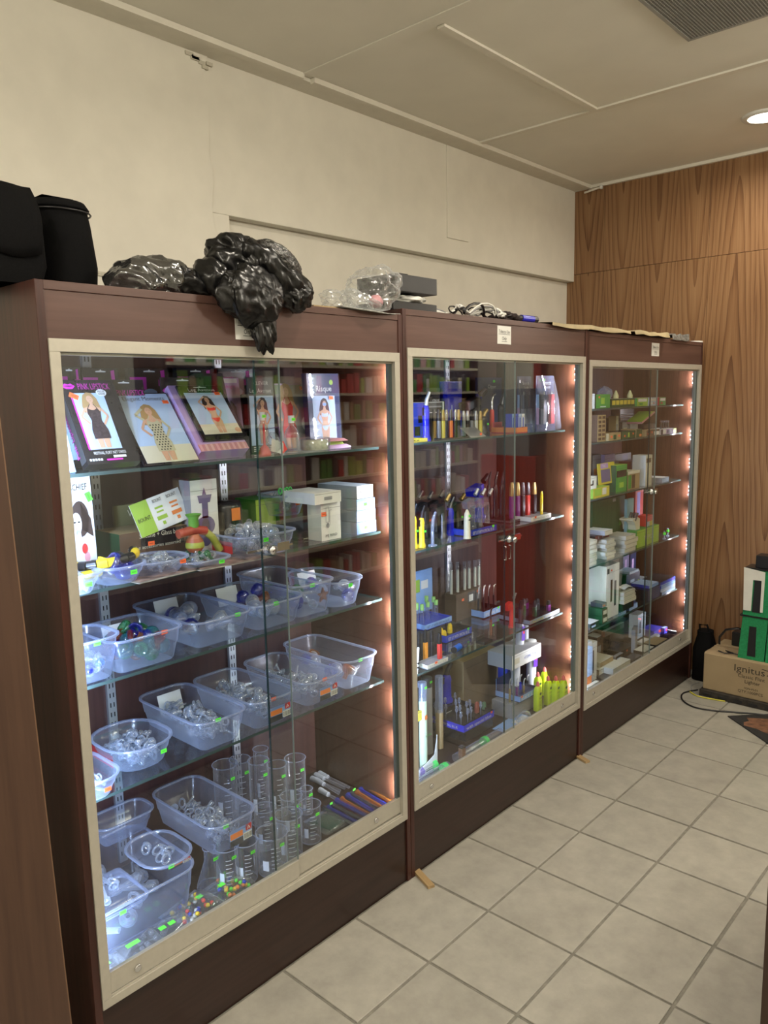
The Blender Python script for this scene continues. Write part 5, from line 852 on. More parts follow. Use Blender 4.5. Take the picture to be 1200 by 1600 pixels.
t = thing('open_black_box', 'small open black case before the door edge on the third shelf', 'case', (-.085, Yat(757, -.085, ZM3), ZM3 + .0006)); M().box((-.04, 0, 0), (0, .055, .012)).box((-.04, 0, .012), (-.037, .055, .024)).build('case_body', [BLACK], t, bevel=.001)
tray('grey tray lettered ALPINE at the right end of the third shelf', -.088, 828, 874, ZM3, .15, .020, .0, mat('grey_blue_tray', (.22, .30, .36), .4), BLK2, 'ALPINE TORCH', YEL)
for k in range(8): torch('dark torch with a round black cap in the ALPINE tray', -.115 - .045*(k % 3), 817 + 7.2*k - 3*(k % 3), 936 + 3*(k % 3 == 0), ZM3 + .008, 7.5, [DGREY, GRNG, PURP, DGREEN][k % 4], 'pocket', BLACK, group='torches of the ALPINE tray')
# deck of the middle cabinet
def cyl(label, x, pxc, wpx, pyT, z, mats_, name='canister', cat='canister', capf=.12, neck=.9, st=None, ring=None):
    y = max(Yat(pxc, x, z), YLIM[0] + .012); d_ = (V((x, y, z)) - CAM) @ _f; r = wpx*d_/FOC/2; h = Zat(pyT, x, y) - z; t = thing(name, label, cat, (x, y, z + .0004))
    M().lathe([(r, 0), (r, h*(1 - capf)), (r*neck, h*(1 - capf) + .002)], 22).build('body', [mats_[0]], t); M().lathe([(r*1.02, h*(1 - capf)), (r*1.02, h - .002), (r*.96, h), (0, h)], 22).build('lid', [mats_[1]], t)
    if st: sticker(t, 0, h*.95, st, .8, off=r + .001)
    return t, r, h
t, r, h = cyl('tall pale green canister with a clear lid at the left front of the deck', -.13, 661, 15, 1066, ZMD, (mat('pale_green_print', (.50, .60, .42), .5, noise=(12, .1)), TUBRIM), capf=.2, st=GRNS); q = M().ell(0, h*.62, .008, .010, 0, r + .0006).text('FLASH', -.006, h*.4, .008, 1, r*.98 + .002); q.build('front_print', [ORANGE, GREEN], t)
cyl('grey lidded canister behind the pale green one', -.21, 668, 17, 1058, ZMD, (GREY, DGREY), st=GRNS); cyl('clear topped canister of tan filters behind the green one', -.20, 687, 12, 1056, ZMD, (TAN, TUBRIM), capf=.5)
carton('yellow box leaning in the left corner under the third shelf', -.12, 640, 666, 1052, ZMD + .20, .05, front=YEL, h=.035, name='yellow_box'); cyl('tall dark canister holding the yellow box up', -.14, 650, 12, 1075, ZMD, (BLACK, BLACK))
torch('bright blue desktop torch behind the white display card', -.28, 706, 1040, ZMD + .10, 20, DBLUE, 'stand', BLACK, stick=None); carton('dark carton under the bright blue torch', -.27, 690, 722, 0, ZMD, .10, front=BLK2, h=.098, name='black_box', prints=((.2, .3, .5, .8, GREY),))
t = carton('large open brown carton at the back of the deck', -.30, 725, 778, 1035, ZMD, .11, front=mat('brown_carton', (.16, .115, .07), .6, noise=(14, .15)), side=TAN, name='brown_carton', flaps=True)
t = thing('display_card', 'white cut out display card with purple flame print', 'card', (-.10, Yat(652, -.10, ZMD), ZMD + .0006)); m = M(); pts = [(0, 0), (.115, 0), (.115, .13), (.10, .06), (.06, .045), (0, .03)]; m.loft([[(-.002, a, b) for a, b in pts], [(0, a, b) for a, b in pts]], capa=True, capb=True, smooth=False); m.build('card_sheet', [WHITE], t); q = M().poly([(.015, .0), (.035, .0), (.045, .02), (.03, .04), (.018, .035)], 0).rect(.05, .012, .10, .015, 1).rect(.05, .02, .10, .022, 1); q.build('front_print', [mat('purple_print', (.25, .15, .55), .5), INKGREY], t)
yy = Yat(690, -.10, ZMD)
tr, y0, w_ = tray('large blue tray reading GET LIT WITH SPECIAL BLUE on the deck', -.13, 725, 772, ZMD + .055, .20, .03, .0, mat('ultramarine_card', (.04, .04, .62), .35), BLK2, 'with special blue', WHITE, stick=(.9, ORS)); q = M().text('GET LIT WITH SPECIAL BLUE', 0, 0, .010, 0, .0006, .16, X=RT((-.19, -.0002, .010), rz=-pi/2)); q.build('side_lettering', [WHITE], tr)
carton('black box under the large blue tray', -.15, 728, 770, 0, ZMD, .16, front=BLK2, h=.053, name='black_box')
for k in range(14):
    x = -.155 - .045*(k % 4); yk = y0 + .015 + (w_ - .05)*((k*5) % 14)/14; t = thing('glass_dab_tool', 'clear glass tool with a ball top in the large blue tray', 'tool', (x, yk, ZMD + .075), group='glass tools of the large blue tray'); M().lathe([(.001, 0), (.0015, .030), (.004, .034), (.0065, .041), (.004, .048), (.006, .053), (.001, .058)], 10).build('tool_body', [TUBRIM], t)
for px, c, lab in ((748, mat('dull_red_plastic', (.35, .07, .05), .4), 'dull red grip in the large blue tray'), (759, mat('dull_green_plastic', (.08, .18, .10), .4), 'dull green grip in the large blue tray')): torch(lab, -.17, px, 1098, ZMD + .075, 7, c, 'pocket', c, name='plastic_grip')
for k, (x, a, b, lab) in enumerate(((-.060, 640, 700, 'clear acrylic tube with a green ring at the front of the deck'), (-.105, 640, 680, 'second clear acrylic tube behind the front one'), (-.075, 712, 782, 'clear acrylic tube by the door edge with green band'))):
    y0 = max(Yat(a, x, ZMD + .02), 1.134); y1 = Yat(b, x, ZMD + .02); r = .017; t = thing('acrylic_tube', lab, 'tube', (x, y0, ZMD + r + .003)); M().tube([(0, 0, 0), (0, y1 - y0, 0)], r, 20).build('tube_wall', [GLASSM], t); gq = (y1 - y0)*(.86 if k != 2 else .6)
    M().tube([(0, gq, 0), (0, gq + .018, 0)], r + .002, 20).build('ring_cap', [mat('green_plastic_ring', (.05, .6, .12), .4)], t)
t = thing('steel_and_wood_pipe', 'short brown wood panelled pipe standing at the front of the deck', 'pipe', (-.06, Yat(722, -.06, ZMD), ZMD + .0006)); M().box((-.01, -.011, 0), (.01, .011, .012), 0).box((-.009, -.010, .012), (.009, .010, .058), 1).box((-.01, -.011, .058), (.01, .011, .064), 0).build('pipe_body', [CHROME, mat('brown_burl', (.22, .11, .06), .4, noise=(60, .4))], t, bevel=.001)
t = thing('clear_jar', 'small clear glass cap lying by the wood panelled pipe', 'cap', (-.045, Yat(716, -.045, ZMD), ZMD + .012)); M().lathe([(.011, -.01), (.012, .008), (.007, .012)], 14, X=RT(ry=pi/2)).build('cap_wall', [TUBRIM], t)
# right half of the deck
carton('white printed tray box standing on the white canisters', -.175, 800, 845, 0, ZMD + .182, .14, front=WHITE, side=mat('grey_white_card', (.5, .5, .5), .5), name='display_box', h=.062, texts=(('ATOMIC TORCH', .4, .4, .2, BLUE, .5),), prints=((.08, .3, .25, .7, CREAM),))
cyl('front white canister under the white tray box', -.22, 805, 15, 1022, ZMD, (mat('white_plastic', (.68, .70, .75), .4), WHITE), capf=.15); t, r, h = cyl('right white canister with a purple and red label', -.22, 830, 15, 1000, ZMD, (MC['white_plastic'], WHITE), capf=.1); q = M().rect(-.016, h*.52, .016, h*.78, 0, r + .0005).ell(.004, h*.68, .009, .009, 1, r + .001); q.build('label_print', [mat('violet_print', (.12, .03, .45), .5), REDB], t)
for k, px in enumerate((812, 824)):
    t, r, h = cyl(['left white canister standing in the tray box', 'right white canister standing in the tray box'][k], -.24 - .03*k, px, 13, 962 - 8*k, ZMD + .19, (MC['white_plastic'], WHITE), capf=.12); q = M().rect(-.013, h*.40, .013, h*.75, 0, r + .0005).ell(.003, h*.6, .008, .008, 1, r + .001); q.build('label_print', [MC['violet_print'], REDB], t)
carton('dark blue carton at the back beside the white canisters', -.32, 770, 800, 1018, ZMD, .09, front=BLUE, side=NAVY, name='blue_box')
tr, y0, w_ = tray('white and blue tray of hooked torches tilted on the deck', -.115, 812, 842, ZMD + .065, .12, .026, .05, LBLUE, NAVY, 'GET LIT', WHITE, stick=(.1, ORS)); carton('small box under the tilted tray of hooked torches', -.13, 800, 836, 0, ZMD, .10, front=GREY, h=.063, name='grey_box')
for k, c in enumerate((GOLD, GREY, PURP, DBLUE, GOLD, GUN)): torch(['gold hooked torch at the left of the tilted tray', 'grey hooked torch second in the tilted tray', 'purple hooked torch in the tilted tray', 'blue hooked torch in the tilted tray', 'gold hooked torch at the right of the tilted tray', 'gunmetal hooked torch at the back of the tilted tray'][k], -.135 - .03*(k % 2), 799 + 5.5*k, 1062 - (k % 2)*6, ZMD + .072, 6, c, 'arch', STEEL)
t = thing('blue_leaflet', 'light blue printed leaflet lying at the front of the deck', 'leaflet', (-.05, Yat(800, -.05, ZMD), ZMD + .0006), rz=.05); M().box((-.09, 0, 0), (0, .20, .001)).build('sheet', [LBLUE], t); q = M().add([(-.06, .10, .0012), (-.02, .10, .0012), (-.02, .19, .0012), (-.06, .19, .0012)], [(0, 1, 2, 3)], 0); q.build('print', [WHITE], t)
t = thing('glass_jar', 'clear glass jar lying on the blue leaflet', 'jar', (-.075, Yat(812, -.075, ZMD), ZMD + .026)); M().lathe([(0, 0), (.022, .002), (.024, .05), (.012, .06), (.012, .07)], 18, X=RT((0, 0, 0), rx=-pi/2), caps=False).build('jar_wall', [GLASSM], t)
# fluorescent yellow fluid bottles
for k, (px, x) in enumerate(((838, -.10), (838, -.16), (848.5, -.17), (854, -.10), (866, -.075), (878, -.052))):
    y = Yat(px + 2, x, ZMD); d_ = (V((x, y, ZMD)) - CAM) @ _f; r = 6.4*d_/FOC; h = .128
    t = thing('fluid_bottle', ['yellow fluid bottle at the left front of the group', 'yellow fluid bottle at the left back of the group', 'yellow fluid bottle in the middle of the back row', 'yellow fluid bottle second from the left in front', 'yellow fluid bottle second from the right', 'yellow fluid bottle nearest the right side panel'][k], 'bottle', (x, y, ZMD + .0005))
    M().loft([rrect(-r*.75, r*.75, -r, r, r*.5, 0), rrect(-r*.8, r*.8, -r*1.02, r*1.02, r*.5, .004), rrect(-r*.8, r*.8, -r*1.02, r*1.02, r*.5, h*.66), rrect(-r*.6, r*.6, -r*.85, r*.85, r*.45, h*.80), rrect(-r*.4, r*.4, -r*.42, r*.42, r*.35, h*.84)], capa=True, capb=True).build('bottle_body', [NEON], t)
    M().lathe([(r*.46, h*.84), (r*.46, h*.90), (r*.3, h*.97), (r*.12, h), (0, h)], 14).build('cap', [CORAL], t); q = M().ell(0, h*.60, r*.45, .006, 0, r*.82).text('BUTANE', -r*.6, h*.42, .008, 0, r*.82, r*1.2)
    for j in range(4): q.rect(-r*.55, h*(.34 - .05*j), r*.5, h*(.35 - .05*j), 0, r*.82)
    q.build('label_print', [DGREEN], t)
t = thing('white_hook', 'white hooked cable end beside the last yellow bottle', 'hook', (-.045, Yat(893, -.045, ZMD), ZMD + .001)); M().tube([(0, 0, 0), (0, .004, .06), (0, .0, .075), (0, -.012, .078), (0, -.018, .068)], .002, 6).build('hook_wire', [WHITE], t)
# ================================================================ farthest cabinet: boxes of many sorts
def cx(label, x0, a, b, top, z, d, f, s=None, t=None, **k): return carton(label, x0, a, b, top, z, d, front=f, side=s or f, top=t, **k)
YLIM[:] = [2.284, 3.500]
A1, A2, A3, A4, A5, A6 = 1.512, 1.362, 1.108, .80, .50, .236
t = thing('faceted_glass_skull', 'cluster of shiny faceted glass on the top left of the farthest cabinet', 'ornament', (-.16, Yat(944, -.16, A1 + .07), A1 + .06)); bm = bmesh.new(); bmesh.ops.create_icosphere(bm, subdivisions=2, radius=.04)
for v in bm.verts: v.co *= random.uniform(.85, 1.12)
m = M(); m.add([tuple(v.co) for v in bm.verts], [tuple(q.index for q in f.verts) for f in bm.faces]); m.build('faceted_glass', [TUBRIM], t); bm.free()
cx('green box with a lime leaf and an orange sticker on the top shelf', -.10, 931, 953, 614, A1 + .0, .10, GREEN, DGREEN, name='green_box', prints=((.35, .3, .6, .75, LIME), (.3, .08, .7, .14, WHITE)), stick=((.2, .8, ORS, .8),), h=.062)
cx('white printed box at the left end of the top shelf', -.09, 922, 929, 608, A1, .05, WHITE, name='white_box', h=.066)
for k, px in enumerate((962, 984)):
    t = thing('pale_figurine', ['left small pale yellow bottle figure on the top shelf', 'right small pale yellow bottle figure on the top shelf'][k], 'figurine', (-.13, Yat(px, -.13, A1 + .04), A1 + .042)); M().lathe([(.013, 0), (.014, .012), (.010, .022), (.007, .028), (.004, .036), (0, .038)], 12).build('figure_body', [mat('pale_yellow_plastic', (.7, .68, .35), .4)], t)
for k, (a, b, c, c2, lab) in enumerate(((955, 992, YEL, DGREEN, 'long dark box with a row of yellow squares under the figures'), (994, 1012, LIME, GREEN, 'pale green printed box left of the door edge'), (1012, 1027, SKY, WHITE, 'pale blue box right of the door edge'), (1029, 1040, GREEN, RED, 'green and red striped pack at the right of the top shelf'))):
    cx(lab, -.11 + .01*(k % 2), a, b, 0, A1, .10, c if k else DGREEN, c2, WHITE, name='small_box', h=.040, prints=tuple((.03 + .16*j, .3, .16 + .16*j, .8, YEL) for j in range(6)) if k == 0 else ((.1, .55, .9, .9, WHITE), (.2, .15, .5, .4, c2)), stick=((.6, .3, ORS, .7),) if k == 2 else ())
cx('tan crate like box printed with two columns of squares at the left', -.10, 933, 946, 649, A2 + .0, .09, TAN, BROWNC, name='tan_box', prints=tuple((.12 + .45*(j % 2), .05 + .16*(j // 2), .45 + .45*(j % 2), .15 + .16*(j // 2), BROWNC) for j in range(12)))
cx('tan pack with a dark tree emblem and two orange stickers', -.09, 951, 970, 678.5, A2, .08, TAN, name='small_box', h=.034, prints=((.38, .1, .62, .75, DGREEN),), stick=((.2, .5, ORS, .9), (.82, .55, ORS, .9)))
cx('dark green pack with two orange stickers on the second shelf', -.09, 971, 993, 0, A2, .08, DGREEN, BLK2, name='small_box', h=.036, stick=((.2, .4, ORS, .8), (.8, .6, ORS, .8)), prints=((.45, .2, .55, .8, LIME),)); cx('dark camouflage pack by the door edge on the second shelf', -.088, 994, 1003, 0, A2, .08, DGREEN, TAN, name='small_box', h=.040, prints=((.5, .1, .9, .4, ORANGE),))
cx('cream pack behind the camouflage one', -.16, 996, 1003, 0, A2 + .01, .05, CREAM, name='small_box', h=.058, prints=((.3, .3, .6, .8, BLACK),))
cx('brown and cream pack with orange sticker right of the door edge', -.088, 1010, 1030, 0, A2, .08, BROWNC, TAN, name='small_box', h=.03, prints=((.6, .1, 1, .7, WHITE),), stick=((.4, .6, ORS, .8), (.1, .4, ORS, .6)))
t = cx('pale lilac vial tray with round emblem at the right end of the second shelf', -.088, 1032, 1056, 0, A2, .11, LILAC, WHITE, name='vial_tray', h=.026, prints=((.02, 0, .14, 1, BLACK), (.15, .1, .35, .95, WHITE), (.4, .2, .75, .8, NAVY), (.82, 0, 1, 1, NEON)))
for k in range(4): torch('dark corked vial standing in the lilac tray', -.115, 1034 + 3.6*k, 657, A2 + .028, 2.6, GUN, 'jar', GLASSM, name='corked_vial', group='vials of the lilac tray')
t = thing('open_pink_box', 'open pink and green lidded box tipped up above the vial tray', 'box', (-.12, Yat(1003, -.12, A2 + .04), A2 + .062), rot=(.32, 0, 0)); M().box((-.08, 0, 0), (0, .16, .010), mats=[0, 1, 0, 0, 0, 0]).box((-.08, .01, .011), (0, .15, .013), mats=[1]*6).build('box_body', [ROSE, LIME], t)
cx('dark pack lifting the open pink box', -.13, 1005, 1024, 0, A2 + .031, .07, BLK2, name='small_box', h=.028)
t = cx('dark rack with thin striped shelves behind the tan packs', -.26, 968, 990, 640, A2, .05, BLK2, DGREY, name='striped_rack', prints=tuple((.05, .08 + .1*j, .95, .11 + .1*j, GREY) for j in range(8)))
t = cx('dark box behind with gold print on the second shelf', -.30, 925, 960, 655, A2, .06, DGREY, BROWNC, name='black_box', prints=((.1, .1, .9, .25, GREY),))
# third shelf of the farthest cabinet
cx('yellow and green pouch pack lying at the left front', -.095, 927, 952, 756, A3 - .0, .11, YEL, LIME, name='yellow_box', h=.045, prints=((.05, .2, .5, .9, LIME), (.55, .2, .8, .9, CREAM)))
t, wq, h = card('yellow packet with a violet printed label standing over the pouch pack', -.13, A3 + .046, 936, 962, (932, 716), base=YEL, d=.004, name='film_packet', lean=.1, fixlen=.10); q = M().rect(wq*.15, h*.1, wq*.7, h*.7, 0).rect(wq*.15, h*.75, wq*.6, h*.98, 1, .001).text('THC', wq*.25, h*.80, .012, 2, .0015); q.build('front_print', [PURPR, LILAC, WHITE], t)
cx('grey white arrow marked box at the left frame', -.075, 915, 932, 732, A3 + .05, .04, CREAM, name='white_box', prints=((.3, .3, .7, .42, BLACK), (.6, .3, .7, .7, BLACK)), h=.055)
cx('dark card behind with a navy label', -.25, 950, 985, 712, A3, .03, DGREY, name='black_box', prints=((.6, .75, .85, .95, NAVY),)); cx('purple grey pouch with white lettering behind the yellow packet', -.20, 944, 960, 711, A3 + .02, .02, PURPR, name='film_packet', texts=(('THCM', .3, .6, .12, WHITE, .6),))
cx('green lidded box with dark window', -.11, 962, 979, 728, A3, .09, GREEN, DGREEN, LIME, name='green_box', prints=((.05, .55, .95, .8, BLK2), (.3, .15, .7, .35, LIME))); cx('clear lidded box of brown and green sticks beside it', -.11, 980, 999, 738, A3, .09, TAN, DGREEN, CREAM, name='small_box', prints=((.0, .85, 1, 1, CREAM), (.05, .05, .3, .8, GREEN), (.35, .05, .6, .8, BROWNC)))
cx('red maroon carton behind the lock', -.20, 980, 1004, 722, A3, .08, mat('maroon_card', (.14, .03, .03), .5), name='small_box'); cx('blue and white pack on top at the back', -.22, 984, 990, 0, A3 + .10, .05, mat('violet_card', (.22, .22, .6), .5), WHITE, name='small_box', h=.035); cx('white pack lying on the maroon carton', -.20, 993, 1004, 0, A3 + .10, .05, WHITE, name='white_box', h=.032, prints=((.1, .1, .9, .2, NAVY),))
cx('tall cream box right of the lock', -.11, 1008, 1018, 712, A3, .07, CREAM, WHITE, WHITE, name='white_box', prints=((.1, .75, .8, .9, BROWNC),)); cx('flat white box at the right end of the third shelf', -.10, 1034, 1045, 744, A3, .12, SKY, GREY, WHITE, name='white_box', h=.024)
# fourth shelf
cx('large dark green carton at the left of the fourth shelf', -.20, 925, 975, 785, A4 + .045, .10, DGREEN, name='green_box', prints=((.82, .3, .90, .45, GREEN), (.6, .9, .7, .97, GREY))); 
for k in range(6): cx(['bottom white box of the left stack on the fourth shelf', 'second white box of the left stack', 'third white box of the left stack', 'fourth white box of the left stack', 'fifth white box of the left stack', 'topmost white box of the left stack'][k], -.095 - .003*(k % 3), 905, 932 + (k % 2), 0, A4 + .019*k, .16, CREAM, name='white_box', h=.018)
for k in range(5): cx(['bottom white boxed lighter of the second stack', 'second white boxed lighter of the second stack', 'third white boxed lighter of the second stack', 'fourth white boxed lighter of the second stack', 'topmost white boxed lighter of the second stack'][k], -.10 + .004*(k % 2), 946 + 2*(k % 2 == 0), 960 + 2*(k % 2), 0, A4 + .019*k, .17, CREAM, mat('off_white_card', (.55, .51, .42), .5), name='white_box', h=.018, texts=())
for k in range(4): cx(['bottom cream box of the third stack', 'second cream box of the third stack', 'third cream box of the third stack', 'topmost cream box of the third stack'][k], -.098, 976 + (k % 2)*2, 993 + (k % 3)*2, 0, A4 + .021*k, .17, CREAM, MC['off_white_card'], name='white_box', h=.020)
cx('long white box lying across the dark row at the left', -.10, 945, 957, 0, A4 + .118, .20, CREAM, GREY, WHITE, name='white_box', h=.022); cx('dark maroon striped box under the long white one', -.13, 930, 952, 0, A4 + .097, .16, MC['maroon_card'], BLK2, name='small_box', h=.020, prints=((.2, .2, .25, .8, GREY), (.5, .2, .55, .8, GREY)))
cx('pale teal folded card beside the dark green carton', -.16, 974, 989, 782, A4 + .045, .015, mat('teal_card', (.25, .45, .50), .4), name='teal_card', cat='card', flaps=False); cx('low dark box carrying the green carton and the teal card', -.15, 935, 990, 0, A4, .14, BLK2, name='black_box', h=.044)
t = thing('curved_stand', 'ivory curved display stand holding short clear tubes', 'stand', (-.12, Yat(988, -.12, A4 + .08), A4 + .09)); pts = [(0, .0)] + [(.0 + .05*sin(a), .055 - .055*cos(a) + .0) for a in (.2, .5, .9, 1.3)] + [(.075, .055), (.085, .0)]; pts = [(.0, .06), (.0, .052), (.02, .045), (.035, .025), (.04, 0), (.085, 0), (.085, .055), (.06, .064)]
m = M(); m.loft([[(-.07, a, b) for a, b in pts], [(0, a, b) for a, b in pts]], capa=True, capb=True, smooth=False); m.build('stand_shell', [IVORY], t); q = M()
for k in range(5): q.tube([(-.012*k, .03, .05), (-.012*k, .06, .085)], .005, 7)
q.build('tube_row', [GUN], t)['kind'] = 'stuff'
cx('bright green carton lettered TYPO at the middle of the fourth shelf', -.105, 993, 1029, 820, A4, .16, LIME, GREEN, name='green_box', h=.088, texts=(('TYPO..', .30, .35, .25, CREAM, .45),)); cx('small red blue and yellow box standing on the green carton', -.12, 1010, 1019, 0, A4 + .09, .05, REDB, name='small_box', h=.055, prints=((0, 0, .5, .45, SKY), (.5, 0, 1, .45, YEL))); cx('tall red box with a blue figure print behind the ivory stand', -.22, 992, 1004, 765, A4 + .09, .05, RED, name='small_box', prints=((.2, .1, .6, .9, mat('violet_print2', (.25, .2, .6), .5)),))
cx('dark carton at the back right of the green carton', -.28, 975, 1000, 0, A4 + .0, .08, MC['maroon_card'], name='small_box', h=.14)
for k, (px, px2) in enumerate(((1038, 0), (1049, 0))):
    t = thing('small_funnel', ['left clear part with green fitting at the shelf end', 'right clear tube with green fitting at the shelf end'][k], 'fitting', (-.10 - .02*k, Yat(px, -.10, A4), A4 + .001)); M().lathe([(.009, 0), (.009, .003), (.003, .006), (.003, .040), (.006, .042)], 10).build('stem', [TUBRIM], t); M().lathe([(.007, .022), (.008, .032), (.004, .036)], 10).build('green_ring', [GRNS], t)
# fifth shelf
cx('large white box with a photo of two upright vaporizers', -.11, 946, 966, 886, A5, .13, WHITE, CREAM, GREY, name='white_box', prints=((.06, .85, .22, .95, BLACK), (.33, .3, .47, .72, BROWNC), (.62, .2, .78, .68, DGREY)), stick=((.38, .9, ORS, .7),)); cx('grey box left of the vaporizer box', -.17, 918, 934, 889, A5, .12, GREY, mat('grey_card2', (.36, .36, .36), .5), name='grey_box')
for k in range(2): cx(['lower dark green box with two white labels', 'upper dark green box with two white labels'][k], -.09, 941, 949, 0, A5 + .036*k, .10, BROWNC, DGREEN, name='small_box', h=.034, prints=((.15, .2, .85, .75, CREAM),)); 
cx('small brown box with pale label by the dark green ones', -.12, 950, 957, 0, A5, .07, BROWNC, name='small_box', h=.04, prints=((.2, .3, .8, .7, CREAM),))
for k in range(3): cx(['bottom flat cream box of the middle stack on the fifth shelf', 'second flat cream box of the middle stack on the fifth shelf', 'topmost flat cream box of the middle stack on the fifth shelf'][k], -.09 - .003*k, 975, 994 - k, 0, A5 + .045 + .019*k, .15, CREAM, MC['off_white_card'], CREAM, name='white_box', h=.018)
cx('dark box under the flat cream boxes', -.11, 972, 990, 0, A5, .13, BLK2, name='black_box', h=.043)
cx('black box with blue print and a lime dot behind the flat cream boxes', -.20, 978, 999, 891, A5 + .03, .08, NAVY, DGREEN, name='black_box', prints=((.3, .5, .6, .65, SKY), (.85, .3, .95, .5, NEON)), h=.10); cx('pale teal pack lying on the black and blue box', -.19, 984, 998, 0, A5 + .132, .07, SKY, name='small_box', h=.012)
for k, px in enumerate((973, 984)): cx(['left violet hanging pack with a white flame shape', 'right blue hanging pack with a white ring shape'][k], -.30, px, px + 9, 862, A5 + .05, .02, [PURPR, NAVY][k], name='hanging_package', cat='package', prints=((.3, .2, .6, .7, LILAC), (.2, .1, .8, .16, WHITE)))
cx('large black flat box right of the door edge on the fifth shelf', -.09, 1012, 1031, 0, A5, .17, NAVY, BLK2, name='black_box', h=.06); 
for k in range(4): cx(['bottom blue edged flat box at the right end', 'second blue edged flat box at the right end', 'third blue edged flat box at the right end', 'topmost blue and black flat box at the right end'][k], -.085 - .004*(k % 2), 1034 - 2*k, 1055, 0, A5 + .0185*k, .16, [LBLUE, SKY, LBLUE, BLUE][k], [DGREY, NAVY, BLUE, NAVY][k], [WHITE, SKY, SKY, BLK2][k], name='blue_box', h=.0178, stick=((.8, .5, ORS, .5),) if k == 3 else ())
cx('blue and white flat box laid on the large black flat box', -.10, 1014, 1034, 0, A5 + .061, .15, LBLUE, BLUE, SKY, name='blue_box', h=.016); t = thing('coiled_white_strap', 'white curved strap hanging over the shelf edge by the door', 'strap', (-.10, Yat(975, -.10, A5 + .07), A5 + .115)); m = M(); P = [(-.0, .0), (0, .04), (0, .085), (0, .12), (0, .15)]; zs_ = [0, .006, .002, -.018, -.035]
m.add([(0, a[1], z_) for a, z_ in zip(P, zs_)] + [(-.03, a[1], z_ + .008) for a, z_ in zip(P, zs_)], [(i, i + 1, i + 6, i + 5) for i in range(4)], 0, True); m.build('strap_band', [WHITE], t)
# deck of the farthest cabinet
W2 = MC['off_white_card']
L = [('tall white box at the left front of the deck', -.10, 914, 924, 978, 0, .06, WHITE, None, None, dict(h=.20)), ('white and orange striped box before the tall white one', -.07, 916, 925, 1015, 0, .05, SKY, None, None, dict(prints=((.1, 0, .9, .3, ORANGE),))), ('cream box with dark window right of the striped one', -.10, 925, 932, 1005, 0, .06, WHITE, CREAM, None, dict(prints=((.05, .2, .3, .8, NAVY),))),
     ('tan box stacked low in the middle left of the deck', -.12, 938, 958, 0, .028, .12, TAN, CREAM, CREAM, dict(h=.024)), ('wider tan box under the stacked one', -.11, 936, 964, 0, 0, .14, CREAM, TAN, CREAM, dict(h=.026)), ('large black carton standing in the middle of the deck', -.22, 952, 985, 983, 0, .07, BLK2, None, None, dict(stick=((.9, .7, GRNS, .5),))),
     ('maroon flat box with silver print lying on the black carton', -.20, 945, 975, 0, .115, .14, DGREY, MC['maroon_card'], mat('silver_print', (.35, .35, .42), .4), dict(h=.028)), ('white and blue flat box lying beyond the maroon one', -.24, 972, 992, 0, .125, .12, SKY, BLUE, WHITE, dict(h=.03)), ('blue and white box standing under the fifth shelf', -.27, 970, 978, 945, .158, .05, SKY, BLUE, None, {}),
     ('pale blue box, lower of two by the door edge', -.25, 983, 996, 0, .157, .06, SKY, BLUE, None, dict(h=.03)), ('pale blue box, upper of two by the door edge', -.27, 982, 994, 0, .19, .05, SKY, BLUE, None, dict(h=.026)), ('white printed box leaning behind the door edge', -.17, 996, 1008, 962, .03, .05, SKY, WHITE, None, dict(prints=((.2, .2, .4, .7, NAVY),))),
     ('grey flat case leaning by the door edge', -.12, 992, 1004, 985, 0, .02, GREY, None, None, dict(rz=.3)), ('wide cream flat box at the front of the deck', -.06, 958, 985, 0, 0, .14, CREAM, W2, CREAM, dict(h=.03)), ('small white box lying at the front left corner of the deck', -.05, 918, 936, 0, 0, .10, CREAM, W2, CREAM, dict(h=.022)),
     ('black pack right of the wide cream flat box', -.055, 988, 1003, 0, 0, .05, BLK2, None, None, dict(h=.02, prints=((.1, .3, .9, .45, GREY),))), ('dark pack with an orange sticker behind the wide cream box', -.15, 968, 990, 0, 0, .07, BLACK, None, None, dict(h=.028, stick=((.5, .6, ORS, .8),))), ('black and cream pack in front right of the door edge', -.06, 1007, 1022, 0, 0, .06, BLK2, None, CREAM, dict(h=.022)),
     ('black pack with pale label second right of the door edge', -.055, 1025, 1043, 0, 0, .07, BLK2, None, TAN, dict(h=.026)), ('dark upright package with red and teal print', -.25, 1015, 1033, 968, .0, .05, NAVY, DGREY, SKY, dict(prints=((.1, .2, .35, .6, MC['teal_card']), (.35, .3, .7, .5, REDB)), h=.12)), ('violet flat box with red dots behind the black packs', -.15, 1022, 1036, 0, 0, .08, mat('violet_blue_card', (.06, .05, .4), .4), None, None, dict(h=.035, prints=((.5, .4, .8, .8, REDB),))),
     ('violet and white flat box right of the first violet one', -.13, 1038, 1052, 0, 0, .08, MC['violet_blue_card'], None, SKY, dict(h=.036, prints=((.5, .4, .8, .8, REDB),))), ('white flat box at the right end of the deck', -.08, 1056, 1076, 0, 0, .10, BLK2, None, WHITE, dict(h=.018)), ('white folded paper pack right of the door edge', -.12, 1010, 1022, 0, .001, .05, WHITE, None, None, dict(h=.012))]
for (lab, x0, a, b, tp, dz, d, f, s, tt, kw) in L: carton(lab, x0, a, b, tp, A6 + dz, d, front=f, side=s, top=tt, name='small_box', **kw)

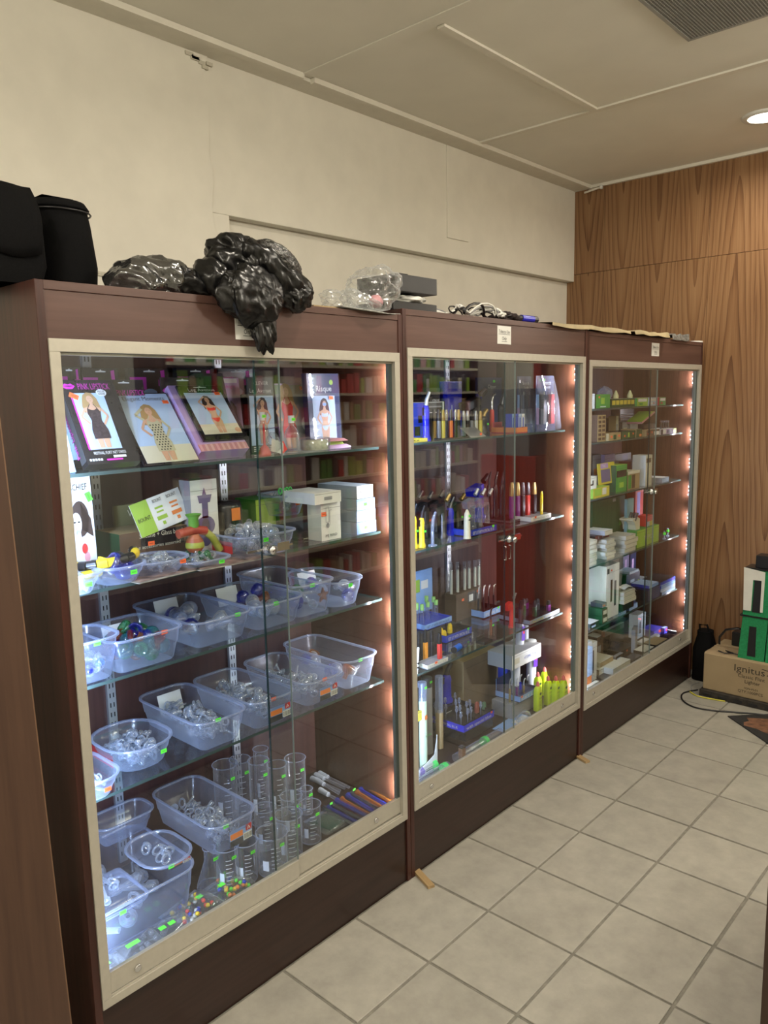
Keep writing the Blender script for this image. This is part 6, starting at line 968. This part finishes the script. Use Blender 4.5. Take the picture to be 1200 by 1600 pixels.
EX = [('small grey box at the back of the second shelf behind the dark green pack', -.20, 972, 985, 660, A2, .05, GREY, DGREY), ('cream tube box standing beside the striped rack', -.22, 962, 967, 650, A2, .04, CREAM, TAN),
      ('dark teal box behind the lidded green box on the third shelf', -.24, 962, 976, 715, A3, .05, MC['teal_card'], NAVY), ('grey box at the back left of the third shelf', -.26, 925, 940, 712, A3, .06, GREY, DGREY),
      ('cream box on its side behind the yellow pouch pack', -.22, 927, 938, 745, A3, .06, CREAM, TAN), ('red box at the back of the fourth shelf behind the second white stack', -.26, 952, 966, 802, A4 + .02, .05, RED, MC['maroon_card']),
      ('black box behind the leftmost white stack on the fourth shelf', -.26, 925, 940, 815, A4, .06, BLK2, DGREY), ('small white box behind the bright green carton', -.28, 1008, 1018, 812, A4, .04, WHITE, GREY),
      ('dark green upright pack behind the flat cream boxes', -.27, 966, 975, 905, A5, .05, DGREEN, BLK2), ('grey pack right of the black and blue box', -.25, 1001, 1010, 905, A5, .05, GREY, DGREY),
      ('black pack at the left front of the fifth shelf beside the grey box', -.085, 922, 936, 0, A5, .07, BLK2, DGREY), ('silver pack on top of the upper dark green box', -.10, 941, 948, 0, A5 + .072, .06, GREY, DGREY),
      ('dark box at the back left of the deck behind the cream boxes', -.28, 925, 945, 985, A6, .08, BLK2, DGREY), ('brown box at the back left of the deck', -.20, 934, 948, 1000, A6, .06, BROWNC, BLK2), ('small black pack before the large black carton', -.13, 962, 974, 0, A6, .05, BLK2, GREY),
      ('black pack with silver end on the front right of the deck', -.05, 1044, 1056, 0, A6, .06, BLK2, GREY), ('dark pack lying between the grey case and the black packs', -.10, 990, 1002, 0, A6, .05, DGREY, BLK2), ('white pack lying before the violet flat boxes', -.10, 1026, 1038, 0, A6, .04, WHITE, GREY)]
for i, (lab, x0, a, b, tp, z, d, f, s) in enumerate(EX): carton(lab, x0, a, b, tp, z, d, front=f, side=s, top=[f, WHITE, s][i % 3], name='small_box', h=None if tp else [.026, .022, .03, .02][i % 4], prints=((.15, .3, .6, .6, [CREAM, GREY, SKY, ORANGE][i % 4]),))
# ================================================================ things on top of the cabinets
from mathutils import noise as NZ
BAGB = mat('black_bin_film', (.0035, .0035, .004), .28, noise=(38, .6), bump=.35, spec=.45); BAGG = clearmat('smoky_bin_film', (.30, .30, .31), (.05, .05, .05), .35, .5, rough=.15, power=1.4, diffuse=.55); FABRIC = mat('black_fabric', (.0035, .0035, .004), .85, noise=(300, .4), spec=.12)
def blob(m, c, rad, seed, amp=.16, fine=.05, sub=4, mi=0, flat=None, rot=0, drape=None):
    bm = bmesh.new(); bmesh.ops.create_icosphere(bm, subdivisions=sub, radius=1); X = Matrix.Rotation(rot, 3, 'X')
    for v in bm.verts:
        n = v.co.normalized(); q = V((n.x*1.5 + seed*7.3, n.y*2.6 + n.z*1.1 + seed*1.7, n.z*1.2 - n.y*.6 + seed))
        a = 1 + amp*NZ.noise(q)*1.7 - amp*1.3*abs(NZ.noise(q*1.5)) - fine*1.3*abs(NZ.noise(q*2.6)) + fine*.12*NZ.noise(q*8)
        p = X @ V((n.x*rad[0]*a, n.y*rad[1]*a, n.z*rad[2]*a)); v.co = V(c) + p
        if flat is not None and v.co.z < flat: v.co.z = flat + (v.co.z - flat)*.02
    if drape is not None:      # lie on the cabinet's top (z 0) and hang in front of its face (x = drape)
        for v in bm.verts:
            if v.co.x < drape and v.co.z < .0012:
                if v.co.z > -.035 and v.co.x < drape - .004: v.co.z = .0012 + .0004*NZ.noise(v.co*90)
                else: v.co.x = drape + .0005 + .0004*NZ.noise(v.co*90)
    m.add([tuple(v.co) for v in bm.verts], [tuple(x.index for x in f.verts) for f in bm.faces], mi, True); bm.free(); return m
HT = 1.825
# black cooler tote with a flap
y0, y1 = Yat(72, -.14, 1.86), Yat(166, -.14, 1.86); hz = Zat(316, -.14, y1) - HT
t = thing('cooler_bag', 'tall black zipped cooler bag on the left end of the nearest cabinet', 'bag', (-.14, y0, HT)); W_ = y1 - y0
m = M(); m.loft([rrect(-.26, 0, 0, W_, .06, 0, 6), rrect(-.262, .003, -.003, W_ + .004, .06, hz*.3, 6), rrect(-.255, -.002, .0, W_ - .004, .06, hz*.75, 6), rrect(-.252, -.004, .002, W_ - .010, .06, hz*.93, 6)]); m.build('bag_body', [FABRIC], t)
m = M(); m.loft([rrect(-.255, -.001, .0, W_ - .006, .06, hz*.90, 6), rrect(-.256, .0, -.001, W_ - .005, .06, hz*.915, 6), rrect(-.250, -.006, .004, W_ - .012, .058, hz*.98, 6), rrect(-.20, -.05, .05, W_ - .06, .05, hz*1.04, 6)], capb=True); m.build('zipped_lid', [FABRIC], t)
z = M(); z.tube([(p[0], p[1], hz*.87) for p in rrect(-.257, .001, -.002, W_ - .003, .06, 0, 6)], .0022, 5, closed=True); z.build('piping', [BLACK], t)
y2 = Yat(-60, -.08, 1.86); y3 = Yat(72, -.08, 1.86); t = thing('shoulder_bag', 'black padded bag with a hanging flap at the left edge', 'bag', (-.08, y2, HT)); W_ = y3 - y2
m = M(); m.loft([rrect(-.18, 0, 0, W_, .03, 0, 5), rrect(-.185, .006, -.002, W_ + .012, .035, .04, 5), rrect(-.18, .004, 0, W_ + .010, .035, .12, 5), rrect(-.17, -.006, .01, W_ - .004, .03, .155, 5)], capb=True); m.build('bag_body', [FABRIC], t)
fz = Zat(296, -.06, Yat(66, -.06, 2)) - HT; m = M(); g = []
for i in range(9):
    for j in range(9): u, v = i/8, j/8; g.append((.012 + .014*sin(v*3) - .05*v*v, W_*(u*.93 + .05*v) - .0, .055 + (fz - .055 + .02*u)*v + .006*sin(u*7 + v*4)))
m.add(g, [(i*9 + j, (i + 1)*9 + j, (i + 1)*9 + j + 1, i*9 + j + 1) for i in range(8) for j in range(8)], 0, True); fo = m.build('hanging_flap', [FABRIC], t); so = fo.modifiers.new('thick', 'SOLIDIFY'); so.thickness = .008
# black bin bags
c = un(240, 435, 0, -.08); t = thing('bin_bag', 'flat crumpled smoky black plastic bag beside the cooler bag', 'bag', (-.08, c.y, HT + .0005)); m = M(); blob(m, (0, 0, .028), (.09, .105, .062), 3, .14, .06, 5, 0, 0); blob(m, (.02, .065, .02), (.07, .07, .05), 5, .14, .06, 4, 1, 0); m.build('bag_film', [BAGG, BAGB], t)
c = un(395, 425, 0, -.03); t = thing('bin_bag', 'big glossy black plastic bag slumping over the front of the nearest cabinet', 'bag', (-.03, c.y, HT)); m = M()
def at2(px, py, x): p = un(px, py, 0, x); return (p.x + .03, p.y - c.y, p.z - HT)
DR = .036; blob(m, at2(372, 412, -.05), (.075, .098, .070), 11, .15, .06, 5, drape=DR); blob(m, at2(430, 430, .0), (.06, .122, .054), 12, .12, .05, 5, 0, None, -.52, drape=DR); blob(m, at2(392, 462, .036), (.036, .100, .072), 13, .14, .07, 5, drape=DR); blob(m, at2(462, 462, .02), (.037, .052, .042), 14, .13, .06, 5, drape=DR)
blob(m, at2(328, 436, -.02), (.05, .044, .050), 15, .12, .06, 4, 0, None, drape=DR); blob(m, at2(412, 512, .028), (.020, .042, .062), 16, .18, .10, 5, drape=DR); m.build('bag_film', [BAGB], t)
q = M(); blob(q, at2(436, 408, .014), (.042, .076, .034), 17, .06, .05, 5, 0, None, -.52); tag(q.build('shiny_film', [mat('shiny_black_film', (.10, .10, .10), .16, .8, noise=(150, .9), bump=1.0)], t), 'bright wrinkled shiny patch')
# clear bag, sheets, black boxes
t = thing('cardboard_flap', 'brown cardboard flap lying on the top edge right of the black bag', 'cardboard', (-.02, Yat(490, -.02, 1.83), HT + .001)); M().box((-.18, 0, 0), (0, .10, .004)).build('flap', [TAN], t)
c = un(580, 455, 0, -.05); t = thing('clear_bag', 'crumpled clear plastic bag standing on the nearest cabinet', 'bag', (-.05, c.y, HT + .006)); m = M()
blob(m, (0, .0, .055), (.07, .115, .072), 21, .16, .08, 5, 0, .001, .45); blob(m, (.0, -.10, .012), (.06, .10, .045), 22, .2, .08, 5, 0, .001); m.build('bag_film', [FILM], t); q = M(); blob(q, (.0, .02, .03), (.02, .025, .02), 23, .1, .05, 3); q.build('pink_paper', [ROSE], t)
t = thing('newspaper_sheet', 'folded grey newspaper sheet overhanging the cabinet top under the clear bag', 'paper', (.012, Yat(538, .012, 1.825), HT + .0016)); W_ = Yat(652, .012, 1.83) - Yat(538, .012, 1.83); m = M(); g = []
for i in range(13):
    u = i/12
    for j in range(5): v = j/4; g.append((-.12 + .132*v*(1 - abs(u - .35)*.5), W_*u + .02*(1 - v), .003 + .0*u - .010*sin(pi*u)*v*v + (.018*max(0, u - .88)*8*.3)))
m.add(g, [(i*5 + j, (i + 1)*5 + j, (i + 1)*5 + j + 1, i*5 + j + 1) for i in range(12) for j in range(4)], 0, True); o = m.build('sheet', [mat('newsprint', (.30, .30, .28), .7, noise=(60, .6))], t); o.modifiers.new('thick', 'SOLIDIFY').thickness = .003
H2 = 1.8425; yb0, yb1 = Yat(607, -.04, 1.87), Yat(683, -.04, 1.87)
yb0 = max(yb0, 1.115)
t = thing('black_case', 'lower flat black box on the middle cabinet top', 'box', (-.04, yb0, H2)); M().box((-.16, 0, 0), (0, yb1 - yb0, .028)).build('case_body', [BLACK], t, bevel=.003)
t = thing('white_cloth', 'crumpled white cloth squeezed between the two black boxes', 'cloth', (-.04, yb0 + .03, H2 + .029)); m = M(); blob(m, (-.07, .09, .012), (.075, .085, .016), 31, .2, .12, 4, 0, 0); m.build('cloth_fold', [PAPER], t)
t = thing('black_case', 'upper black box lying on the white cloth', 'box', (-.04, yb0 + .01, H2 + .058)); M().box((-.16, 0, 0), (0, yb1 - yb0 - .01, .050)).box((-.16, .02, .050), (-.0, .06, .052)).build('case_body', [mat('charcoal_case', (.022, .022, .024), .45)], t, bevel=.004)
t = thing('wire_tangle', 'tangle of white and grey wires heaped on the middle cabinet', 'wires', (-.06, Yat(738, -.06, 1.85), H2)); 
for k in range(9):
    m = M(); ph = random.uniform(0, 6); sx = random.uniform(.4, 1); P = [(.05*sin(ph + a*.7*sx), -.17 + .032*a + .03*sin(a*1.3 + ph), .006 + .045*abs(sin(a*.9 + ph))*(1 - abs(a - 5)/7)) for a in [i*.5 for i in range(21)]]
    m.tube(P, .0028 if k % 3 else .0045, 6); m.build('wire', [[WHITE, GREY, PAPER, BLACK][k % 4]], t)
c = un(790, 487, 0, -.055); t = thing('black_rag', 'crumpled dark rag between the wires and the blue torch', 'cloth', (-.055, c.y, H2)); m = M(); blob(m, (0, -.01, .014), (.05, .06, .022), 41, .2, .12, 4, 0, 0); m.build('cloth_fold', [mat('dark_rag', (.03, .02, .02), .9)], t)
t = thing('blue_torch', 'blue and black torch lying on the middle cabinet', 'lighter', (-.02, Yat(802, -.02, 1.86), H2 + .013)); m = M().tube([(0, 0, -.003), (0, .05, 0)], [.006, .011], 14, 1).tube([(0, .05, 0), (0, .13, 0)], .0125, 16, 0).tube([(0, .13, 0), (0, .155, 0)], .0125, 16, 1); m.build('torch_body', [DBLUE, BLACK], t)
yw = Yat(842, -.06, 1.85); t = thing('white_flat_box', 'flat white box at the right end of the middle cabinet top', 'box', (-.06, yw, H2)); M().box((-.12, 0, 0), (0, .11, .010)).build('box_body', [CREAM], t, bevel=.001)
t = thing('paper_strip', 'dark and white strip with an orange dot on the cabinet top', 'paper', (-.05, yw + .13, H2)); M().box((-.04, 0, .0), (0, .17, .009), 0).box((-.04, .17, 0), (0, .255, .012), 1).build('strip_body', [DGREY, WHITE], t); sticker(t, .21, .007, ORS, .8, off=.0006)
def crumpled(label, name, px0, px1, x, z, dep, mt, seed, sag=.02, amp=.01):
    ya, yb = Yat(px0, x, z), Yat(px1, x, z); t = thing(name, label, 'paper', (x, ya, z)); m = M(); g = []; n = 22; k = 7
    for i in range(n + 1):
        for j in range(k): u, v = i/n, j/(k - 1); h = amp*(.9 + NZ.noise(V((u*5 + seed, v*2, seed)))*1.2); g.append((-dep*(1 - min(v, .84)/.84) + .004*NZ.noise(V((u*4, seed, v))) + (.004 if v > .9 else 0), (yb - ya)*u + .02*NZ.noise(V((v*3, u*3, seed*2))), max(h, .001) if v < .9 else -sag*(.45 + .55*abs(sin(u*7 + seed)))))
    m.add(g, [(i*k + j, (i + 1)*k + j, (i + 1)*k + j + 1, i*k + j + 1) for i in range(n) for j in range(k - 1)], 0, True); o = m.build('sheet', [mt], t); return t
KRAFT = mat('kraft_paper', (.42, .34, .19), .7, noise=(6, .3))
crumpled('crumpled kraft paper sheet draped over the joint of middle and farthest cabinets', 'kraft_paper_sheet', 862, 985, .012, 1.8428, .22, KRAFT, 3, .012, .010); crumpled('second kraft paper sheet lying across the farthest cabinet', 'kraft_paper_sheet', 992, 1046, .022, 1.8428, .20, KRAFT, 8, .010, .010); crumpled('dark grey printed sheet curled at the right end of the farthest cabinet', 'printed_sheet', 1050, 1076, .006, 1.8335, .18, mat('grey_print_sheet', (.14, .14, .13), .45, noise=(80, .8)), 12, .006, .024)
t = thing('white_dish', 'flat white dish at the right end of the farthest cabinet top', 'dish', (-.05, Yat(1084, -.05, 1.84), 1.8325)); M().lathe([(.045, 0), (.046, .004), (.044, .008), (0, .008)], 20).build('dish_disc', [WHITE], t)
# ================================================================ the far corner: carton, green display, bags and cables
yB = 3.305
t = thing('foam_tray', 'dark perforated mat tray under the big carton', 'tray', (.135, yB - .02, .001)); m = M().box((0, 0, 0), (.62, .34, .034)); 
for k in range(8): m.box((.02 + .075*k, -.002, .006), (.065 + .075*k, 0, .022), 1)
m.build('tray_body', [mat('dark_rubber', (.03, .025, .02), .8, noise=(40, .5)), BLACK], t, bevel=.002)
CARD = mat('cardboard', (.36, .27, .155), .75, noise=(5, .10)); zB = .036; hB = .195
t = thing('shipping_carton', 'big brown carton lettered Classic Flint Lighter by the wood wall', 'box', (.145, yB, zB)); M().box((0, 0, 0), (.56, .30, hB)).build('carton_body', [CARD], t, bevel=.004)
M().box((.0, .146, hB), (.56, .150, hB + .0012)).box((.0, .01, hB), (.56, .06, hB + .0008)).build('top_flap', [mat('cardboard_flap_tone', (.40, .30, .18), .7)], t)
X = RT((0, 0, 0), rz=-pi/2); q = M()
INKB, INKN = mat('black_ink', (.035, .028, .02), .7), mat('brown_ink', (.16, .11, .06), .7)
for s_, u_, v_, h_, w_ in (('Ignitus', .15, .68, .036, .15), ('Classic Flint', .172, .53, .019, .13), ('Lighter', .205, .40, .019, .075), ('IGN-FL01', .205, .24, .011, .065), ('QTY:1000PCS', .175, .13, .015, .12), ('LAB', .36, .78, .011, .03)):
    q = M(); q.text(s_, u_, hB*v_, h_, 0, .001, w_, X=X); q.build('lettering', [INKB], t)
M().line([(.285, hB*.86), (.315, hB*.84), (.325, hB*.78), (.31, hB*.70)], .004, 0, .001, X).build('logo_swoosh', [INKB], t); M().poly([(.36, hB*.10), (.44, hB*.10), (.44, hB*.26), (.36, hB*.26)], 0, .001, X).build('barcode_block', [INKN], t)
q = M(); q.add([(.03, .02, hB + .0016), (.18, .02, hB + .0016), (.18, .06, hB + .0016), (.03, .06, hB + .0016)], [(0, 1, 2, 3)]); 
# green two tier display
zG = zB + hB + .0016; GRF = mat('green_felt', (.012, .235, .085), .8, noise=(120, .2)); GRD = mat('green_felt_side', (.008, .16, .055), .8)
gx = un(1153, 1020, 1, yB + .03).x; t = thing('green_display', 'two tier green display with black slots standing on the carton', 'display', (gx, yB + .025, zG)); h1 = un(1160, 962, 1, yB + .03).z - zG; h2 = un(1163, 888, 1, yB + .03).z - zG
def tier(x0, x1, xa, xb_, z0, z1, dy, nm):
    m = M()
    for (a, b, c, d) in ((x0, x0 + .125, xa, xa + .12), (x0 + .130, x0 + .26, xa + .125, xa + .245)):
        m.loft([[(a, 0, z0), (b, 0, z0), (b, dy, z0), (a, dy, z0)], [(c, .01, z1), (d, .01, z1), (d, dy - .01, z1), (c, dy - .01, z1)]], capa=True, capb=True, smooth=False)
    m.build('felt_tier', [GRF], t, bevel=.003); M().box((x0 + .002, .004, z1 - .001), (x1, dy, z1 + .008)).build('tier_plate', [BLACK], t)
    m = M(); m.add([(x0 + .045, -.001, z0 + (z1 - z0)*.08), (x0 + .085, -.001, z0 + (z1 - z0)*.08), (x0 + .082, .0072, z0 + (z1 - z0)*.78), (x0 + .048, .0072, z0 + (z1 - z0)*.78)], [(0, 1, 2, 3)]); m.build('black_slot', [BLACK], t); m = M(); m.add([(x0 + .175, -.001, z0 + (z1 - z0)*.08), (x0 + .215, -.001, z0 + (z1 - z0)*.08), (x0 + .212, .0072, z0 + (z1 - z0)*.78), (x0 + .178, .0072, z0 + (z1 - z0)*.78)], [(0, 1, 2, 3)]); m.build('black_slot', [BLACK], t)
tier(0, .26, .012, .25, 0, h1, .12, 'a'); tier(.014, .262, .022, .26, h1 + .009, h2, .10, 'b')
m = M(); za, zb_ = h1 + .035, h2 + .004; g = [(.022, -.006, za), (.108, -.006, za), (.108, .004, zb_ - .01), (.02, .003, zb_), (.022, -.006, za)]
m.add([(.020, -.010, za), (.057, -.010, za), (.059, -.004, zb_ - .055), (.098, -.004, zb_ - .055), (.099, -.010, za), (.112, -.010, za), (.113, -.002, zb_ - .01), (.012, -.002, zb_ + .004)], [(0, 1, 2, 7), (2, 3, 6, 7), (3, 4, 5, 6)]); m.build('white_cover_sheet', [PAPER], t)
t = thing('black_cube', 'small black cube box standing on top of the green display', 'box', (gx + .06, yB + .04, zG + h2 + .0085)); M().box((0, 0, 0), (.10, .08, .062)).build('cube_body', [BLACK], t, bevel=.003)
t = thing('router_box', 'black router with a red lamp on the carton', 'router', (.215, yB + .20, zG)); M().box((0, 0, 0), (.15, .10, .075)).build('router_body', [BLACK], t, bevel=.004); M().box((.068, -.002, .05), (.076, 0, .057)).build('red_lamp', [mat('red_led', (1, .05, .04), .4, emis=6)], t)
t = thing('cable_coil', 'black cable looping over the router', 'cable', (.20, yB + .15, zG)); m = M(); m.tube([(-.03, 0, .01), (-.03, 0, .05), (0, 0, .095), (.06, 0, .115), (.12, 0, .10), (.15, 0, .06)], .006, 8).tube([(.0, -.10, .006), (.04, -.12, .006), (.07, -.09, .006), (.03, -.08, .008), (.06, -.11, .010), (.10, -.10, .006)], .003, 6); m.build('cable_run', [BLACK], t)
t = thing('black_bag', 'black bag slumped in the corner behind the carton', 'bag', (.06, 3.55, .001)); m = M(); m.loft([rrect(-.05, .055, -.06, .06, .03, z_, 4) if z_ < .2 else rrect(-.035, .04, -.045, .045, .03, z_, 4) for z_ in (.001, .03, .18, .25, .275)], capa=True, capb=True); m.tube([(-.02, -.02, .27), (-.02, -.03, .31), (.02, -.03, .315), (.03, -.02, .27)], .006, 8); m.build('bag_film', [FABRIC], t)
def floor_cable(label, name, pts, r, mt):
    P = [un(a, b, 2, r) for a, b in pts]; t = thing(name, label, 'cable', (P[0].x, P[0].y, r + .0005)); Q = []
    for i in range(len(P) - 1):
        p0, p1, p2, p3_ = P[max(i - 1, 0)], P[i], P[i + 1], P[min(i + 2, len(P) - 1)]
        for k in range(6): s = k/6; Q.append(.5*((2*p1) + (p2 - p0)*s + (2*p0 - 5*p1 + 4*p2 - p3_)*s*s + (-p0 + 3*p1 - 3*p2 + p3_)*s**3) - P[0])
    Q.append(P[-1] - P[0]); m = M(); m.tube([(v.x, v.y, 0) for v in Q], r, 8); m.build('cable_run', [mt], t); return t
floor_cable('yellow cable lying on the tiles in front of the carton', 'yellow_cable', [(1077, 1080), (1088, 1087), (1105, 1091), (1133, 1096)], .0035, mat('yellow_cable_skin', (.6, .55, .06), .5)); floor_cable('black cable curving over the tiles from cabinet to mat', 'black_cable', [(1090, 1078), (1068, 1083), (1066, 1093), (1082, 1104), (1112, 1110), (1150, 1113), (1185, 1116), (1230, 1122)], .004, BLACK); floor_cable('thin grey cable beside the carton corner', 'grey_cable', [(1092, 1066), (1080, 1072), (1084, 1082), (1095, 1090)], .002, GREY)
a = un(1137, 1120, 2, 0); b = a + (un(1200, 1117, 2, 0) - a)*3.2; c = a + (un(1200, 1163, 2, 0) - a)*2.2; t = thing('floor_mat', 'black rubber floor mat with a brown printed pattern at the right edge', 'mat', (a.x, a.y, .0005)); A, B, Cc = V((0, 0, 0)), b - a, c - a; D = B + Cc
m = M(); m.add([(p.x, p.y, z) for z in (0, .005) for p in (A, Cc, D, B)], [(3, 2, 1, 0), (4, 5, 6, 7), (0, 1, 5, 4), (1, 2, 6, 5), (2, 3, 7, 6), (3, 0, 4, 7)]); m.build('mat_body', [mat('black_rubber', (.018, .018, .019), .7, noise=(60, .4))], t)
q = M(); cc = un(1212, 1139, 2, 0) - a; q.add([(cc.x + .14*cos(k*pi/9)*(1 + .15*sin(k*1.9)), cc.y + .09*sin(k*pi/9)*(1 + .15*cos(k*2.3)), .0055) for k in range(18)], [tuple(range(18))], 0); q.build('mat_print', [mat('brown_mat_print', (.17, .08, .045), .7, noise=(30, .5))], t)
